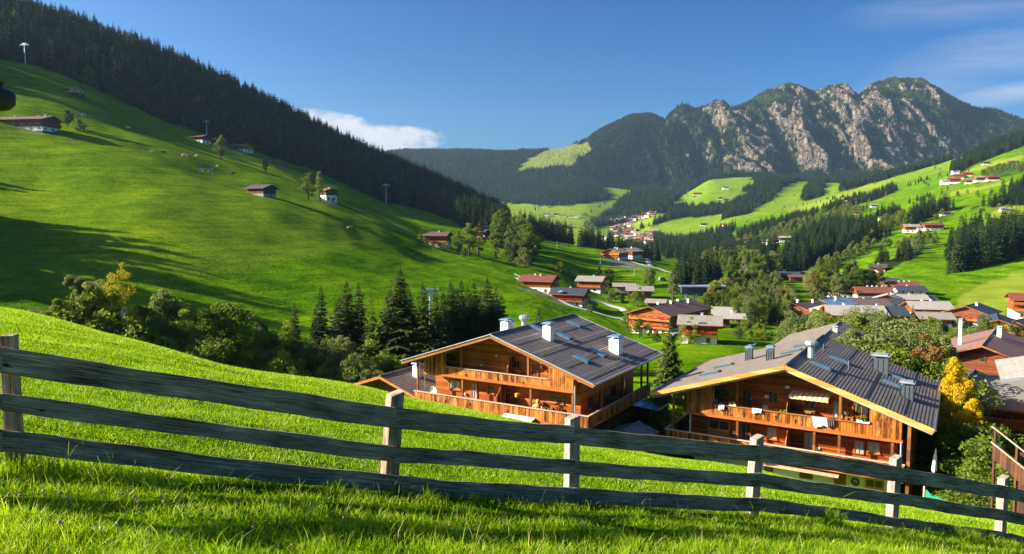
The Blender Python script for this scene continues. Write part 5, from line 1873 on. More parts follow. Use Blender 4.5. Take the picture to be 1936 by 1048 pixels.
# ------------------------------------------------------------------ hamlet in the valley bottom
HAM = [
    ('house', 'wide dark-brown gabled house at the left end of the hamlet', 1522, 606, 250, -48, dict(W=15, L=17, hw=4.8, roof='roof_brown', upper='red_wood', chim=((-.3, -.2), (.2, .3)))),
    ('house', 'small white house squeezed between brown gable and big grey roof', 1556, 612, 240, -20, dict(W=7, L=8, hw=5.0, roof='roof_grey', upper='white')),
    ('house', 'house with a shiny light-blue metal roof in the hamlet', 1573, 592, 290, -60, dict(W=11, L=14, hw=4.4, roof='metal_blue', upper='orange_wood')),
    ('house', 'large light-grey-roofed house in the front row of the hamlet', 1612, 614, 240, 80, dict(W=13, L=16.5, hw=4.6, roof='roof_grey', upper='orange_wood', chim=((.3, .3),))),
    ('house', 'house with a deep blue-black roof right of the big grey-roofed one', 1663, 614, 240, 82, dict(W=12, L=12.5, hw=4.4, roof='roof_blue', upper='orange_wood')),
    ('house', 'low brown-grey-roofed house behind the blue-black front roof', 1637, 590, 290, 80, dict(W=11, L=15, hw=4.0, roof='roof_brown', upper='log')),
    ('house', 'dark chalet with orange front at the upper left of the hamlet', 1578, 560, 330, -50, dict(W=9, L=10, hw=5.0, roof='roof_dark', upper='orange_wood')),
    ('house', 'brown hipped-looking house next to the flagpole', 1610, 562, 330, 74, dict(W=12, L=13, hw=4.4, roof='roof_red', upper='red_wood')),
    ('house', 'long red-brown roof with dormers in the centre of the hamlet', 1648, 566, 320, 80, dict(W=13, L=16, hw=4.6, roof='roof_red', upper='red_wood', chim=((.4, .2), (.4, -.1), (.4, -.4)))),
    ('house', 'gabled house with a pale roof edge in the centre of the hamlet', 1678, 576, 300, -30, dict(W=12, L=9, hw=3.4, roof='roof_grey', upper='log')),
    ('house', 'low dark-blue-roofed garage building in the middle of the hamlet', 1657, 580, 300, 82, dict(W=7, L=20, hw=2.8, base=2.2, roof='roof_blue', upper='log', chim=(), storeys=1)),
    ('house', 'orange-walled house with dark roof at the upper edge of the hamlet', 1680, 545, 360, 80, dict(W=9, L=9, hw=4.6, roof='roof_dark', upper='yellow_wood')),
    ('house', 'blue-roofed house set back behind the orange-walled one', 1640, 545, 370, 80, dict(W=9, L=10, hw=3.8, roof='roof_blue', upper='log')),
    ('house', 'house with bright red roof near the upper meadow', 1706, 554, 340, 78, dict(W=9, L=13, hw=5.0, roof='roof_red', upper='orange_wood', chim=((0, .3), (0, -.1), (0, -.5)))),
    ('house', 'long house with blue-black roof and white walls at the meadow edge', 1718, 562, 320, 80, dict(W=10, L=13, hw=4.6, roof='roof_blue', upper='white')),
    ('house', 'low house with pale grey roof below the red-roofed one', 1722, 577, 290, 82, dict(W=10, L=12, hw=3.6, roof='roof_grey', upper='red_wood')),
    ('house', 'small blue-roofed annex at the right end of the low pale roof', 1748, 576, 290, 82, dict(W=8, L=7, hw=3.4, roof='roof_blue', upper='orange_wood')),
    ('house', 'reddish house with broad pale-grey roof right of the hamlet lawn', 1752, 604, 240, 80, dict(W=11, L=12, hw=4.6, roof='roof_grey', upper='red_wood', chim=((.3, .2), (.3, -.3)))),
    ('house', 'lower grey-roofed outbuilding just below the reddish house', 1762, 616, 215, 80, dict(W=8, L=9, hw=3.0, base=1.2, roof='roof_shingle', upper='orange_wood', storeys=1, chim=())),
    ('house', 'grey shed roof at the lower left of the reddish house', 1727, 615, 215, 80, dict(W=6, L=7, hw=2.6, base=1.0, roof='roof_shingle', upper='dark_wood', storeys=1, chim=())),
    ('house', 'dark-blue-roofed chalet with cream gable edge and red balconies', 1836, 615, 190, -46, dict(W=12, L=13, hw=5.0, roof='roof_blue', upper='red_wood', balc=(('f', 2.6, 'flower_red'),))),
    ('house', 'bright yellow new timber house with a blue roof', 1884, 640, 165, -32, dict(W=7.5, L=15, hw=5.0, base=2.0, roof='roof_blue', upper='yellow_wood', chim=())),
    ('house', 'dark-roofed wing with yellow gable behind the bright yellow house', 1928, 640, 165, -50, dict(W=8, L=10, hw=4.0, base=1.6, roof='roof_blue', upper='orange_wood', chim=())),
    ('house', 'tall red-roofed white and orange house at the right picture edge', 1942, 603, 200, 66, dict(W=10, L=11, hw=8.0, base=3.6, roof='roof_red', upper='orange_wood', storeys=3, balc=(('l', 3.7, None), ('l', 6.0, None)))),
    ('house', 'dark chalet with white base on the slope above the hamlet', 1660, 515, 400, 60, dict(W=9, L=9, hw=5.0, roof='roof_dark', upper='red_wood', chim=((0, 0),))),
    ('hut', 'small brown hut among trees above the hamlet', 1553, 522, 400, 60, dict(W=6.5, L=6.5, hw=4.6, base=2, roof='roof_brown', upper='dark_wood', chim=())),
    ('barn', 'long blue-roofed barn left of the small orange shed', 1487, 528, 430, 80, dict(W=9, L=15, hw=3.8, base=1, lower='dark_wood', upper='dark_wood', roof='roof_blue', chim=(), storeys=1)),
    ('shed', 'small orange shed on the meadow beside the blue-roofed barn', 1505, 531, 420, 78, dict(W=6, L=9, hw=3.2, base=1, lower='red_wood', upper='orange_wood', roof='roof_brown', chim=(), storeys=1)),
    ('farmhouse', 'large red-brown farmhouse in the valley behind the leafy belt', 1372, 606, 250, 76, dict(W=9, L=8, hw=3.4, roof='roof_grey', upper='dark_wood', chim=())),
]
for nm, lab, u, v, ym, rz, kw in HAM:
    kw.setdefault('sink', 4)
    chalet_px(nm, lab, nm, u, v, ym, rz, detail=1, **kw)

# ------------------------------------------------------------------ farms dotted over the right-hand slopes (small in the picture)
FAR1 = [
    (1542, 446, 600, 80, 20, 12, 6.0, 'roof_grey', 'orange_wood', 'white farmhouse with orange upper floor and grey roof in the middle of the right slope'),
    (1558, 446, 600, 80, 8, 8, 5.0, 'roof_brown', 'orange_wood', 'little orange house touching the right end of the white farmhouse'),
    (1416, 460, 600, 70, 13, 11, 6.5, 'roof_red', 'orange_wood', 'red farmhouse at the left end of the row of farms'),
    (1446, 463, 600, 70, 9, 8, 5.5, 'roof_shingle', 'white', 'small cream house second in the row of farms'),
    (1462, 461, 600, 70, 11, 9, 5.0, 'roof_red', 'orange_wood', 'orange-red house third in the row of farms'),
    (1484, 458, 600, 80, 15, 10, 6.0, 'roof_grey', 'red_wood', 'white and red house with bluish roof ending the row of farms'),
    (1468, 442, 700, 80, 7, 6, 3.6, 'roof_dark', 'dark_wood', 'tiny dark barn above the row of farms'),
    (1722, 440, 600, 75, 13, 12, 6.0, 'roof_shingle', 'orange_wood', 'farmhouse with leafy gable, leftmost of three on the terrace above the wood'),
    (1738, 438, 620, 80, 7, 8, 4.5, 'roof_blue', 'white', 'small white house in the middle of the three on the terrace'),
    (1762, 436, 620, 82, 17, 11, 5.4, 'roof_red', 'red_wood', 'long red house, rightmost of three on the terrace'),
    (1641, 457, 600, 75, 8, 8, 4.2, 'roof_red', 'red_wood', 'red hut at the edge of the wood on the bright slope'),
    (1786, 408, 700, 80, 9, 8, 3.4, 'roof_dark', 'dark_wood', 'dark log hut on the upper right meadow'),
    (1667, 417, 700, 70, 8, 7, 3.8, 'roof_brown', 'gate_wood', 'small pale hut on the meadow below the hedge'),
    (1619, 406, 800, 75, 9, 8, 4.0, 'roof_red', 'red_wood', 'small reddish hut beside the hedge on the right slope'),
    (1898, 400, 700, 80, 8, 6, 3.0, 'roof_grey', 'metal', 'tiny silver-roofed shed above the spruces at the right edge'),
    (1604, 388, 900, 78, 16, 13, 7.0, 'roof_shingle', 'red_wood', 'left house of the farm pair at the foot of the mountain wood'),
    (1624, 384, 900, 78, 18, 13, 7.0, 'roof_red', 'orange_wood', 'right house of the farm pair at the foot of the mountain wood'),
    (1652, 392, 900, 78, 10, 8, 4.0, 'roof_shingle', 'orange_wood', 'orange barn below the farm pair'),
    (1788, 350, 900, 75, 16, 11, 7.5, 'roof_grey', 'white', 'white house, leftmost and lowest of the upper slope village'),
    (1804, 348, 900, 70, 16, 14, 8, 'roof_red', 'red_wood', 'broad red house in the lower row of the upper slope village'),
    (1812, 340, 900, 65, 17, 14, 8, 'roof_red', 'orange_wood', 'tall red house in the middle of the upper slope village'),
    (1806, 331, 950, 75, 13, 11, 7, 'roof_grey', 'white', 'white-walled house, topmost in the upper slope village'),
    (1828, 335, 950, 70, 18, 12, 7, 'roof_red', 'orange_wood', 'orange house at the upper right of the slope village'),
    (1856, 345, 900, 78, 20, 13, 7.5, 'roof_shingle', 'orange_wood', 'wide orange house right of the slope village'),
    (1876, 343, 900, 78, 16, 12, 6, 'roof_red', 'red_wood', 'red-brown house at the right end of the slope village road'),
    (1832, 348, 900, 70, 10, 9, 5, 'roof_brown', 'orange_wood', 'small orange hut between slope village and wide orange house'),
    (1864, 312, 1000, 78, 12, 10, 5, 'roof_brown', 'dark_wood', 'dark farmhouse high up under the wood on the right'),
    (1916, 311, 1000, 78, 15, 10, 5, 'roof_brown', 'red_wood', 'brown farmhouse high up near the right picture edge'),
    (1372, 359, 2200, 80, 20, 14, 8, 'roof_dark', 'white', 'white farmhouse on the upper bright field left of the middle'),
    (1318, 370, 2200, 78, 26, 16, 8, 'roof_red', 'orange_wood', 'reddish farmhouse on the lower part of the bright field'),
    (1362, 378, 2200, 78, 14, 12, 7, 'roof_brown', 'orange_wood', 'brown hut at the bottom of the bright field'),
    (1331, 428, 1600, 78, 16, 12, 7, 'roof_red', 'red_wood', 'red barn on the long field right of the distant village'),
    (1365, 428, 1400, 60, 9, 8, 7, 'roof_shingle', 'orange_wood', 'small tower-like house beside the wood right of the distant village'),
    (1281, 452, 1400, 80, 16, 12, 7, 'roof_grey', 'gate_wood', 'cream building standing apart to the right of the distant village'),
    (1035, 409, 2000, 80, 18, 14, 7, 'roof_red', 'white', 'red-roofed house at the left end of the farm row before the long ridge'),
    (1052, 408, 2000, 80, 18, 12, 6, 'roof_blue', 'dark_wood', 'dark house second in the farm row before the long ridge'),
    (1064, 411, 2000, 82, 24, 12, 6, 'roof_brown', 'white', 'long brown-roofed house in the middle of the farm row before the long ridge'),
    (1083, 412, 2000, 82, 26, 12, 6, 'roof_brown', 'white', 'longest house in the farm row before the long ridge'),
    (1093, 413, 2000, 82, 12, 10, 6, 'roof_grey', 'white', 'small pale house at the right end of the farm row before the long ridge'),
]
for u, v, ym, rz, L_, W_, hw, rf, up, lab in FAR1:
    cat = 'hut' if 'hut' in lab else 'barn' if 'barn' in lab else 'shed' if 'shed' in lab else 'farmhouse' if 'farm' in lab else 'house'
    g = ground_at(u, v, ym)
    dt = 1 if g.y < 900 else 0
    chalet(cat, lab, cat, (g.x, g.y, g.z), math.radians(rz), W=W_, L=L_, hw=hw, base=hw * .45, upper=up, roof=rf, detail=dt, sink=5, chim=((0.1, .2),) if dt else ())

# ------------------------------------------------------------------ the distant village and its church
VIL = []
cl = [((1128, 422), (1160, 414), 10), ((1160, 420), (1190, 410), 14), ((1188, 418), (1238, 404), 24), ((1160, 436), (1192, 426), 14), ((1148, 452), (1172, 444), 6),
      ((1205, 450), (1248, 442), 16), ((1192, 458), (1250, 450), 18), ((1205, 466), (1242, 459), 10), ((1178, 446), (1200, 438), 7)]
for (u0, v0), (u1, v1), n in cl:
    for _ in range(n):
        for _try in range(30):
            t = random.random()
            uu, vv = u0 + (u1 - u0) * t + random.uniform(-3, 3), v0 + (v1 - v0) * t + random.uniform(-3, 3)
            g = ground_at(uu, vv, 1500)
            if all((g - q).length > 15 for q in VIL):
                VIL.append(g)
                break
shells = {}
for g in VIL:
    k = (random.choice(['roof_red', 'roof_red', 'roof_brown', 'roof_shingle']), random.choice(['white', 'white', 'orange_wood', 'log', 'trim']))
    word = {'roof_red': 'red-brown', 'roof_brown': 'dark brown', 'roof_shingle': 'grey'}[k[0]]
    wl_ = {'white': 'all-white walls', 'orange_wood': 'orange timber upper walls', 'log': 'brown timber upper walls', 'trim': 'pale timber upper walls'}[k[1]]
    lab = 'tiny house with a %s roof and %s in the distant village' % (word, wl_)
    grp = '%s-roofed village houses with %s' % (word, wl_)
    rz = math.radians(random.choice([-35, -50, 70, 80, 60]))
    if k not in shells:
        shells[k] = chalet('village_house', lab, 'house', g, rz, W=11, L=13, hw=6.5, base=3.2, upper=k[1], roof=k[0], detail=0, group=grp, sink=6)
    else:
        o_ = shells[k].copy()
        COL.objects.link(o_)
        o_.location = g
        o_.rotation_euler = (0, 0, rz)
        s_ = random.uniform(.85, 1.3)
        o_.scale = (s_, s_, s_)
g = ground_at(1187, 455, 1500)
r_ = root('church', g, math.radians(75), 'white church with a slender pointed steeple in the distant village', 'church')
MB().box(-6, 6, -14, 14, -5, 9).build('nave_wall', MAT['white'], r_)
mb = MB()
gable_roof(mb, 12, 28, 9, math.radians(42), .5, .4)
mb.build('roof', [MAT['roof_grey'], MAT['white']], r_)
MB().box(-3, 3, -20.5, -14.5, -5, 20).build('tower', MAT['white'], r_)
MB().add([(-3.2, -20.7, 20), (3.2, -20.7, 20), (3.2, -14.3, 20), (-3.2, -14.3, 20), (0, -17.5, 42)], [(3, 2, 1, 0), (0, 1, 4), (1, 2, 4), (2, 3, 4), (3, 0, 4)]).build('spire', MAT['metal'], r_)
for k in range(4):
    window(r_, (6, -9 + 6 * k, 4.5), 1.6, 4, 'r', 'concrete', sill=False, cross=False)

# ------------------------------------------------------------------ the two big chalets in front
class Frame:
    """local frame of a chalet: origin under the left front eave corner, x along the facade, y towards the back"""
    def __init__(self, u, v, Y, base, rz):
        p = P(u, v, Y)
        self.ze = p.z - base
        self.o = Vector((p.x, p.y, base))
        self.M = Matrix.Translation(self.o) @ Matrix.Rotation(rz, 4, 'Z')
        self.I = self.M.inverted()
        self.rz = rz

    def hit(self, u, v, p0, n):
        d = self.I.to_3x3() @ P(u, v, 1.0)
        c = self.I @ Vector((0, 0, 0))
        t = (Vector(p0) - c).dot(Vector(n)) / d.dot(Vector(n))
        return c + d * t

    def f(self, u, v, y):          # on the upright plane y = const
        q = self.hit(u, v, (0, y, 0), (0, 1, 0))
        return q.x, q.z


def boards(mb, x0, x1, y, z0, z1, w=.21, t=.045, gap=.014, mi=0):
    """upright boards; z0, z1 are numbers or functions of x"""
    n = max(1, int(round((x1 - x0) / w)))
    g = lambda q, x: q(x) if callable(q) else q
    for i in range(n):
        a, b = x0 + (x1 - x0) * i / n + gap / 2, x0 + (x1 - x0) * (i + 1) / n - gap / 2
        yy = y + random.uniform(-.006, .006)
        mb.hexa([(a, yy, g(z0, a)), (b, yy, g(z0, b)), (b, yy + t, g(z0, b)), (a, yy + t, g(z0, a)),
                 (a, yy, g(z1, a)), (b, yy, g(z1, b)), (b, yy + t, g(z1, b)), (a, yy + t, g(z1, a))], mi)


def yboards(mb, y0, y1, x, z0, z1, w=.21, t=.045, gap=.014):
    n = max(1, int(round((y1 - y0) / w)))
    for i in range(n):
        a, b = y0 + (y1 - y0) * i / n + gap / 2, y0 + (y1 - y0) * (i + 1) / n - gap / 2
        mb.box(x, x + t, a, b, z0, z1)


def coursed_roof(r, W, D, xr, ze0, zr, ze1, mat_tiles, n=28, th=.24):
    """two slopes of overlapping tile courses on a boarded deck"""
    deck, tiles = MB(), MB()
    for (xa, za, sgn) in ((0, ze0, -1), (W, ze1, 1)):
        q = [(xa, 0, za), (xr, 0, zr), (xr, D, zr), (xa, D, za)]
        if sgn > 0:
            q = q[::-1]
        deck.hexa([(a, b, c - th) for a, b, c in q] + q)
        for k in range(n):
            t0, t1 = k / n, (k + 1) / n + .004
            a0, a1 = xa + (xr - xa) * t0, xa + (xr - xa) * t1
            b0, b1 = za + (zr - za) * t0, za + (zr - za) * t1
            lo, hi = .045, .022
            p = [(a0 + sgn * .02, -.03, b0 + .005), (a1, -.03, b1 + .003), (a1, D + .03, b1 + .003), (a0 + sgn * .02, D + .03, b0 + .005),
                 (a0 + sgn * .02, -.03, b0 + lo), (a1, -.03, b1 + hi), (a1, D + .03, b1 + hi), (a0 + sgn * .02, D + .03, b0 + lo)]
            if sgn > 0:
                p = [p[1], p[0], p[3], p[2], p[5], p[4], p[7], p[6]]
            tiles.hexa(p)
    rf = deck.build('roof', MAT['trim'], r)
    tl = tiles.build('roof_tiles', MAT[mat_tiles], rf)
    cap = MB()
    cap.hexa([(xr - .2, -.05, zr + .03), (xr + .2, -.05, zr + .03), (xr + .2, D + .05, zr + .03), (xr - .2, D + .05, zr + .03),
              (xr - .04, -.05, zr + .16), (xr + .04, -.05, zr + .16), (xr + .04, D + .05, zr + .16), (xr - .04, D + .05, zr + .16)])
    cap.build('ridge_cap', MAT[mat_tiles], rf)
    return rf


def slope_frame(fr, W, xr, ze0, zr, ze1, side):
    """plane of a roof slope -> function (u, v) -> local point"""
    if side == 'r':
        p0, d = Vector((xr, 0, zr)), Vector((W - xr, 0, ze1 - zr))
    else:
        p0, d = Vector((xr, 0, zr)), Vector((-xr, 0, ze0 - zr))
    n = d.cross(Vector((0, 1, 0))).normalized()
    return p0 + Vector((0, 0, .1)), d.normalized(), n


def skylight(rf, fr, sl, u, v, w=.75, ln=1.5):
    p0, d, n = sl
    c = fr.hit(u, v, p0, n)
    if n.z < 0:
        n = -n
    y = Vector((0, 1, 0))
    mb = MB()
    fv = []
    for a, b in ((-1, -1), (1, -1), (1, 1), (-1, 1)):
        fv.append(c + d * a * ln / 2 + y * b * w / 2)
    if (fv[1] - fv[0]).cross(fv[2] - fv[1]).z < 0:
        fv = fv[::-1]
    mb.hexa([q - n * .05 for q in fv] + [q + n * .12 for q in fv])
    s = mb.build('skylight', MAT['metal_dark'], rf)
    cc = sum(fv, Vector()) / 4
    iv = [cc + (q - cc) * .84 for q in fv]
    MB().hexa([q + n * .10 for q in iv] + [q + n * .135 for q in iv]).build('pane', MAT['glass_sky'], s)


def big_chimney(r, fr, sl, u, vb, vt, w=.8, mat='chimney_white', cap='metal_blue', dpt=None, x=None, clad=False):
    p0, d, n = sl
    c = fr.hit(u, vb, p0, n)
    t = fr.hit(u, vt, c, (fr.I.to_3x3() @ Vector((0, 1, 0))))
    z1 = t.z
    dpt = dpt or w
    ch = MB().box(c.x - w / 2, c.x + w / 2, c.y, c.y + dpt, c.z - .5, z1 - .3).build('chimney', MAT[mat], r)
    k = MB()
    for a in (-.4, .4):
        for b in (.1, .9):
            k.box(c.x + a * w - .04, c.x + a * w + .04, c.y + b * dpt - .04, c.y + b * dpt + .04, z1 - .3, z1 - .1)
    k.box(c.x - w * .62, c.x + w * .62, c.y - .15, c.y + dpt + .15, z1 - .1, z1 - .02)
    k.box(c.x - w * .45, c.x + w * .45, c.y - .03, c.y + dpt + .03, z1 - .02, z1 + .05)
    k.build('chimney_cap', MAT[cap], ch)
    if clad:
        s = MB()
        for q in range(4):
            a = c.x - w / 2 + w * q / 3
            s.box(a - .015, a + .015, c.y - .03, c.y - .002, c.z - .3, z1 - .35)
        s.build('cladding_seams', MAT['black'], ch)
    return ch


def vent(r, fr, sl, u, vb, vt, rad=.28, mat='metal'):
    p0, d, n = sl
    c = fr.hit(u, vb, p0, n)
    t = fr.hit(u, vt, c, (fr.I.to_3x3() @ Vector((0, 1, 0))))
    h = t.z - c.z
    mb = MB()
    mb.tube([(c.x, c.y, c.z - .4), (c.x, c.y, c.z + h * .45), (c.x, c.y, c.z + h * .72), (c.x, c.y, c.z + h * .9), (c.x, c.y, c.z + h)],
            [rad, rad, rad * 1.9, rad * 1.9, rad * 1.2], 10)
    mb.build('vent_hood', MAT[mat], r)


def pipe(r, fr, sl, u, vb, h=.8, rad=.07, mat='metal_dark'):
    p0, d, n = sl
    c = fr.hit(u, vb, p0, n)
    MB().tube([(c.x, c.y, c.z - .2), (c.x, c.y, c.z + h)], rad, 6).build('vent_pipe', MAT[mat], r)


def loft(fr, r, u0, v0, u1, v1, y, kind, pane='glass', frame='trim', box=None, curtain=False):
    """window or glazed door given by two opposite corners on a facade plane"""
    x0, z1 = fr.f(u0, v0, y)
    x1, z0 = fr.f(u1, v1, y)
    w, h = x1 - x0, abs(z1 - z0)
    zc = (fr.f((u0 + u1) / 2, (v0 + v1) / 2, y))[1]
    xc = (x0 + x1) / 2
    f = window(r, (xc, y, zc), w, h, 'f', frame, pane, sill=(kind == 'w'), box=box)
    if kind == 'd':
        f.name = 'glazed_door'
        MB().box(xc + w * .32, xc + w * .38, y - .15, y - .092, zc - .1, zc + .05).build('handle', MAT['metal'], f)
    if curtain:
        pass
    return f, xc, zc


# ================= chalet A (left)
FA = Frame(760, 683, 72, -20.6, math.radians(-30.9))
WA, DA, XA = 20.9, 17.3, 10.5
ZE, ZR = FA.ze, FA.ze + 3.45
A = root('chalet', FA.o, FA.rz, 'big wooden chalet on the left with white chimneys and dark tiled roof', 'chalet')
zroofA = lambda x: ZE + (ZR - ZE) * (x / XA if x < XA else (WA - x) / (WA - XA)) - .26
rfA = coursed_roof(A, WA, DA, XA, ZE, ZR, ZE, 'roof_slate', 40)
ya, yw = 1.5, 3.0
xl, _ = FA.f(802, 700, ya)
xrr, _ = FA.f(1084, 740, ya)
_, zuf = FA.f(880, 716.5, ya)          # underside of the upper deck
zuf = FA.f(808, 705, ya)[1]
zut = FA.f(900, 699.5, ya)[1]          # top of the upper rail
zlt = FA.f(900, 755.6, 1.0)[1]         # top of the lower rail
zlf = zlt - 1.15
xl2, _ = FA.f(783.5, 740, 1.0)
xr2, _ = FA.f(1112, 789, 1.0)
MB().prism([(xl + .3, zlf - .15), (xrr, zlf - .15), (xrr, zroofA(xrr)), (XA, zroofA(XA)), (xl + .3, zroofA(xl + .3))], yw, DA - 1.4).build('wall', MAT['log_honey'], A)
MB().box(xl + .6, xrr - .05, yw + .3, DA - 1.5, -1.5, zlf - .16).build('ground_floor_wall', MAT['post'], A)
# loggia of the upper floor: deck, boarded ends, railing
b = MB()
b.box(xl, xrr, ya, yw - .002, zuf - .02, zuf + .14)
b.bar((xl - .1, ya - .06, zuf - .02), (xrr + .1, ya - .06, zuf - .02), .14, .22)
up = b.build('upper_balcony', MAT['trim'], A)
b = MB()
xa1, _ = FA.f(843.5, 700, ya)
xa2, _ = FA.f(1036, 720, ya)
boards(b, xl, xa1, ya - .02, zuf + .1, lambda x: zroofA(x) - .02)
boards(b, xa2, xrr, ya - .02, zuf + .1, lambda x: zroofA(x) - .02)
boards(b, xa1, xa2, ya, zuf + .15, zut - .08)
yboards(b, ya + .06, yw, xl, zuf + .15, zroofA(xl) - .3)
yboards(b, ya + .06, yw, xrr - .05, zuf + .15, zroofA(xrr) - .3)
b.build('boarding', MAT['board'], up)
b = MB()
b.box(xa1, xa2, ya - .09, ya + .13, zut - .07, zut)
b.build('handrail', MAT['rail'], up)
# long lower balcony that turns the right corner
b = MB()
b.box(xl2, xr2, 1.0, yw - .002, zlf - .16, zlf)
b.box(xrr + .002, xr2, yw, DA - .8, zlf - .16, zlf)
b.bar((xl2, .94, zlf - .22), (xr2, .94, zlf - .22), .16, .22)
lo = b.build('lower_balcony', MAT['trim'], A)
b = MB()
boards(b, xl2, xr2, 1.0, zlf + .02, zlt - .07)
yboards(b, 1.05, DA - .8, xr2 - .05, zlf + .02, zlt - .07)
b.build('boarding', MAT['board'], lo)
b = MB()
b.box(xl2 - .05, xr2 + .1, .9, 1.13, zlt - .06, zlt + .01)
b.box(xr2 - .13, xr2 + .1, 1.14, DA - .75, zlt - .06, zlt + .01)
b.build('handrail', MAT['rail'], lo)
b = MB()
for k in range(1, 46):   # small heart and flower cut-outs of the railings
    pass
for u, v in ((882, 708), (942, 716), (990, 722)):
    x, z = FA.f(u, v, ya)
    b.blob((x, ya - .01, z - .1), (.07, .03, .16), 8, 6)
for u, v in ((842, 757), (888, 762), (960, 775), (1030, 788), (1067, 795)):
    x, z = FA.f(u, v, 1.0)
    b.blob((x, .99, z - .12), (.08, .03, .17), 8, 6)
b.build('rail_cutouts', MAT['black'], lo)
for u in (874.7, 1003.7, 1083):
    x, _ = FA.f(u, 740, ya + .1)
    MB().box(x - .09, x + .09, ya + .02, ya + .2, zlf, zuf - .03).build('post', MAT['post'], A)
for u in (873, 999):
    x, _ = FA.f(u, 700, ya + .3)
    MB().box(x - .09, x + .09, ya + .2, ya + .38, zut - .9, zroofA(x) - .02).build('post', MAT['post'], A)
for x in (xl2 + .3,):
    MB().box(x - .09, x + .09, 1.1, 1.28, zlf, zroofA(1.2) - .05).build('post', MAT['post'], A)
for yy in (4.5, 9.5, 14.5, DA - 1):
    MB().box(xr2 - .35, xr2 - .17, yy - .09, yy + .09, zlf, zroofA(xr2 - .26) - .05).build('post', MAT['post'], A)
# purlins and bargeboards
b = MB()
for x in (1.4, 5.2, XA, 15.6, 19.4):
    z = zroofA(x)
    b.box(x - .13, x + .13, .25, yw, z - .22, z + .01)
b.build('purlins', MAT['trim'], rfA)
b = MB()
b.bar((-.02, -.08, ZE - .14), (XA, -.08, ZR - .14), .05, .30)
b.bar((XA, -.08, ZR - .14), (WA + .02, -.08, ZE - .14), .05, .30)
b.build('bargeboard', MAT['post'], rfA)
b = MB()
b.bar((-.05, -.12, ZE + .08), (XA, -.12, ZR + .08), .16, .07)
b.bar((XA, -.12, ZR + .08), (WA + .05, -.12, ZE + .08), .16, .07)
b.tube([(WA + .08, -.1, ZE - .02), (WA + .08, DA + .1, ZE - .02)], .09, 8)
b.bar((WA + .0, DA + .08, ZE + .06), (XA, DA + .08, ZR + .06), .12, .06)
b.build('gutter', MAT['metal'], rfA)
b = MB()
for k in (.18, .42, .66, .88):
    xk = XA + (WA - XA) * k
    zk = ZR + (ZE - ZR) * k + .17
    b.bar((xk, .3, zk), (xk, DA - .3, zk), .03, .03)
b.build('snow_guard', MAT['metal'], rfA)
SRA, SLA = slope_frame(FA, WA, XA, ZE, ZR, ZE, 'r'), slope_frame(FA, WA, XA, ZE, ZR, ZE, 'l')
for u, v in ((1086, 613), (1016, 621), (1066, 636), (1130, 668), (1099, 679)):
    skylight(rfA, FA, SRA, u, v, ln=1.7)
big_chimney(A, FA, SRA, 1033, 641, 611, .85)
big_chimney(A, FA, SRA, 1160, 667, 636, 1.05)
big_chimney(A, FA, SLA, 953, 629, 604, .95)
big_chimney(A, FA, SLA, 963, 627, 606, .6)
vent(A, FA, SLA, 991, 619, 596, .3)
# glazing of the facade
loft(FA, A, 848.7, 717, 872, 738, yw, 'w', 'glass_curtain')
loft(FA, A, 891.5, 723, 903, 755, yw, 'd', 'glass_curtain')
loft(FA, A, 922.7, 727.5, 935, 745, yw, 'w')
loft(FA, A, 972, 742, 981, 764, yw, 'd')
loft(FA, A, 956, 741, 967, 762, yw, 'd', 'glass')
loft(FA, A, 1034.5, 745, 1066, 764, yw, 'w')
loft(FA, A, 850, 668, 864, 684, yw, 'w')
loft(FA, A, 971, 680, 984, 697, yw, 'w')
loft(FA, A, 1005, 686, 1018.5, 715, yw, 'd', 'red_wood')
loft(FA, A, 1033, 694, 1047.5, 708, yw, 'w')
for (u, v) in ((940, 672), (1025, 694), (881, 745), (912, 690)):    # wall lamps
    x, z = FA.f(u, v, yw)
    MB().blob((x, yw - .14, z), (.13, .13, .13), 8, 6).build('wall_lamp', MAT['white'], A)
x, z = FA.f(981, 703, yw)           # carved ornaments on the wall
MB().blob((x, yw - .08, z), (.32, .08, .22), 8, 6, .3).box(x - .5, x - .3, yw - .06, yw - .01, z - .6, z + .25).build('carving', MAT['trim_pale'], A)
# partition screens between the flats
for u in (948,):
    x, _ = FA.f(u, 745, ya + .6)
    MB().prism([(1.1, zlf), (yw, zlf), (yw, zuf - .05), (2.3, zuf - .05), (1.7, zuf - .8), (1.15, zuf - 1.4)], x, x + .06, axis='x').build('partition', MAT['board'], A)
x, _ = FA.f(964, 700, ya + .8)
MB().prism([(1.6, zuf + .15), (yw, zuf + .15), (yw, zuf + 2.3), (2.3, zuf + 2.3), (1.8, zuf + 1.4)], x, x + .06, axis='x').build('partition', MAT['board'], A)
# right side: windows and doors in the shade
for yy, z_, hh in ((5, zlf + 1.3, 1.2), (7.6, zlf + 1.1, 2.0), (10.5, zlf + 1.3, 1.2), (13.2, zlf + 1.1, 2.0)):
    window(A, (xrr, yy, z_), 1.1, hh, 'r', 'post')
for yy in (5, 8, 11, 13.5):
    window(A, (xrr - .05, yy, 1.6), 1.0, 1.1, 'r', 'post')
MB().tube([(xrr + .25, 1.3, zlf), (xrr + .25, 1.3, zuf + .6)], .07, 8).build('downpipe', MAT['metal'], A)
MB().tube([(xl2 + .95, 1.5, zlf), (xl2 + .95, 1.5, zuf - .05)], .06, 8).build('downpipe', MAT['white'], A)
x, z = FA.f(821, 738, 1.5)
d = MB()
for i in range(4):
    pass
n_, m_ = 20, 5
vs, fs = [(x, 1.46, z)], []
for j in range(1, m_ + 1):
    for i in range(n_):
        rr_ = .42 * j / m_
        vs.append((x + rr_ * math.cos(6.2832 * i / n_), 1.46 - .9 * rr_ ** 2, z + 1.06 * rr_ * math.sin(6.2832 * i / n_)))
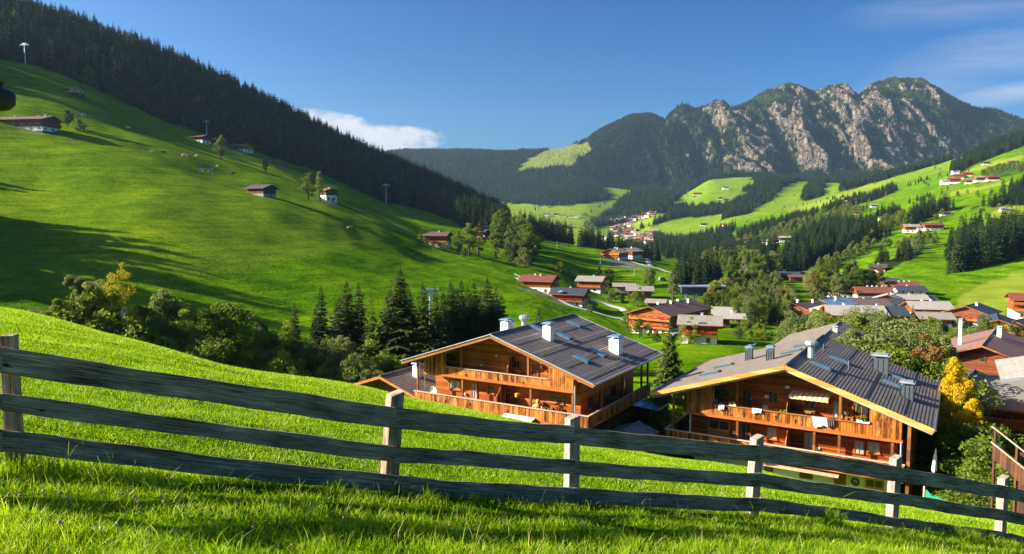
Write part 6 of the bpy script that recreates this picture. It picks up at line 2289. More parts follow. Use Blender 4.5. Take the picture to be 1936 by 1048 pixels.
for i in range(n_):
    fs.append((0, 1 + i, 1 + (i + 1) % n_))
    for j in range(m_ - 1):
        a, c_ = 1 + j * n_ + i, 1 + j * n_ + (i + 1) % n_
        fs.append((a, a + n_, c_ + n_, c_))
d.add(vs, fs)
d.tube([(x, 1.47, z), (x, 1.62, z - .05), (x, 1.65, zlf)], .03, 6)
d.tube([(x, 1.45, z - .3), (x, 1.08, z - .05)], .015, 5)
o_ = d.build('satellite_dish', MAT['white'], A)
sm = o_.modifiers.new('thickness', 'SOLIDIFY')
sm.thickness = .012
xx, zz = FA.f(948, 786, .4)
x3, z3 = FA.f(1006, 795, .4)
MB().hexa([(xx, -.4, zz - .28), (x3, -.4, zz - .28), (x3, 1.4, zz + .1), (xx, 1.4, zz + .1), (xx, -.4, zz - .2), (x3, -.4, zz - .2), (x3, 1.4, zz + .18), (xx, 1.4, zz + .18)]
          ).build('awning', MAT['cloth_white'] if False else MAT['white'], A, 'cream awning under the lower balcony')


def world_at(fr, x, y, z):
    return fr.M @ Vector((x, y, z))


def flower_heap(name, fr, x, y, z, w, h, mat, label, pot='terracotta', cat='flower pot'):
    p = world_at(fr, x, y, z)
    r = root(name, p, fr.rz, label, cat)
    MB().box(-w / 2, w / 2, -.12, .12, 0, .2).build('pot', MAT[pot], r)
    g, fl = MB(), MB()
    for _ in range(int(26 * w)):
        q = (random.uniform(-w / 2, w / 2), random.uniform(-.2, .2), .2 + random.uniform(0, h))
        g.blob(q, (.11, .11, .1), 5, 4, .35)
    for _ in range(int(22 * w)):
        q = (random.uniform(-w / 2, w / 2), random.uniform(-.3, -.1), .2 + random.uniform(-.1, h * 1.1))
        fl.blob(q, (.07, .07, .06), 5, 4, .3)
    g.build('leaves', MAT['leaf'], r)
    if mat:
        fl.build('flowers', MAT[mat], r)
    return r


x, _ = FA.f(1056, 775, 1.3)
flower_heap('flower_pot', FA, x, 1.35, zlt - .45, 1.5, .5, 'flower_red', 'red geraniums on the lower balcony rail of the left chalet')
x, _ = FA.f(1035, 775, 1.3)
flower_heap('flower_pot', FA, x, 1.35, zlt - .45, .7, .35, None, 'plain green plant left of the red geraniums on the left chalet')
# yellow watering can hanging in the dark recess
x, z = FA.f(976.5, 747, 1.9)
r_ = root('watering_can', world_at(FA, x, 2.0, z), FA.rz, 'yellow watering can in the recess of the left chalet', 'watering can')
MB().tube([(0, 0, -.2), (0, 0, .15)], [.2, .17], 10).build('body', MAT['leaf_yellow'] if False else MAT['yellow_wood'], r_)
MB().tube([(.15, 0, -.1), (.38, 0, .16)], [.035, .02], 6).build('spout', MAT['yellow_wood'], r_)
MB().tube([(-.16, 0, -.1), (-.32, 0, .02), (-.14, 0, .14)], .018, 6).build('handle', MAT['yellow_wood'], r_)
# wooden cow-head stand / carved figure by the wall
x, z = FA.f(1017, 768, 2.6)
r_ = root('carved_figure', world_at(FA, x, 2.6, zlf), FA.rz, 'pale carved wooden figure standing on the lower balcony of the left chalet', 'carving')
MB().tube([(0, 0, 0), (0, 0, .5), (0, 0, .95), (0, 0, 1.15)], [.3, .26, .34, .2], 10).build('body', MAT['trim_pale'], r_)
MB().blob((0, 0, 1.35), (.22, .2, .24), 10, 8).build('head', MAT['trim_pale'], r_)
MB().tube([(-.2, 0, 1.05), (-.5, -.1, .85), (-.45, -.15, .5)], .07, 6).tube([(.2, 0, 1.05), (.5, -.1, .85), (.45, -.15, .5)], .07, 6).build('arms', MAT['white'], r_)

# ================= chalet B (right)
FB = Frame(1228.6, 744, 66, -22.2, math.radians(-31.6))
WB, DB, XB = 22.6, 19.2, 11.75
ZE, ZR = FB.ze, FB.ze + 3.75
B = root('chalet', FB.o, FB.rz, 'big wooden chalet on the right with laundry and dark metal chimneys', 'chalet')
zroofB = lambda x: ZE + (ZR - ZE) * (x / XB if x < XB else (WB - x) / (WB - XB)) - .26
rfB = coursed_roof(B, WB, DB, XB, ZE, ZR, ZE, 'roof_slate', 42)
ya, yw = 1.7, 3.3
xl, _ = FB.f(1293, 760, ya)
xrr, _ = FB.f(1704.5, 830, ya)
zuf = FB.f(1430, 797, ya)[1]
zut = FB.f(1430, 773.5, ya)[1]
zlt = FB.f(1380, 829, .8)[1]
zlf = zlt - 1.1
xl2, _ = FB.f(1258, 813, .8)
xr2 = xrr + .3
MB().prism([(xl + .3, zlf - .15), (xrr - .4, zlf - .15), (xrr - .4, zroofB(xrr)), (XB, zroofB(XB)), (xl + .3, zroofB(xl + .3))], yw, DB - 1.5).build('wall', MAT['log'], B)
MB().box(xl + .5, xrr - .5, yw + .05, DB - 1.6, -1.5, zlf - .16).build('ground_floor_wall', MAT['white'], B)
b = MB()
b.box(xl, xrr, ya, yw - .002, zuf - .02, zuf + .14)
b.bar((xl - .1, ya - .06, zuf - .02), (xrr + .1, ya - .06, zuf - .02), .14, .22)
up = b.build('upper_balcony', MAT['trim'], B)
b = MB()
xa1, _ = FB.f(1350, 770, ya)
xa2, _ = FB.f(1643, 805, ya)
boards(b, xl, xa1, ya - .02, zuf + .1, lambda x: zroofB(x) - .02, .26)
boards(b, xa2, xrr, ya - .02, zuf + .1, lambda x: zroofB(x) - .02, .26)
boards(b, xa1, xa2, ya, zuf + .15, zut - .08, .24)
yboards(b, ya + .06, yw, xl, zuf + .15, zroofB(xl) - .3)
yboards(b, ya + .06, yw, xrr - .05, zuf + .15, zroofB(xrr) - .3)
b.build('boarding', MAT['board'], up)
b = MB()
b.box(xa1, xa2, ya - .09, ya + .13, zut - .07, zut)
b.build('handrail', MAT['post'], up)
b = MB()
for u, v in ((1406, 781), (1467, 787), (1504, 794), (1560, 800), (1376, 776)):
    x, z = FB.f(u, v, ya)
    b.blob((x, ya - .01, z - .06), (.10, .03, .09), 8, 6).blob((x, ya - .01, z - .24), (.04, .03, .16), 8, 6)
b.build('rail_cutouts', MAT['black'], up)
b = MB()
b.box(xl2, xr2, .8, yw - .002, zlf - .16, zlf)
b.box(xl2, xl + .29, yw, 9, zlf - .16, zlf)
b.bar((xl2, .74, zlf - .22), (xr2, .74, zlf - .22), .16, .22)
lo = b.build('lower_balcony', MAT['trim'], B)
b = MB()
boards(b, xl2, xr2, .8, zlf + .02, zlt - .07, .24)
yboards(b, .85, 9, xl2, zlf + .02, zlt - .07, .24)
b.build('boarding', MAT['board'], lo)
b = MB()
b.box(xl2 - .1, xr2 + .05, .7, .93, zlt - .06, zlt + .01)
b.box(xl2 - .1, xl2 + .13, .94, 9, zlt - .06, zlt + .01)
b.build('handrail', MAT['rail'], lo)
for u in (1393.8, 1539.5, 1587, 1688):
    x, _ = FB.f(u, 820, ya + .1)
    MB().box(x - .1, x + .1, ya + .02, ya + .22, zlf, zuf - .03).build('post', MAT['post'], B)
for u in (1394, 1589):
    x, _ = FB.f(u, 760, ya + .3)
    MB().box(x - .1, x + .1, ya + .2, ya + .4, zut - .9, zroofB(x) - .02).build('post', MAT['post'], B)
x, _ = FB.f(1273, 780, 1.0)
MB().box(x - .09, x + .09, 1.0, 1.18, zlf, zroofB(x) - .05).bar((x, 1.1, zroofB(x) - .5), (x + 1.2, 1.1, zroofB(x) - .22), .12, .12).build('post', MAT['post'], B)
x = xrr + .55
for yy in (1.0, 7, 13):
    MB().box(x - .12, x + .12, yy, yy + .24, -1, zroofB(x) - .02).build('post', MAT['post'], B)
MB().box(xrr - .35, xrr + .5, 5.5, DB - 2, zuf - .9, zuf - .75).build('side_balcony', MAT['post'], B)
b = MB()
yboards(b, 1.2, DB - 2, xrr + .45, zlf + .02, zlt - .07, .24)
b.build('side_railing', MAT['board'], B)
b = MB()
for x in (1.6, 6.2, XB, 17.2, 21.2):
    z = zroofB(x)
    b.box(x - .14, x + .14, .25, yw, z - .24, z + .01)
b.build('purlins', MAT['trim'], rfB)
b = MB()
b.bar((-.02, -.07, ZE - .10), (XB, -.07, ZR - .10), .06, .34)
b.bar((XB, -.07, ZR - .10), (WB + .02, -.07, ZE - .10), .06, .34)
b.build('bargeboard', MAT['trim_pale'], rfB)
b = MB()
b.bar((.1, .12, ZE - .38), (XB, .12, ZR - .38), .05, .16)
b.bar((XB, .12, ZR - .38), (WB - .1, .12, ZE - .38), .05, .16)
b.build('inner_bargeboard', MAT['rail'], rfB)
b = MB()
b.tube([(WB + .08, -.1, ZE - .02), (WB + .08, DB + .1, ZE - .02)], .09, 8)
b.tube([(-.08, -.1, ZE - .02), (-.08, DB + .1, ZE - .02)], .09, 8)
b.build('gutter', MAT['metal_dark'], rfB)
b = MB()
for k in (.25, .5, .75):
    xk = XB + (WB - XB) * k
    zk = ZR + (ZE - ZR) * k + .17
    b.bar((xk, .3, zk), (xk, DB - .3, zk), .03, .03)
b.build('snow_guard', MAT['metal_dark'], rfB)
SRB, SLB = slope_frame(FB, WB, XB, ZE, ZR, ZE, 'r'), slope_frame(FB, WB, XB, ZE, ZR, ZE, 'l')
for u, v in ((1551, 692), (1586, 681), (1694, 713), (1687, 727)):
    skylight(rfB, FB, SRB, u, v, ln=1.9)
for u, v in ((1343, 706), (1368, 692), (1497, 665), (1520, 652)):
    skylight(rfB, FB, SLB, u, v, ln=1.9, w=.85)
big_chimney(B, FB, SRB, 1664, 703, 672, 1.3, 'metal_dark', 'metal', clad=True)
big_chimney(B, FB, SRB, 1714, 753, 723, .95, 'metal_dark', 'metal', clad=True)
big_chimney(B, FB, SLB, 1415, 680, 656, .62, 'metal_dark', 'metal_blue', clad=True)
big_chimney(B, FB, SLB, 1455, 680, 655, .62, 'metal_dark', 'metal_blue', clad=True)
vent(B, FB, SLB, 1534, 668, 644, .3, 'metal')
pipe(B, FB, SRB, 1557, 664, .7)
pipe(B, FB, SRB, 1605, 698, .8)
pipe(B, FB, SLB, 1523, 660, .7)
loft(FB, B, 1347, 730.5, 1382, 753, yw, 'w')
loft(FB, B, 1403.5, 735, 1422, 770, yw, 'd')
loft(FB, B, 1452, 738.6, 1471.5, 764, yw, 'w')
loft(FB, B, 1520, 755, 1542, 775, yw, 'w', box='leaf')
loft(FB, B, 1574.6, 756, 1593.5, 792, yw, 'd', 'glass_curtain')
loft(FB, B, 1618, 763, 1641, 788, yw, 'w')
loft(FB, B, 1339.5, 790.5, 1380, 817, yw, 'w', box='leaf')
loft(FB, B, 1402, 798.6, 1420, 834, yw, 'd')
loft(FB, B, 1450.5, 806, 1469, 831, yw, 'w', 'glass_curtain')
loft(FB, B, 1520, 815, 1538.5, 852, yw, 'd', 'glass_curtain')
loft(FB, B, 1615, 831, 1633.5, 860, yw, 'd', 'glass_curtain')
loft(FB, B, 1640, 833, 1663.5, 858, yw, 'w', 'glass_curtain')
# ground floor openings
loft(FB, B, 1636, 903, 1672, 926, yw + .05, 'w', frame='trim_pale')
for u0, u1, v0 in ((1446, 1462, 880), (1512, 1537, 886), (1577, 1600, 892)):
    x0, z1 = FB.f(u0, v0, yw + .05)
    x1, _ = FB.f(u1, v0, yw + .05)
    door(B, ((x0 + x1) / 2, yw + .05, .05), x1 - x0, z1 - .05, 'f', 'post')
x, z = FB.f(1617, 911, yw + .05)
r_ = root('door_wreath', world_at(FB, x, yw - .02, z), FB.rz, 'dark ring-shaped wreath on the white ground-floor wall of the right chalet', 'wreath')
MB().tube([(.27 * math.cos(a * .4488), 0, .27 * math.sin(a * .4488)) for a in range(15)], .075, 7, cap=False).build('ring', MAT['bark'], r_)
MB().blob((0, -.03, -.05), (.1, .03, .12), 8, 6).build('heart', MAT['terracotta'], r_)
x0, z0 = FB.f(1445, 876, .9)
x1, z1 = FB.f(1586, 898, .9)
b = MB()
n_ = 22
for i in range(n_):
    a, c_ = x0 + (x1 - x0) * i / n_, x0 + (x1 - x0) * (i + 1) / n_
    b.hexa([(a, .5, zlf - .75), (c_, .5, zlf - .75), (c_, yw, zlf - .35), (a, yw, zlf - .35), (a, .5, zlf - .69), (c_, .5, zlf - .69), (c_, yw, zlf - .29), (a, yw, zlf - .29)], i % 2)
b.build('awning', [MAT['gate_wood'], MAT['rail']], B, 'cream awning under the lower balcony')
# striped awning of the upper balcony
MAT['stripe_y'] = plain('awning_yellow', (.62, .42, .10), .9)
x0, zt = FB.f(1498, 738, yw)
x1, _ = FB.f(1571, 746, yw)
_, zb_ = FB.f(1498, 748, 2.0)
b = MB()
n_ = 16
for i in range(n_):
    a, c_ = x0 + (x1 - x0) * i / n_, x0 + (x1 - x0) * (i + 1) / n_
    b.hexa([(a, 1.9, zb_), (c_, 1.9, zb_), (c_, yw - .01, zt - .05), (a, yw - .01, zt - .05), (a, 1.9, zb_ + .04), (c_, 1.9, zb_ + .04), (c_, yw - .01, zt), (a, yw - .01, zt)], i % 2)
    b.box(a, c_, 1.87, 1.898, zb_ - .22 - .05 * (i % 2), zb_ + .04, i % 2)
b.build('awning', [MAT['white'], MAT['stripe_y']], B, 'yellow and white striped awning')
for u in (1489,):
    x, _ = FB.f(u, 770, ya + .8)
    MB().prism([(1.8, zuf + .15), (yw, zuf + .15), (yw, zuf + 2.4), (2.5, zuf + 2.4), (1.95, zuf + 1.5)], x, x + .06, axis='x').build('partition', MAT['board'], B)
    MB().prism([(1.0, zlf), (yw, zlf), (yw, zuf - .05), (2.4, zuf - .05), (1.5, zuf - 1.2)], x + .1, x + .16, axis='x').build('partition', MAT['board'], B)
x, _ = FB.f(1305, 800, 2.0)
MB().tube([(x, 2.0, zlf), (x, 2.0, zuf - .03)], .06, 8).build('downpipe', MAT['white'], B)
x, _ = FB.f(1703, 860, 1.6)
MB().tube([(x, 1.6, -.5), (x, 1.6, zuf - .03)], .07, 8).build('downpipe', MAT['metal'], B)
for (u, v) in ((1489, 732), (1450, 750), (1600, 781), (1389, 818), (1546, 848), (1617, 764)):
    x, z = FB.f(u, v, yw)
    MB().box(x - .18, x + .18, yw - .09, yw - .004, z - .12, z + .12).build('wall_plaque', MAT['white'], B)
x, z = FB.f(1607, 781, yw)
b = MB()
for s in (-.22, .22):
    b.box(x + s - .03, x + s + .03, yw - .12, yw - .05, z - .9, z + .9)
for k in range(5):
    b.box(x - .19, x + .19, yw - .11, yw - .06, z - .75 + .36 * k, z - .69 + .36 * k)
r_ = b.build('wall_ladder', MAT['post'], None)
r_.matrix_world = FB.M
tag(r_, 'small wooden ladder leaning on the wall beside the white door of the right chalet', 'ladder')


def cloth(name, fr, x, y, z, w, h, label, lean=.0, mat='cloth_white'):
    """a sheet hung over the rail: falls in folds in front of it and a little behind"""
    mb = MB()
    n, m = 14, 10
    vs = []
    for j in range(m + 1):
        t = j / m
        for i in range(n + 1):
            s = i / n
            fx = x + (s - .5) * w * (1 - .12 * t) + lean * t * h
            if t < .25:
                zz, yy = z + .03 - (.25 - t) * h * .8, y + .17
            else:
                zz, yy = z + .03 - (t - .25) / .75 * h * (.86 + .14 * math.sin(s * 5 + 1)), y - .13
            yy += .035 * math.sin(s * 17 + t * 2) * t - .02 * t
            vs.append((fx, yy, zz))
    fs = [(j * (n + 1) + i, j * (n + 1) + i + 1, (j + 1) * (n + 1) + i + 1, (j + 1) * (n + 1) + i) for j in range(m) for i in range(n)]
    mb.add(vs, fs)
    o = mb.build(name, MAT[mat], None, smooth=True)
    o.matrix_world = fr.M
    s_ = o.modifiers.new('thickness', 'SOLIDIFY')
    s_.thickness = .02
    return tag(o, label, 'laundry')


for u, v, w, h, ln, lab in ((1548, 796, 1.25, .95, .25, 'large white bedsheet hung over the balcony rail of the right chalet'),
                            (1365, 767, .55, .55, 0, 'small pale towel on the left end of the upper rail of the right chalet'),
                            (1432, 776, .85, .42, 0, 'white towel on the middle of the upper rail of the right chalet')):
    x, _ = FB.f(u, v, ya)
    cloth('laundry', FB, x, ya, zut, w, h, lab, ln)
x, _ = FB.f(1585, 800, ya)
cloth('laundry', FB, x - .55, ya, zut, .5, .8, 'brown blanket hanging right beside the large white bedsheet', .1, 'bark')
x, _ = FB.f(1385, 765, ya)
flower_heap('flower_bowl', FB, x, ya + .02, zut, .62, .22, None, 'white bowl with green plants on the upper rail of the right chalet', 'white')
x, _ = FB.f(1632, 796, ya)
flower_heap('flower_box', FB, x, ya - .02, zut, .95, .2, None, 'white planter near the right end of the upper rail of the right chalet', 'white')
x, _ = FB.f(1478, 778, ya)
flower_heap('flower_pot', FB, x, ya + .5, zut - .5, .5, .35, None, 'green potted plant behind the upper rail next to the partition', 'terracotta')
# chairs seen over the upper rail
for u, lab in ((1352, 'grey chair behind the left end of the upper rail'), (1447, 'grey chair behind the middle of the upper rail')):
    x, _ = FB.f(u, 770, ya + .9)
    p = world_at(FB, x, ya + .9, zuf + .14)
    r_ = root('chair', p, FB.rz + .3, lab + ' of the right chalet', 'chair')
    MB().box(-.22, .22, -.22, .22, .42, .46).build('seat', MAT['metal'], r_)
    MB().box(-.22, .22, .19, .23, .5, 1.12).build('backrest', MAT['metal'], r_)
    for a in (-.2, .2):
        for c_ in (-.2, .2):
            MB().box(a - .02, a + .02, c_ - .02, c_ + .02, 0, .42).build('leg', MAT['metal'], r_)
# folded parasol at the right corner
q = P(1765, 886, 57)
r_ = root('parasol', (q.x, q.y, q.z - 1.0), 0, 'folded pale parasol leaning at the right corner of the right chalet', 'parasol')
MB().tube([(0, 0, 0), (.12, 0, 2.7)], .03, 6).build('pole', MAT['metal'], r_)
MB().tube([(.03, 0, .7), (.05, 0, .9), (.08, 0, 1.7), (.115, 0, 2.6)], [.13, .22, .16, .04], 9).build('canopy', MAT['cloth_white'], r_)

# ================= annex left of chalet A, with its own roof
q = P(656, 730, 80)
FX = Frame(656, 730, 80, -21.0, math.radians(-31))
r_ = root('annex', FX.o, FX.rz, 'low dark wooden house with grey tiled roof left of the left chalet', 'house')
ZE2, ZR2 = FX.ze, FX.ze + 1.6
rf2 = coursed_roof(r_, 9.6, 13, 4.8, ZE2, ZR2, ZE2, 'roof_slate', 14)
MB().prism([(1, -1.5), (8.6, -1.5), (8.6, ZE2 + .08), (4.8, ZR2 - .28), (1, ZE2 + .08)], 1.2, 12).build('wall', MAT['dark_wood'], r_)
MB().bar((-.02, -.07, ZE2 - .1), (4.8, -.07, ZR2 - .1), .06, .26).bar((4.8, -.07, ZR2 - .1), (9.62, -.07, ZE2 - .1), .06, .26).build('bargeboard', MAT['trim'], rf2)
MB().tube([(9.68, -.1, ZE2 - .02), (9.68, 13, ZE2 - .02)], .08, 8).build('gutter', MAT['metal'], rf2)
window(r_, (3.2, 1.2, ZE2 - .5), .9, .9, 'f', 'trim')
door(r_, (6.6, 1.2, -.2), 1.0, 2.1, 'f', 'trim')
chimney(r_, 6.6, 4.0, ZE2 + .5, ZR2 + .7, .6, cap='metal_blue')
chimney(r_, 5.5, 8.0, ZE2 + .9, ZR2 + .7, .7, cap='metal')
chimney(r_, 7.0, 9.6, ZE2 + .4, ZR2 + .6, .6, 'concrete', cap='metal')

# ================= neighbours to the right and behind
q = P(1572, 655, 106)
chalet('house', 'brown-grey-roofed house hidden behind the ridge of the right chalet', 'house', (q.x, q.y, -27), math.radians(-31), W=12, L=14, hw=9.3, base=3, roof='roof_slate',
       upper='red_wood', storeys=3, chim=((.1, -.2),), o=1.4)
q = P(1868, 700, 112)
ht = chalet('hotel', 'large house with broad brown roof and tall white flue at the right edge', 'house', (q.x, q.y, -30), math.radians(-38), W=17, L=19, hw=9.2, base=3, roof='roof_red',
            upper='red_wood', storeys=3, chim=(), o=1.5, og=1.5, pitch=20)
for a in ht.children:
    if a.name.startswith('roof'):
        a.data.materials[0] = MAT['roof_hotel'] = roofmat('red_grey_roof', (.24, .135, .115), .15, .4)
chimney(ht, -3.6, -3.0, 11.2, 15.0, .45, 'white', 'metal')
chimney(ht, 1.0, 3.0, 12.0, 13.6, .6, 'chimney_white', 'metal')
q = P(1836, 745, 98)
chalet('stair_tower', 'slim bright orange gabled tower in front of the brown-roofed house', 'tower', (q.x, q.y, -30), math.radians(-38), W=3.6, L=6, hw=8.7, base=1, lower='orange_wood',
       upper='orange_wood', storeys=3, roof='roof_dark', chim=(), o=.6, og=.6, detail=1)
q = P(1850, 775, 78)
c_ = Vector((math.cos(math.radians(-31)), math.sin(math.radians(-31))))
e_ = Vector((-c_.y, c_.x))
pc = Vector((q.x, q.y)) + c_ * 11 + e_ * 6.5
gr = chalet('house', 'long grey-roofed house with orange timber wall in front of the brown-roofed one', 'house', (pc.x, pc.y, -27.5), math.radians(59), W=11.5, L=21, hw=q.z + 27.5 + .5, base=2.6,
            roof='roof_grey', upper='red_wood', storeys=3, chim=((.5, -.2), ), o=1.0, og=1.0, pitch=19, balc=(('l', 5.6, None),))
for a in gr.children:
    if a.name.startswith('roof'):
        a.data.materials[0] = roofmat('dull_grey_roof', (.20, .195, .19), .12, .4, lines=False)
q = P(1896, 719, 66)
FG = Frame(1893, 719, 70, -26, math.radians(-31))
r_ = root('neighbour_house', FG.o, FG.rz, 'pale-roofed house cut off by the right picture edge', 'house')
rf3 = coursed_roof(r_, 14, 12, 7, FG.ze, FG.ze + 1.9, FG.ze, 'roof_grey', 12)
MB().prism([(3.6, -1.5), (12.8, -1.5), (12.8, FG.ze + .1), (7, FG.ze + 1.6), (3.6, FG.ze + .8)], 2.6, 11).build('wall', MAT['red_wood'], r_)
MB().bar((-.02, -.07, FG.ze - .1), (7, -.07, FG.ze + 1.8), .08, .26).build('bargeboard', MAT['metal'], rf3)
balcony(r_, 3.8, 13, 1.4, 2.59, FG.ze - 2.4, 'f', 'board', 'flower_red')
# outdoor stair with pale handrails at the right edge
q0, q1 = P(1877, 836, 43), P(1960, 905, 41)
r_ = root('outdoor_stair', q0, math.atan2(q1.y - q0.y, q1.x - q0.x), 'dark wooden outdoor stair with pale handrails at the right edge', 'stair')
L_ = math.hypot(q1.x - q0.x, q1.y - q0.y)
dz = q1.z - q0.z
MB().hexa([(0, 0, -1.0), (L_, 0, dz - 1.0), (L_, .08, dz - 1.0), (0, .08, -1.0), (0, 0, -.1), (L_, 0, dz - .1), (L_, .08, dz - .1), (0, .08, -.1)]).build('railing', MAT['dark_wood'], r_)
MB().bar((-.1, .04, 0), (L_, .04, dz), .14, .08).bar((-.1, .04, .95), (L_, .04, dz + .95), .12, .07).build('handrail', MAT['rail'], r_)
b = MB()
for k in range(9):
    a = L_ * k / 9
    b.box(a, a + L_ / 9 + .06, .1, 1.2, dz * (k + 1) / 9 - .95, dz * (k + 1) / 9 - .89)
b.build('steps', MAT['post'], r_)
for a in (0, L_ * .5, L_ - .1):
    MB().box(a, a + .12, .09, .21, -10, dz * a / L_ + .9).build('post', MAT['dark_wood'], r_)
MB().box(.9, L_ + 2, 1.3, 1.42, -9, -.6).build('side_wall', MAT['dark_wood'], r_)
# green windbreak net in the garden
q0, q1 = P(1749, 938, 44), P(1822, 956, 41.5)
r_ = root('garden_net', q0, math.atan2(q1.y - q0.y, q1.x - q0.x), 'green windbreak net on a pale post behind the fence', 'net')
L_ = math.hypot(q1.x - q0.x, q1.y - q0.y)
MAT['net'] = plain('green_net', (.008, .22, .14), .7, .2, .2, 20)
vs = []
for i in range(21):
    s = i / 20
    vs += [(s * L_, .02 * math.sin(i), -2.0), (s * L_, .02 * math.sin(i), .42 - .55 * s - .10 * math.sin(s * 9.4) + .05 * math.sin(s * 25))]
net = MB().add(vs, [(2 * i, 2 * i + 2, 2 * i + 3, 2 * i + 1) for i in range(20)])
o_ = net.build('netting', MAT['net'], r_)
s_ = o_.modifiers.new('thickness', 'SOLIDIFY')
s_.thickness = .01
MB().box(-.12, -.02, -.05, .05, -3, .6).build('post', MAT['rail'], r_)
MB().box(L_, L_ + .08, -.05, .05, -3, .1).build('post', MAT['rail'], r_)
# grey lean-to roof between the chalets
q = P(1222, 770, 78)
r_ = root('garden_shed', (q.x, q.y, -22), math.radians(-31), 'low slatted grey roof between the two big chalets', 'shed')
b = MB()
for k in range(8):
    b.box(-2 + .5 * k, -1.55 + .5 * k, -2, 2, 2.6 - .04 * k, 2.7 - .04 * k)
b.build('slatted_roof', MAT['metal_blue'], r_)
MB().box(-1.8, 1.8, -1.7, 1.8, -3, 2.3).build('wall', MAT['dark_wood'], r_)
q = P(1195, 805, 66)
r_ = root('stone_shelter', (q.x, q.y, -21.4), math.radians(-31), 'small gabled stone-grey porch roof at the foot of the left chalet', 'shed')
mb = MB()
gable_roof(mb, 3.2, 3, 2.0, math.radians(20), .4, .3)
mb.build('roof', [MAT['roof_grey'], MAT['post']], r_)
MB().box(-1.5, 1.5, -1.4, 1.4, -2, 2.0).build('wall', MAT['dark_wood'], r_)

# ------------------------------------------------------------------ the fence in front
MAT['fence'] = None
MAT['dark_metal'] = plain('burnt_brown_metal', (.045, .038, .032), .55, .3, .3, 8)


def fence_mat():
    m, nt, b = newmat('weathered_grey_larch', .85, .15)
    ga_ = nt.nodes.new('ShaderNodeAttribute')
    ga_.attribute_name = 'grain'
    tc = ga_.outputs['Vector']
    g = noise(nt, 2.2, 8, .68, tc, (1.0, 1.0, 22), .8)
    big = noise(nt, 1.4, 4, .6, tc, (1, 1, 2.5))
    kn = nt.nodes.new('ShaderNodeTexVoronoi')
    kn.inputs['Scale'].default_value = 1.7
    mp = nt.nodes.new('ShaderNodeMapping')
    mp.inputs['Scale'].default_value = (1, 1, 2.2)
    nt.links.new(tc, mp.inputs[0])
    nt.links.new(mp.outputs[0], kn.inputs['Vector'])
    knot = ramp(nt, kn.outputs['Distance'], [(.035, (0, 0, 0)), (.075, (1, 1, 1))])
    f = mth(nt, 'ADD', mth(nt, 'MULTIPLY', g, .62), mth(nt, 'MULTIPLY', big, .38))
    col = ramp(nt, f, [(.38, (.05, .036, .026)), (.46, (.19, .148, .108)), (.55, (.37, .30, .225)), (.64, (.66, .55, .42))])
    lich = noise(nt, 5, 6, .7, tc)
    col = mixc(nt, ramp(nt, lich, [(.60, (0, 0, 0)), (.72, (.5, .5, .5))]), col, (.17, .19, .15))
    col = mixc(nt, mth(nt, 'SUBTRACT', 1.0, knot), col, (.025, .02, .016))
    nt.links.new(col, b.inputs['Base Color'])
    bump(nt, b, mth(nt, 'ADD', g, mth(nt, 'MULTIPLY', knot, .4)), .012, .9)
    return m


def post_mat():
    m, nt, b = newmat('pale_fence_post', .85, .15)
    tc = nt.nodes.new('ShaderNodeTexCoord').outputs['Object']
    g = noise(nt, 3, 8, .68, tc, (14, 14, 1.0), .6)
    col = ramp(nt, g, [(.32, (.11, .095, .08)), (.5, (.30, .27, .235)), (.68, (.50, .45, .40))])
    nt.links.new(col, b.inputs['Base Color'])
    bump(nt, b, g, .012, .9)
    return m


MAT['fence'], MAT['fence_post'] = fence_mat(), post_mat()
#        u     Y      top  | rail1 t,b | rail2 t,b | rail3 t,b | lean (px at the foot)
POSTS = [(-640, 5.45, 535, (552, 612), (660, 702), (742, 792), 0),
         (9, 6.6, 636, (656, 704), (743, 775), (812, 853), -2),
         (752, 8.3, 745, (770, 809), (844, 873), (899, 931), -20),
         (1089, 9.45, 790, (806, 839), (870, 896), (921, 951), -2),
         (1439, 10.7, 828, (842, 871), (894, 919), (941, 966), -8),
         (1702, 11.8, 866, (883, 911), (932, 954), (979, 996), -3),
         (1906, 12.9, 904, (919, 943), (965, 986), (1007, 1026), 0),
         (2130, 14.1, 955, (966, 988), (1008, 1028), (1048, 1066), 0)]
fr0 = P(752, 930, 8.3)
fence = root('wooden_fence', fr0, 0, 'weathered grey three-rail wooden fence crossing the meadow in front', 'fence')


def rough_board(pts_top, pts_bot, t, seed, nseg=26):
    """sawn board between two ends with a slightly wavy edge; facing -y"""
    r = random.Random(seed)
    (a0, a1), (b0, b1) = pts_top, pts_bot
    d = Vector((a1 - a0).xy.to_3d()).normalized()
    nrm = Vector((d.y, -d.x, 0))
    if nrm.y > 0:
        nrm = -nrm
    ph, ph2 = r.random() * 6, r.random() * 6
    bow = r.uniform(-.018, .022)
    vs, fs = [], []
    for i in range(nseg + 1):
        s = i / nseg
        w1 = .006 * math.sin(9 * s + ph) + .004 * math.sin(23 * s + ph2) + r.uniform(-.002, .002)
        w2 = .006 * math.sin(8 * s + ph2) + .004 * math.sin(27 * s + ph) + r.uniform(-.002, .002)
        sag = bow * 4 * s * (1 - s)
        T = a0.lerp(a1, s) + Vector((0, 0, w1 - sag)) - fr0
        Bt = b0.lerp(b1, s) + Vector((0, 0, w2 - sag)) - fr0
        out = nrm * (.004 * math.sin(6 * s + ph))
        vs += [Bt + out + nrm * t, T + out + nrm * (t - .004), T + out, Bt + out]
    for i in range(nseg):
        o = i * 4
        for k in range(4):
            fs.append((o + k, o + (k + 1) % 4, o + 4 + (k + 1) % 4, o + 4 + k))
    fs += [(3, 2, 1, 0), tuple(nseg * 4 + k for k in range(4))]
    ln_ = (a1 - a0).length
    gv = [(s * ln_ + seed * 3.7, q * .035, [0, .24, .24, 0][q] + seed) for s in [k / nseg for k in range(nseg + 1)] for q in range(4)]
    return MB().add(vs, fs), gv


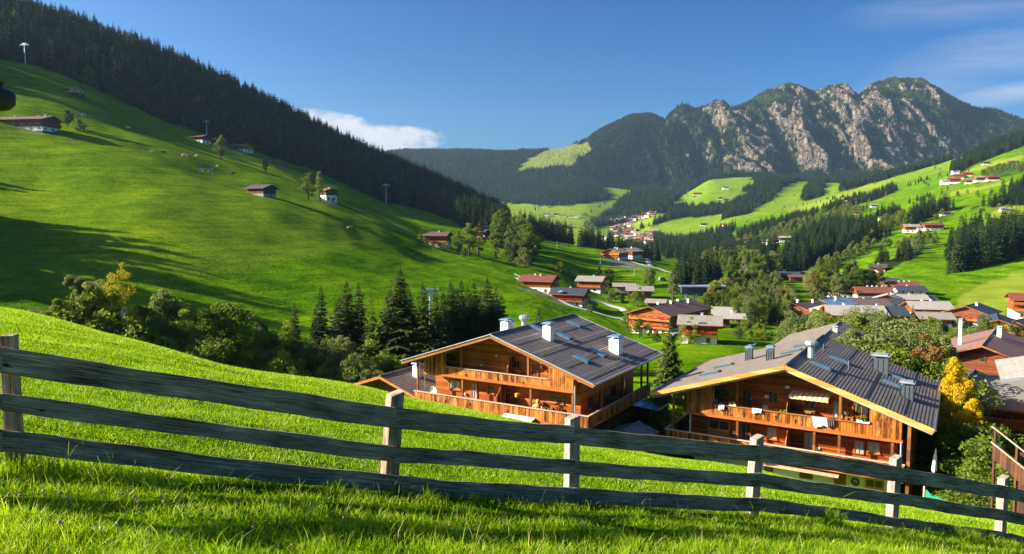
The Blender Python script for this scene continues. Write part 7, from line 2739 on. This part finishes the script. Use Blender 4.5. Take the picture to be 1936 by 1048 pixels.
def grain(o, gv):
    at = o.data.attributes.new('grain', 'FLOAT_VECTOR', 'POINT')
    at.data.foreach_set('vector', np.array(gv, np.float32).ravel())


for i, (u, Y, vt, r1, r2, r3, ln) in enumerate(POSTS):
    top = P(u, vt, Y)
    gz_ = Hs(top.x, Y)
    w, dpt = (.165, .17) if i == 2 else (.12, .12) if i == 1 else (.17, .13)
    foot = Vector((top.x + ln / F * Y, Y + .02, gz_ - .3))
    n_ = 9
    vs, fs = [], []
    rot = .55 if i != 1 else .2
    ex, ey = Vector((math.cos(rot), math.sin(rot), 0)), Vector((-math.sin(rot), math.cos(rot), 0))
    for k in range(n_ + 1):
        s = k / n_
        c_ = foot.lerp(top, s) - fr0 + ey * .075
        ww = w * (1.06 - .08 * s) + random.uniform(-.004, .004)
        for a, b_ in ((-1, -1), (1, -1), (1, 1), (-1, 1)):
            tz = .02 * a * (k == n_) * (i != 1)
            vs.append(c_ + ex * a * ww / 2 + ey * b_ * dpt / 2 + Vector((0, 0, tz)))
    for k in range(n_):
        for a in range(4):
            fs.append((k * 4 + a, k * 4 + (a + 1) % 4, k * 4 + 4 + (a + 1) % 4, k * 4 + 4 + a))
    fs += [(3, 2, 1, 0), tuple(n_ * 4 + a for a in range(4))]
    o_ = MB().add(vs, fs).build('post', MAT['fence_post' if i > 2 else 'fence'], fence)
    grain(o_, [(k * .13 + i * 5.1, a * .05, [0, .17, .25, .4][a] + i) for k in range(n_ + 1) for a in range(4)])
    bv = o_.modifiers.new('bevel', 'BEVEL')
    bv.width, bv.segments = .006, 2
for i in range(len(POSTS) - 1):
    p, q = POSTS[i], POSTS[i + 1]
    for k in (3, 4, 5):
        off = .035
        ua, ub = p[0] - (4 if i else 0), q[0] - 4
        lift_ = random.uniform(-.008, .008)
        T = (P(ua, p[k][0], p[1] - off), P(ub, q[k][0], q[1] - off))
        Bt = (P(ua, p[k][1], p[1] - off), P(ub, q[k][1], q[1] - off))
        mb_, gv_ = rough_board(T, Bt, .035, i * 10 + k)
        o_ = mb_.build('rail', MAT['fence'], fence)
        grain(o_, gv_)
        nl = MB()
        for (Tp, Bp, sg) in ((T[0], Bt[0], 1), (T[1], Bt[1], -1)):
            dd = (T[1] - T[0]).normalized() * sg
            for hh_ in (.28, .72):
                c_ = Tp.lerp(Bp, hh_) + dd * .07 - fr0 + Vector((.014, -.036, 0))
                nl.blob(c_, (.007, .004, .007), 6, 4)
        nl.build('nail_heads', MAT['dark_metal'], o_)
        bv = o_.modifiers.new('bevel', 'BEVEL')
        bv.width, bv.segments, bv.limit_method = .004, 2, 'ANGLE'

# dark lamp head reaching in from the left edge
q = P(3, 186, 9.0)
r_ = root('lantern', q, 0, 'dark round-bodied lamp head cut off by the left picture edge', 'lamp')
MB().tube([(-.06, 0, -.15), (-.06, 0, -.13), (-.06, 0, -.07), (-.06, 0, .05), (-.06, 0, .10), (-.06, 0, .13)], [.05, .13, .19, .20, .15, .05], 24).build('lamp_body', MAT['dark_metal'], r_, smooth=True)
MB().tube([(-.10, 0, .13), (-.10, 0, .2), (-.1, 0, .24)], [.09, .11, .04], 12).build('lamp_cap', MAT['bark'], r_)
MB().tube([(-.30, 0, .0), (-.9, 0, .02), (-1.0, 0, -6)], .03, 8).build('lamp_arm', MAT['metal_dark'], r_)


# ------------------------------------------------------------------ grass
def grass_mat(name, c0, c1, c2, dry):
    m = bpy.data.materials.new(name)
    m.use_nodes = True
    nt = m.node_tree
    nt.nodes.clear()
    out = nt.nodes.new('ShaderNodeOutputMaterial')
    geo = nt.nodes.new('ShaderNodeNewGeometry')
    n = noise(nt, .8, 4, .6, geo.outputs['Position'])
    f = mth(nt, 'ADD', mth(nt, 'MULTIPLY', geo.outputs['Random Per Island'], .55), mth(nt, 'MULTIPLY', n, .5))
    col = ramp(nt, f, [(.15, c0), (.5, c1), (.82, c2), (.97, dry)])
    d = nt.nodes.new('ShaderNodeBsdfPrincipled')
    d.inputs['Roughness'].default_value = .5
    d.inputs['Specular IOR Level'].default_value = .25
    t = nt.nodes.new('ShaderNodeBsdfTranslucent')
    nt.links.new(col, d.inputs['Base Color'])
    nt.links.new(mixc(nt, 1.0, col, (1.25, 1.2, .5), 'MULTIPLY'), t.inputs['Color'])
    mx = nt.nodes.new('ShaderNodeMixShader')
    mx.inputs[0].default_value = .42
    nt.links.new(d.outputs[0], mx.inputs[1])
    nt.links.new(t.outputs[0], mx.inputs[2])
    nt.links.new(mx.outputs[0], out.inputs['Surface'])
    return m


MAT['grass'] = grass_mat('tall_grass', (.12, .23, .006), (.28, .45, .010), (.44, .60, .018), (.66, .60, .20))
MAT['lawn'] = grass_mat('meadow_grass', (.15, .28, .005), (.27, .44, .008), (.40, .56, .016), (.50, .54, .06))


def blades(x, y, h, w, lean, segs):
    """blades as tapering bent ribbons; returns verts, faces"""
    n = len(x)
    z = H(x, y)
    a = rng.random(n) * 6.283
    la = rng.random(n) * 6.283
    dx, dy = np.cos(a) * w / 2, np.sin(a) * w / 2
    lx, ly = np.cos(la) * lean * h, np.sin(la) * lean * h
    rows = []
    for k in range(segs + 1):
        t = k / segs
        cx_, cy_ = x + lx * t * t, y + ly * t * t
        cz = z - .02 + h * t * (1 - .35 * lean * t)
        if k < segs:
            wf = 1 - .75 * t ** 1.5
            rows.append(np.stack([cx_ - dx * wf, cy_ - dy * wf, cz], 1))
            rows.append(np.stack([cx_ + dx * wf, cy_ + dy * wf, cz], 1))
        else:
            rows.append(np.stack([cx_, cy_, cz], 1))
    V = np.stack(rows, 1)                       # n, 2*segs+1, 3
    m = V.shape[1]
    base = (np.arange(n) * m)[:, None]
    tris = []
    for k in range(segs):
        a0, a1 = 2 * k, 2 * k + 1
        if k < segs - 1:
            tris += [[a0, a1, a0 + 2], [a1, a1 + 2, a0 + 2]]
        else:
            tris += [[a0, a1, m - 1]]
    Fc = (base[:, None, :] + np.array(tris)[None]).reshape(-1, 3)
    return V.reshape(-1, 3), Fc


def fence_y(x):
    xs_ = [P(p[0], p[2], p[1]).x for p in POSTS]
    return np.interp(x, xs_, [p[1] for p in POSTS])


def in_view(x, y, m=.06):
    return np.abs(x) < (.7 + m) * y + 1.7


# foreground, camera side of the fence: long rough grass
n = 400000
y = 2.0 + 12.7 * rng.random(n) ** .75
x = rng.uniform(-1, 1, n) * (.80 * y + 1.6)
fy = fence_y(x)
ok = (y < fy + .35) & in_view(x, y)
u_, v_ = proj(x, y, H(x, y))
ok &= v_ < 1220
x, y, fy = x[ok], y[ok], fy[ok]
cl_ = vnoise(x, y, .55, 70) * .5 + vnoise(x, y, .19, 71) * .4 + vnoise(x, y, 1.6, 72) * .35
keep = rng.random(len(x)) < np.clip(.75 + cl_ * .9, .18, 1)
x, y, fy, cl_ = x[keep], y[keep], fy[keep], cl_[keep]
nearf = np.exp(-((y - fy + .15) / .40) ** 2)
h = (.065 + .055 * rng.random(len(x)) + .075 * np.clip(cl_, 0, 1)) * (1 + 1.0 * nearf * np.clip(.5 + cl_ * 1.4, .1, 1.5))
h *= np.where(rng.random(len(x)) < .03, 2.0, 1)
V, Fc = blades(x, y, h, .0045 + .0035 * rng.random(len(x)), .15 + .75 * rng.random(len(x)), 3)
tag(link('foreground_grass', raw_mesh('foreground_grass', V, Fc, [MAT['grass']])), 'long rough grass in front of the fence', 'grass', kind='stuff')
# meadow beyond the fence: short dense grass getting coarser with distance
n = 620000
y = 6.0 * (86 / 6.0) ** (rng.random(n) ** .85)
x = rng.uniform(-1, 1, n) * (.76 * y + .5)
fy = fence_y(x)
z_ = H(x, y)
u_, v_ = proj(x, y, z_)
crest = np.interp(x / y, GROUND.az, GROUND.Y[:, 2]) + 7
ok = (y > fy + .2) & (y < crest) & (v_ < 1080)
x, y = x[ok], y[ok]
cl_ = vnoise(x, y, 1.1, 73) * .5 + vnoise(x, y, .4, 74) * .4 + vnoise(x, y, 5, 75) * .3
keep = rng.random(len(x)) < np.clip(.8 + cl_ * .7, .25, 1)
x, y, cl_ = x[keep], y[keep], cl_[keep]
sc_ = np.clip(y / 12, 1, 4.5)
h = (.045 + .04 * rng.random(len(x)) + .04 * np.clip(cl_, 0, 1)) * sc_ ** .38
V, Fc = blades(x, y, h, (.006 + .004 * rng.random(len(x))) * sc_, .2 + .6 * rng.random(len(x)), 2)
tag(link('meadow_grass', raw_mesh('meadow_grass', V, Fc, [MAT['lawn']])), 'short dense meadow grass between the fence and the chalets', 'grass', kind='stuff')

# low broad herbs and dry stalks mixed into the near grass
n = 16000
y = 2.3 + 11 * rng.random(n) ** .8
x = rng.uniform(-1, 1, n) * (.78 * y + .6)
ok = (vnoise(x, y, .45, 81) + .5 * vnoise(x, y, .15, 82) > .12) & (proj(x, y, H(x, y))[1] < 1120)
x, y = x[ok], y[ok]
V, Fc = blades(x, y, .05 + .05 * rng.random(len(x)), .022 + .02 * rng.random(len(x)), .9 + .5 * rng.random(len(x)), 3)
MAT['herb'] = leafmat('meadow_herbs', [(.035, .10, .012), (.07, .17, .018), (.14, .25, .03)], .35, rough=.45, nscale=3)
tag(link('meadow_herbs', raw_mesh('meadow_herbs', V, Fc, [MAT['herb']])), 'broad-leaved low herbs growing among the near grass', 'herbs', kind='stuff')
n = 2600
y = 2.3 + 12 * rng.random(n) ** .8
x = rng.uniform(-1, 1, n) * (.78 * y + .6)
V, Fc = blades(x, y, .14 + .16 * rng.random(n), .0028 + .002 * rng.random(n), .2 + .7 * rng.random(n), 3)
MAT['straw'] = plain('dry_straw', (.50, .42, .20), .8, .1, .3, 3)
tag(link('dry_stalks', raw_mesh('dry_stalks', V, Fc, [MAT['straw']])), 'thin dry stalks standing among the near grass', 'grass', kind='stuff')

# clover heads and other flowers one can count
MAT['clover'] = leafmat('clover_pink', [(.55, .16, .30), (.75, .36, .50)], .2, nscale=9)
MAT['clover_w'] = plain('clover_white', (.7, .66, .6), .8)
MAT['stem'] = plain('flower_stem', (.10, .18, .03), .8)
head = MB()
for k in range(34):
    th, ph = math.acos(1 - 1.7 * (k + .5) / 34), k * 2.4
    c_ = (.011 * math.sin(th) * math.cos(ph), .011 * math.sin(th) * math.sin(ph), .012 * math.cos(th))
    head.blob(c_, (.0042, .0042, .006), 5, 4, .2)
head_me = {c: raw_mesh('clover_head', head.v, head.f, [MAT[c]], smooth=True) for c in ('clover', 'clover_w')}
st = MB().tube([(0, 0, -.20), (.008, 0, -.1), (0, 0, -.008)], .0016, 5)
lf = MB()
for k in range(3):
    a = k * 2.094
    lf.blob((.014 * math.cos(a), .014 * math.sin(a), -.07), (.011, .011, .0015), 8, 4)
stem_me = raw_mesh('clover_stem', st.v, st.f, [MAT['stem']])
leaf_me = raw_mesh('clover_leaves', lf.v, lf.f, [MAT['leaf']])
CLOV = [(18, 938), (39, 939), (83, 930), (115, 933), (129, 947), (232, 934), (249, 932), (254, 940), (262, 950), (311, 949), (340, 958), (384, 965), (381, 973),
        (448, 951), (479, 998), (506, 972), (545, 957), (114, 992), (192, 1003), (850, 996), (948, 990), (958, 974), (1098, 990), (1107, 992), (553, 1033), (892, 1045),
        (650, 985), (170, 900), (330, 905)]
for i, (u, v) in enumerate(CLOV):
    wht = (u, v) in ((83, 930), (192, 1003), (340, 958))
    g = ground_at(u, v + 22, 2.0, 12)
    gf = .10 if g.y < 6 else .13
    o = root('clover_flower', (g.x, g.y, Hs(g.x, g.y) + gf), random.uniform(0, 6), ('white' if wht else 'pink') + ' clover head standing in the grass before the fence', 'clover flower',
             ('white' if wht else 'pink') + ' clover heads in the foreground grass')
    s_ = random.uniform(.6, .95)
    o.scale = (s_, s_, s_)
    link('flower_head', head_me['clover_w' if wht else 'clover'], o)
    link('stem', stem_me, o)
    link('leaves', leaf_me, o)

# ------------------------------------------------------------------ paths, walls and small things on the slopes
def drape(name, pts_, w, mat, label, lift=.12, step=3.0):
    """strip laid over the ground along a line of ground points"""
    P2 = []
    for (a, b_) in zip(pts_[:-1], pts_[1:]):
        n_ = max(1, int((b_ - a).xy.length / step))
        for k in range(n_):
            P2.append(a.lerp(b_, k / n_))
    P2.append(pts_[-1])
    vs, fs = [], []
    for i, p in enumerate(P2):
        d_ = (P2[min(i + 1, len(P2) - 1)] - P2[max(i - 1, 0)]).xy.normalized()
        nx, ny = -d_.y, d_.x
        for s in (-1, -.33, .33, 1):
            xx, yy = p.x + nx * s * w / 2, p.y + ny * s * w / 2
            vs.append((xx, yy, Hs(xx, yy) + lift - (.25 if abs(s) == 1 else 0)))
    for i in range(len(P2) - 1):
        for k in range(3):
            a = i * 4 + k
            fs.append((a, a + 4, a + 5, a + 1))
    mb = MB().add(vs, fs)
    return tag(mb.build(name, MAT[mat], None, smooth=True), label, 'path', kind='structure')


def gpts(lst, ym):
    return [ground_at(u, v, ym) for u, v in lst]


MAT['gravel'] = plain('pale_gravel', (.42, .41, .40), .95, .05, .15, 1.2)
MAT['asphalt'] = plain('asphalt', (.16, .16, .17), .9, .15, .2, .8)
drape('path', gpts([(978, 526), (1010, 545), (1045, 560), (1085, 580), (1130, 592), (1175, 603), (1205, 612)], 250), 3.0, 'gravel', 'gravel path running down past the farmhouses', .25)
drape('path', gpts([(1112, 565), (1140, 572), (1175, 583), (1210, 596)], 270), 3.4, 'gravel', 'gravel lane between the farmhouses', .25)
drape('path', gpts([(1228, 488), (1226, 497), (1232, 506), (1250, 510), (1290, 524)], 430), 4.0, 'gravel', 'pale lane crossing the sunny strip of lawn', .5, 6)
drape('path', gpts([(1180, 492), (1205, 499), (1240, 508)], 480), 4.0, 'gravel', 'pale lane from the inn', .5, 6)
drape('path', gpts([(500, 300), (540, 320), (600, 342), (640, 352)], 500), 5.0, 'asphalt', 'rough gravel track below the forest edge', .6, 8)
drape('path', gpts([(1795, 668), (1830, 672), (1870, 660)], 120), 2.5, 'gravel', 'short garden path by the yellow house', .2)
q0 = [P(1770, 870, 62), P(1800, 865, 60), P(1870, 862, 57), P(1920, 866, 54)]
drape('driveway', [Vector((p.x, p.y, 0)) for p in q0], 4.5, 'asphalt', 'shaded driveway beside the right chalet', .15, 2)
q0 = [P(1170, 690, 108), P(1158, 710, 100), P(1180, 740, 92), P(1225, 765, 84)]
drape('path', [Vector((p.x, p.y, 0)) for p in q0], 2.6, 'gravel', 'curved pale path behind the left chalet', .15, 2)


def slat_fence(name, pts_, h, gap, mat, label, rails=2, group=None):
    """posts and thin rails following the ground"""
    L0 = pts_[0]
    r = root(name, L0, 0, label, 'fence', group)
    P2 = []
    for (a, b_) in zip(pts_[:-1], pts_[1:]):
        n_ = max(1, int(round((b_ - a).xy.length / gap)))
        P2 += [a.lerp(b_, k / n_) for k in range(n_)]
    P2.append(pts_[-1])
    P2 = [Vector((p.x, p.y, Hs(p.x, p.y))) - L0 for p in P2]
    th = min(.09, .05 * gap / 2.5)
    for p in P2[:100]:
        MB().box(p.x - th, p.x + th, p.y - th, p.y + th, p.z - .3, p.z + h).build('post', MAT[mat], r)
    if rails:
        mb = MB()
        for a, b_ in zip(P2[:-1], P2[1:]):
            for k in range(rails):
                zz = h * (.9 - .42 * k)
                mb.bar((a.x, a.y, a.z + zz), (b_.x, b_.y, b_.z + zz), .05, .12)
        mb.build('rails', MAT[mat], r)
    return r


slat_fence('paddock_fence', gpts([(735, 428), (770, 444), (800, 456), (832, 470)], 330), 1.5, 4.0, 'rail', 'pale wooden fence climbing to the hillside farmhouse', 3)
slat_fence('paddock_fence', gpts([(972, 521), (1000, 536), (1030, 552), (1088, 575), (1112, 584)], 270), 1.2, 3.0, 'rail', 'pale fence along the path below the red-roofed chalet', 2)
slat_fence('pasture_fence', gpts([(300, 527), (380, 520), (470, 508), (560, 492), (640, 477), (700, 468)], 180), .9, 7.0, 'post', 'thin pasture fence along the mown edge of the hillside', 0)
slat_fence('pasture_fence', gpts([(0, 300), (90, 299), (180, 295), (262, 290)], 250), 1.1, 8.0, 'bark', 'dark pasture fence across the upper left meadow', 1)
slat_fence('pasture_fence', gpts([(500, 310), (560, 348), (640, 385), (735, 428)], 320), 1.2, 8.0, 'bark', 'pasture fence following the shelf of the hillside', 1)


def tshape(u, v, ym, hpx, label, group=None):
    g = ground_at(u, v, ym)
    h = hpx * g.y / F
    r = root('lift_pylon', g, math.radians(-10), label, 'lift pylon', group)
    MB().tube([(0, 0, -1), (0, 0, h)], [h * .035, h * .022], 8).build('mast', MAT['metal'], r)
    MB().box(-h * .24, h * .24, -.25, .25, h * .95, h * .99).build('crossarm', MAT['metal'], r)
    for s in (-1, 1):
        w = MB().box(s * h * .22 - .15, s * h * .22 + .15, -1.6, 1.6, h * .90, h * .945)
        w.build('sheave_battery', MAT['metal_dark'], r)
    MB().box(-h * .12, h * .12, -.4, .4, h * 1.0, h * 1.05).build('work_platform', MAT['red'] if 'red' in label else MAT['metal'], r)
    return r


tshape(48, 121, 450, 36, 'steel lift pylon at the top left before the dark forest')
tshape(391, 256, 450, 26, 'steel lift pylon above the barns below the forest edge')
tshape(730, 383, 500, 33, 'slanting steel lift pylon on the shaded strip of meadow')
tshape(1411, 529, 400, 26, 'steel lift pylon with red top on the sunny lawn strip')
tshape(1729, 482, 430, 21, 'steel lift pylon with red top on the bright slope above the hamlet')
tshape(1135, 512, 400, 22, 'grey-blue lift pylon standing in the shaded lawn left of the inn lane')
tshape(1199, 522, 400, 18, 'thin grey-blue lift pylon in the shaded lawn below the inn')
tshape(1053, 470, 500, 12, 'faint small lift pylon on the upper part of the shaded lawn')
q = P(813, 549, 185)
r_ = root('lift_pylon', (q.x, q.y, Hs(q.x, 185)), 0, 'grey lift pylon head showing between two gully spruces', 'lift pylon')
hh = q.z - Hs(q.x, 185)
MB().tube([(0, 0, -1), (0, 0, hh)], .3, 8).build('mast', MAT['metal'], r_)
MB().box(-2.2, 2.2, -.5, .5, hh - .6, hh + .3).build('crossarm', MAT['metal'], r_)
for u, v, hpx, lab in ((390, 351, 32, 'white portal-shaped drag-lift mast in the open hillside'), (151, 243, 28, 'white portal-shaped drag-lift mast right of the long farmhouse')):
    g = ground_at(u, v, 240)
    h = hpx * g.y / F
    r_ = root('drag_lift_mast', g, .1, lab, 'lift mast')
    for s in (-1, 1):
        MB().bar((s * h * .42, 0, -1), (s * h * .34, 0, h), .16, .16).build('leg', MAT['metal'], r_)
    MB().box(-h * .42, h * .42, -.1, .1, h * .96, h * 1.0).build('crossbeam', MAT['metal'], r_)
    for s in (-.2, .16):
        MB().tube([(s * h, -.15, h * .86), (s * h, .15, h * .86)], h * .06, 10).build('pulley', MAT['white'], r_)
g = ground_at(1612, 556, 320)
tag(MB().tube([(g.x, g.y, g.z - 1), (g.x, g.y, g.z + 11)], [.16, .06], 8).build('flagpole', MAT['rail'], None), 'tall bare pole in the hamlet', 'pole')


# cows, one continuous body each
def cow_mesh():
    me = bpy.data.meshes.new('cow_body')
    V, E, R = [], [], []

    def j(p, r, par=None):
        V.append(p)
        R.append(r)
        if par is not None:
            E.append((par, len(V) - 1))
        return len(V) - 1
    a = j((0, 0, 1.05), (.34, .40))
    b_ = j((.55, 0, 1.06), (.34, .40), a)
    c_ = j((-.6, 0, 1.10), (.30, .34), a)
    n1_ = j((.95, 0, 1.22), (.17, .22), b_)
    n2_ = j((1.22, 0, 1.12), (.13, .15), n1_)
    j((1.55, 0, .86), (.08, .09), n2_)
    j((1.2, .24, 1.26), (.03, .05), n2_)
    j((1.2, -.24, 1.26), (.03, .05), n2_)
    for s in (-1, 1):
        k = j((.62, s * .2, .68), (.11, .12), b_)
        k = j((.66, s * .2, .38), (.06, .06), k)
        j((.64, s * .2, .02), (.055, .055), k)
        k = j((-.66, s * .2, .72), (.14, .15), c_)
        k = j((-.78, s * .2, .42), (.065, .065), k)
        j((-.70, s * .2, .02), (.055, .055), k)
    k = j((-.95, 0, 1.12), (.04, .04), c_)
    j((-1.0, 0, .5), (.03, .03), k)
    me.from_pydata(V, E, [])
    o = bpy.data.objects.new('cow_skin', me)
    COL.objects.link(o)
    sk = o.modifiers.new('skin', 'SKIN')
    for v_, r in zip(me.skin_vertices[0].data, R):
        v_.radius = r
    me.skin_vertices[0].data[0].use_root = True
    sb = o.modifiers.new('sub', 'SUBSURF')
    sb.levels = sb.render_levels = 1
    dg = bpy.context.evaluated_depsgraph_get()
    out = bpy.data.meshes.new_from_object(o.evaluated_get(dg))
    bpy.data.objects.remove(o)
    out.materials.clear()
    return out


MAT['cow_tan'] = plain('tan_hide', (.42, .22, .10), .8, .1, .3, 1.5)
MAT['cow_pale'] = plain('pale_hide', (.62, .54, .42), .8, .1, .2, 1.5)
MAT['cow_dark'] = plain('dark_hide', (.12, .07, .04), .8, .1, .3, 1.5)
cm = {}
base_cow = cow_mesh()
for c in ('tan', 'pale', 'dark'):
    cm[c] = base_cow.copy()
    cm[c].materials.append(MAT['cow_' + c])
for u, v, c, lab in ((243, 245, 'pale', 'pale cow farthest up the slope right of the farmhouse'), (290, 291, 'pale', 'white cow leftmost in the row grazing mid-slope'),
                     (310, 292, 'dark', 'dark cow next to the white cow mid-slope'), (348, 297, 'pale', 'light cow left of the trio above the portal mast'),
                     (357, 298, 'tan', 'brown cow in the middle of the trio above the portal mast'), (371, 299, 'tan', 'brown cow right of the trio above the portal mast'),
                     (410, 319, 'tan', 'tan cow lying below the lone round tree'), (439, 332, 'dark', 'brown cow between the lone tree and the log barn'),
                     (661, 435, 'tan', 'single tan cow low on the open hillside')):
    g = ground_at(u, v, 230)
    o = link('cow', cm[c])
    o.location = g
    o.rotation_euler = (0, 0, random.choice([0.2, 2.9, 3.4, -.4]))
    o.scale = (1.25, 1.25, 1.25)
    tag(o, lab, 'cow')


# parked vehicles in the valley
def car(loc, rz, mat, label, k=1.0, van=False):
    r = root('parked_van' if van else 'parked_car', loc, rz, label, 'van' if van else 'car')
    r.scale = (k, k, k)
    hh = 1.9 if van else 1.42
    MB().prism([(-2.1, .35), (2.1, .35), (2.15, .8), (1.5, .92), (1.2 if not van else 1.7, .95), (.7 if not van else 1.2, hh), (-1.6, hh), (-2.05, .95)], -.85, .85).build('body', MAT[mat], r)
    for s in (-.853, .853):
        MB().box(-1.4, .6, min(s, s * .99), max(s, s * .99), .98, hh - .12).build('window', MAT['glass'], r)
    for a in (-1.3, 1.35):
        for s in (-.8, .8):
            MB().tube([(a, s - .1, .33), (a, s + .1, .33)], .33, 12).build('wheel', MAT['black'], r)
    return r


for u, v, ym, m_, rz, lab, van in ((1252, 531, 330, 'metal_blue', .3, 'blue van parked above the olive tree by the shaded lawn', True),
                                   (1614, 569, 300, 'white', .2, 'white car parked left of the long red-brown roof', False),
                                   (1624, 570, 300, 'metal', .5, 'silver car parked right beside the white one', False),
                                   (1700, 571, 290, 'white', .1, 'white car in front of the pale grey roof', False),
                                   (1278, 640, 170, 'metal', .6, 'silver car parked between farmhouse and small chalet', False)):
    g = ground_at(u, v, ym)
    car((g.x, g.y, g.z + .1), rz, m_, lab, 1.0, van)
g = ground_at(1422, 655, 140)
r_ = root('tarpaulin_bench', (g.x, g.y, g.z), .4, 'small blue lounger lying on the lawn behind the right chalet', 'lounger')
MB().box(-.9, .5, -.4, .4, .3, .4).build('seat', MAT['metal_blue'], r_)
MB().hexa([(.5, -.4, .3), (1.2, -.4, .75), (1.2, .4, .75), (.5, .4, .3), (.5, -.4, .4), (1.15, -.4, .85), (1.15, .4, .85), (.5, .4, .4)]).build('backrest', MAT['metal_blue'], r_)
for a in (-.7, .4):
    for s in (-.35, .35):
        MB().box(a - .03, a + .03, s - .03, s + .03, -.1, .3).build('leg', MAT['metal'], r_)
# parasols and table on the farmhouse terrace
for u, v, m_, lab in ((1070, 556, 'cloth_white', 'white parasol on the terrace of the blue-grey-roofed chalet'), (1062, 560, 'metal_blue', 'blue parasol left of the white one on the terrace')):
    g = ground_at(u, v + 8, 260)
    r_ = root('parasol', g, 0, lab, 'parasol')
    MB().tube([(0, 0, 0), (0, 0, 4.3)], .05, 6).build('pole', MAT['metal'], r_)
    MB().tube([(0, 0, 3.5), (0, 0, 4.4)], [1.7, .05], 10).build('canopy', MAT[m_], r_)
print('objects', len(bpy.data.objects))

for o in bpy.data.objects:
    if o.get('label') and not 4 <= len(o['label'].split()) <= 16:
        print('LABEL', o.name, o['label'])
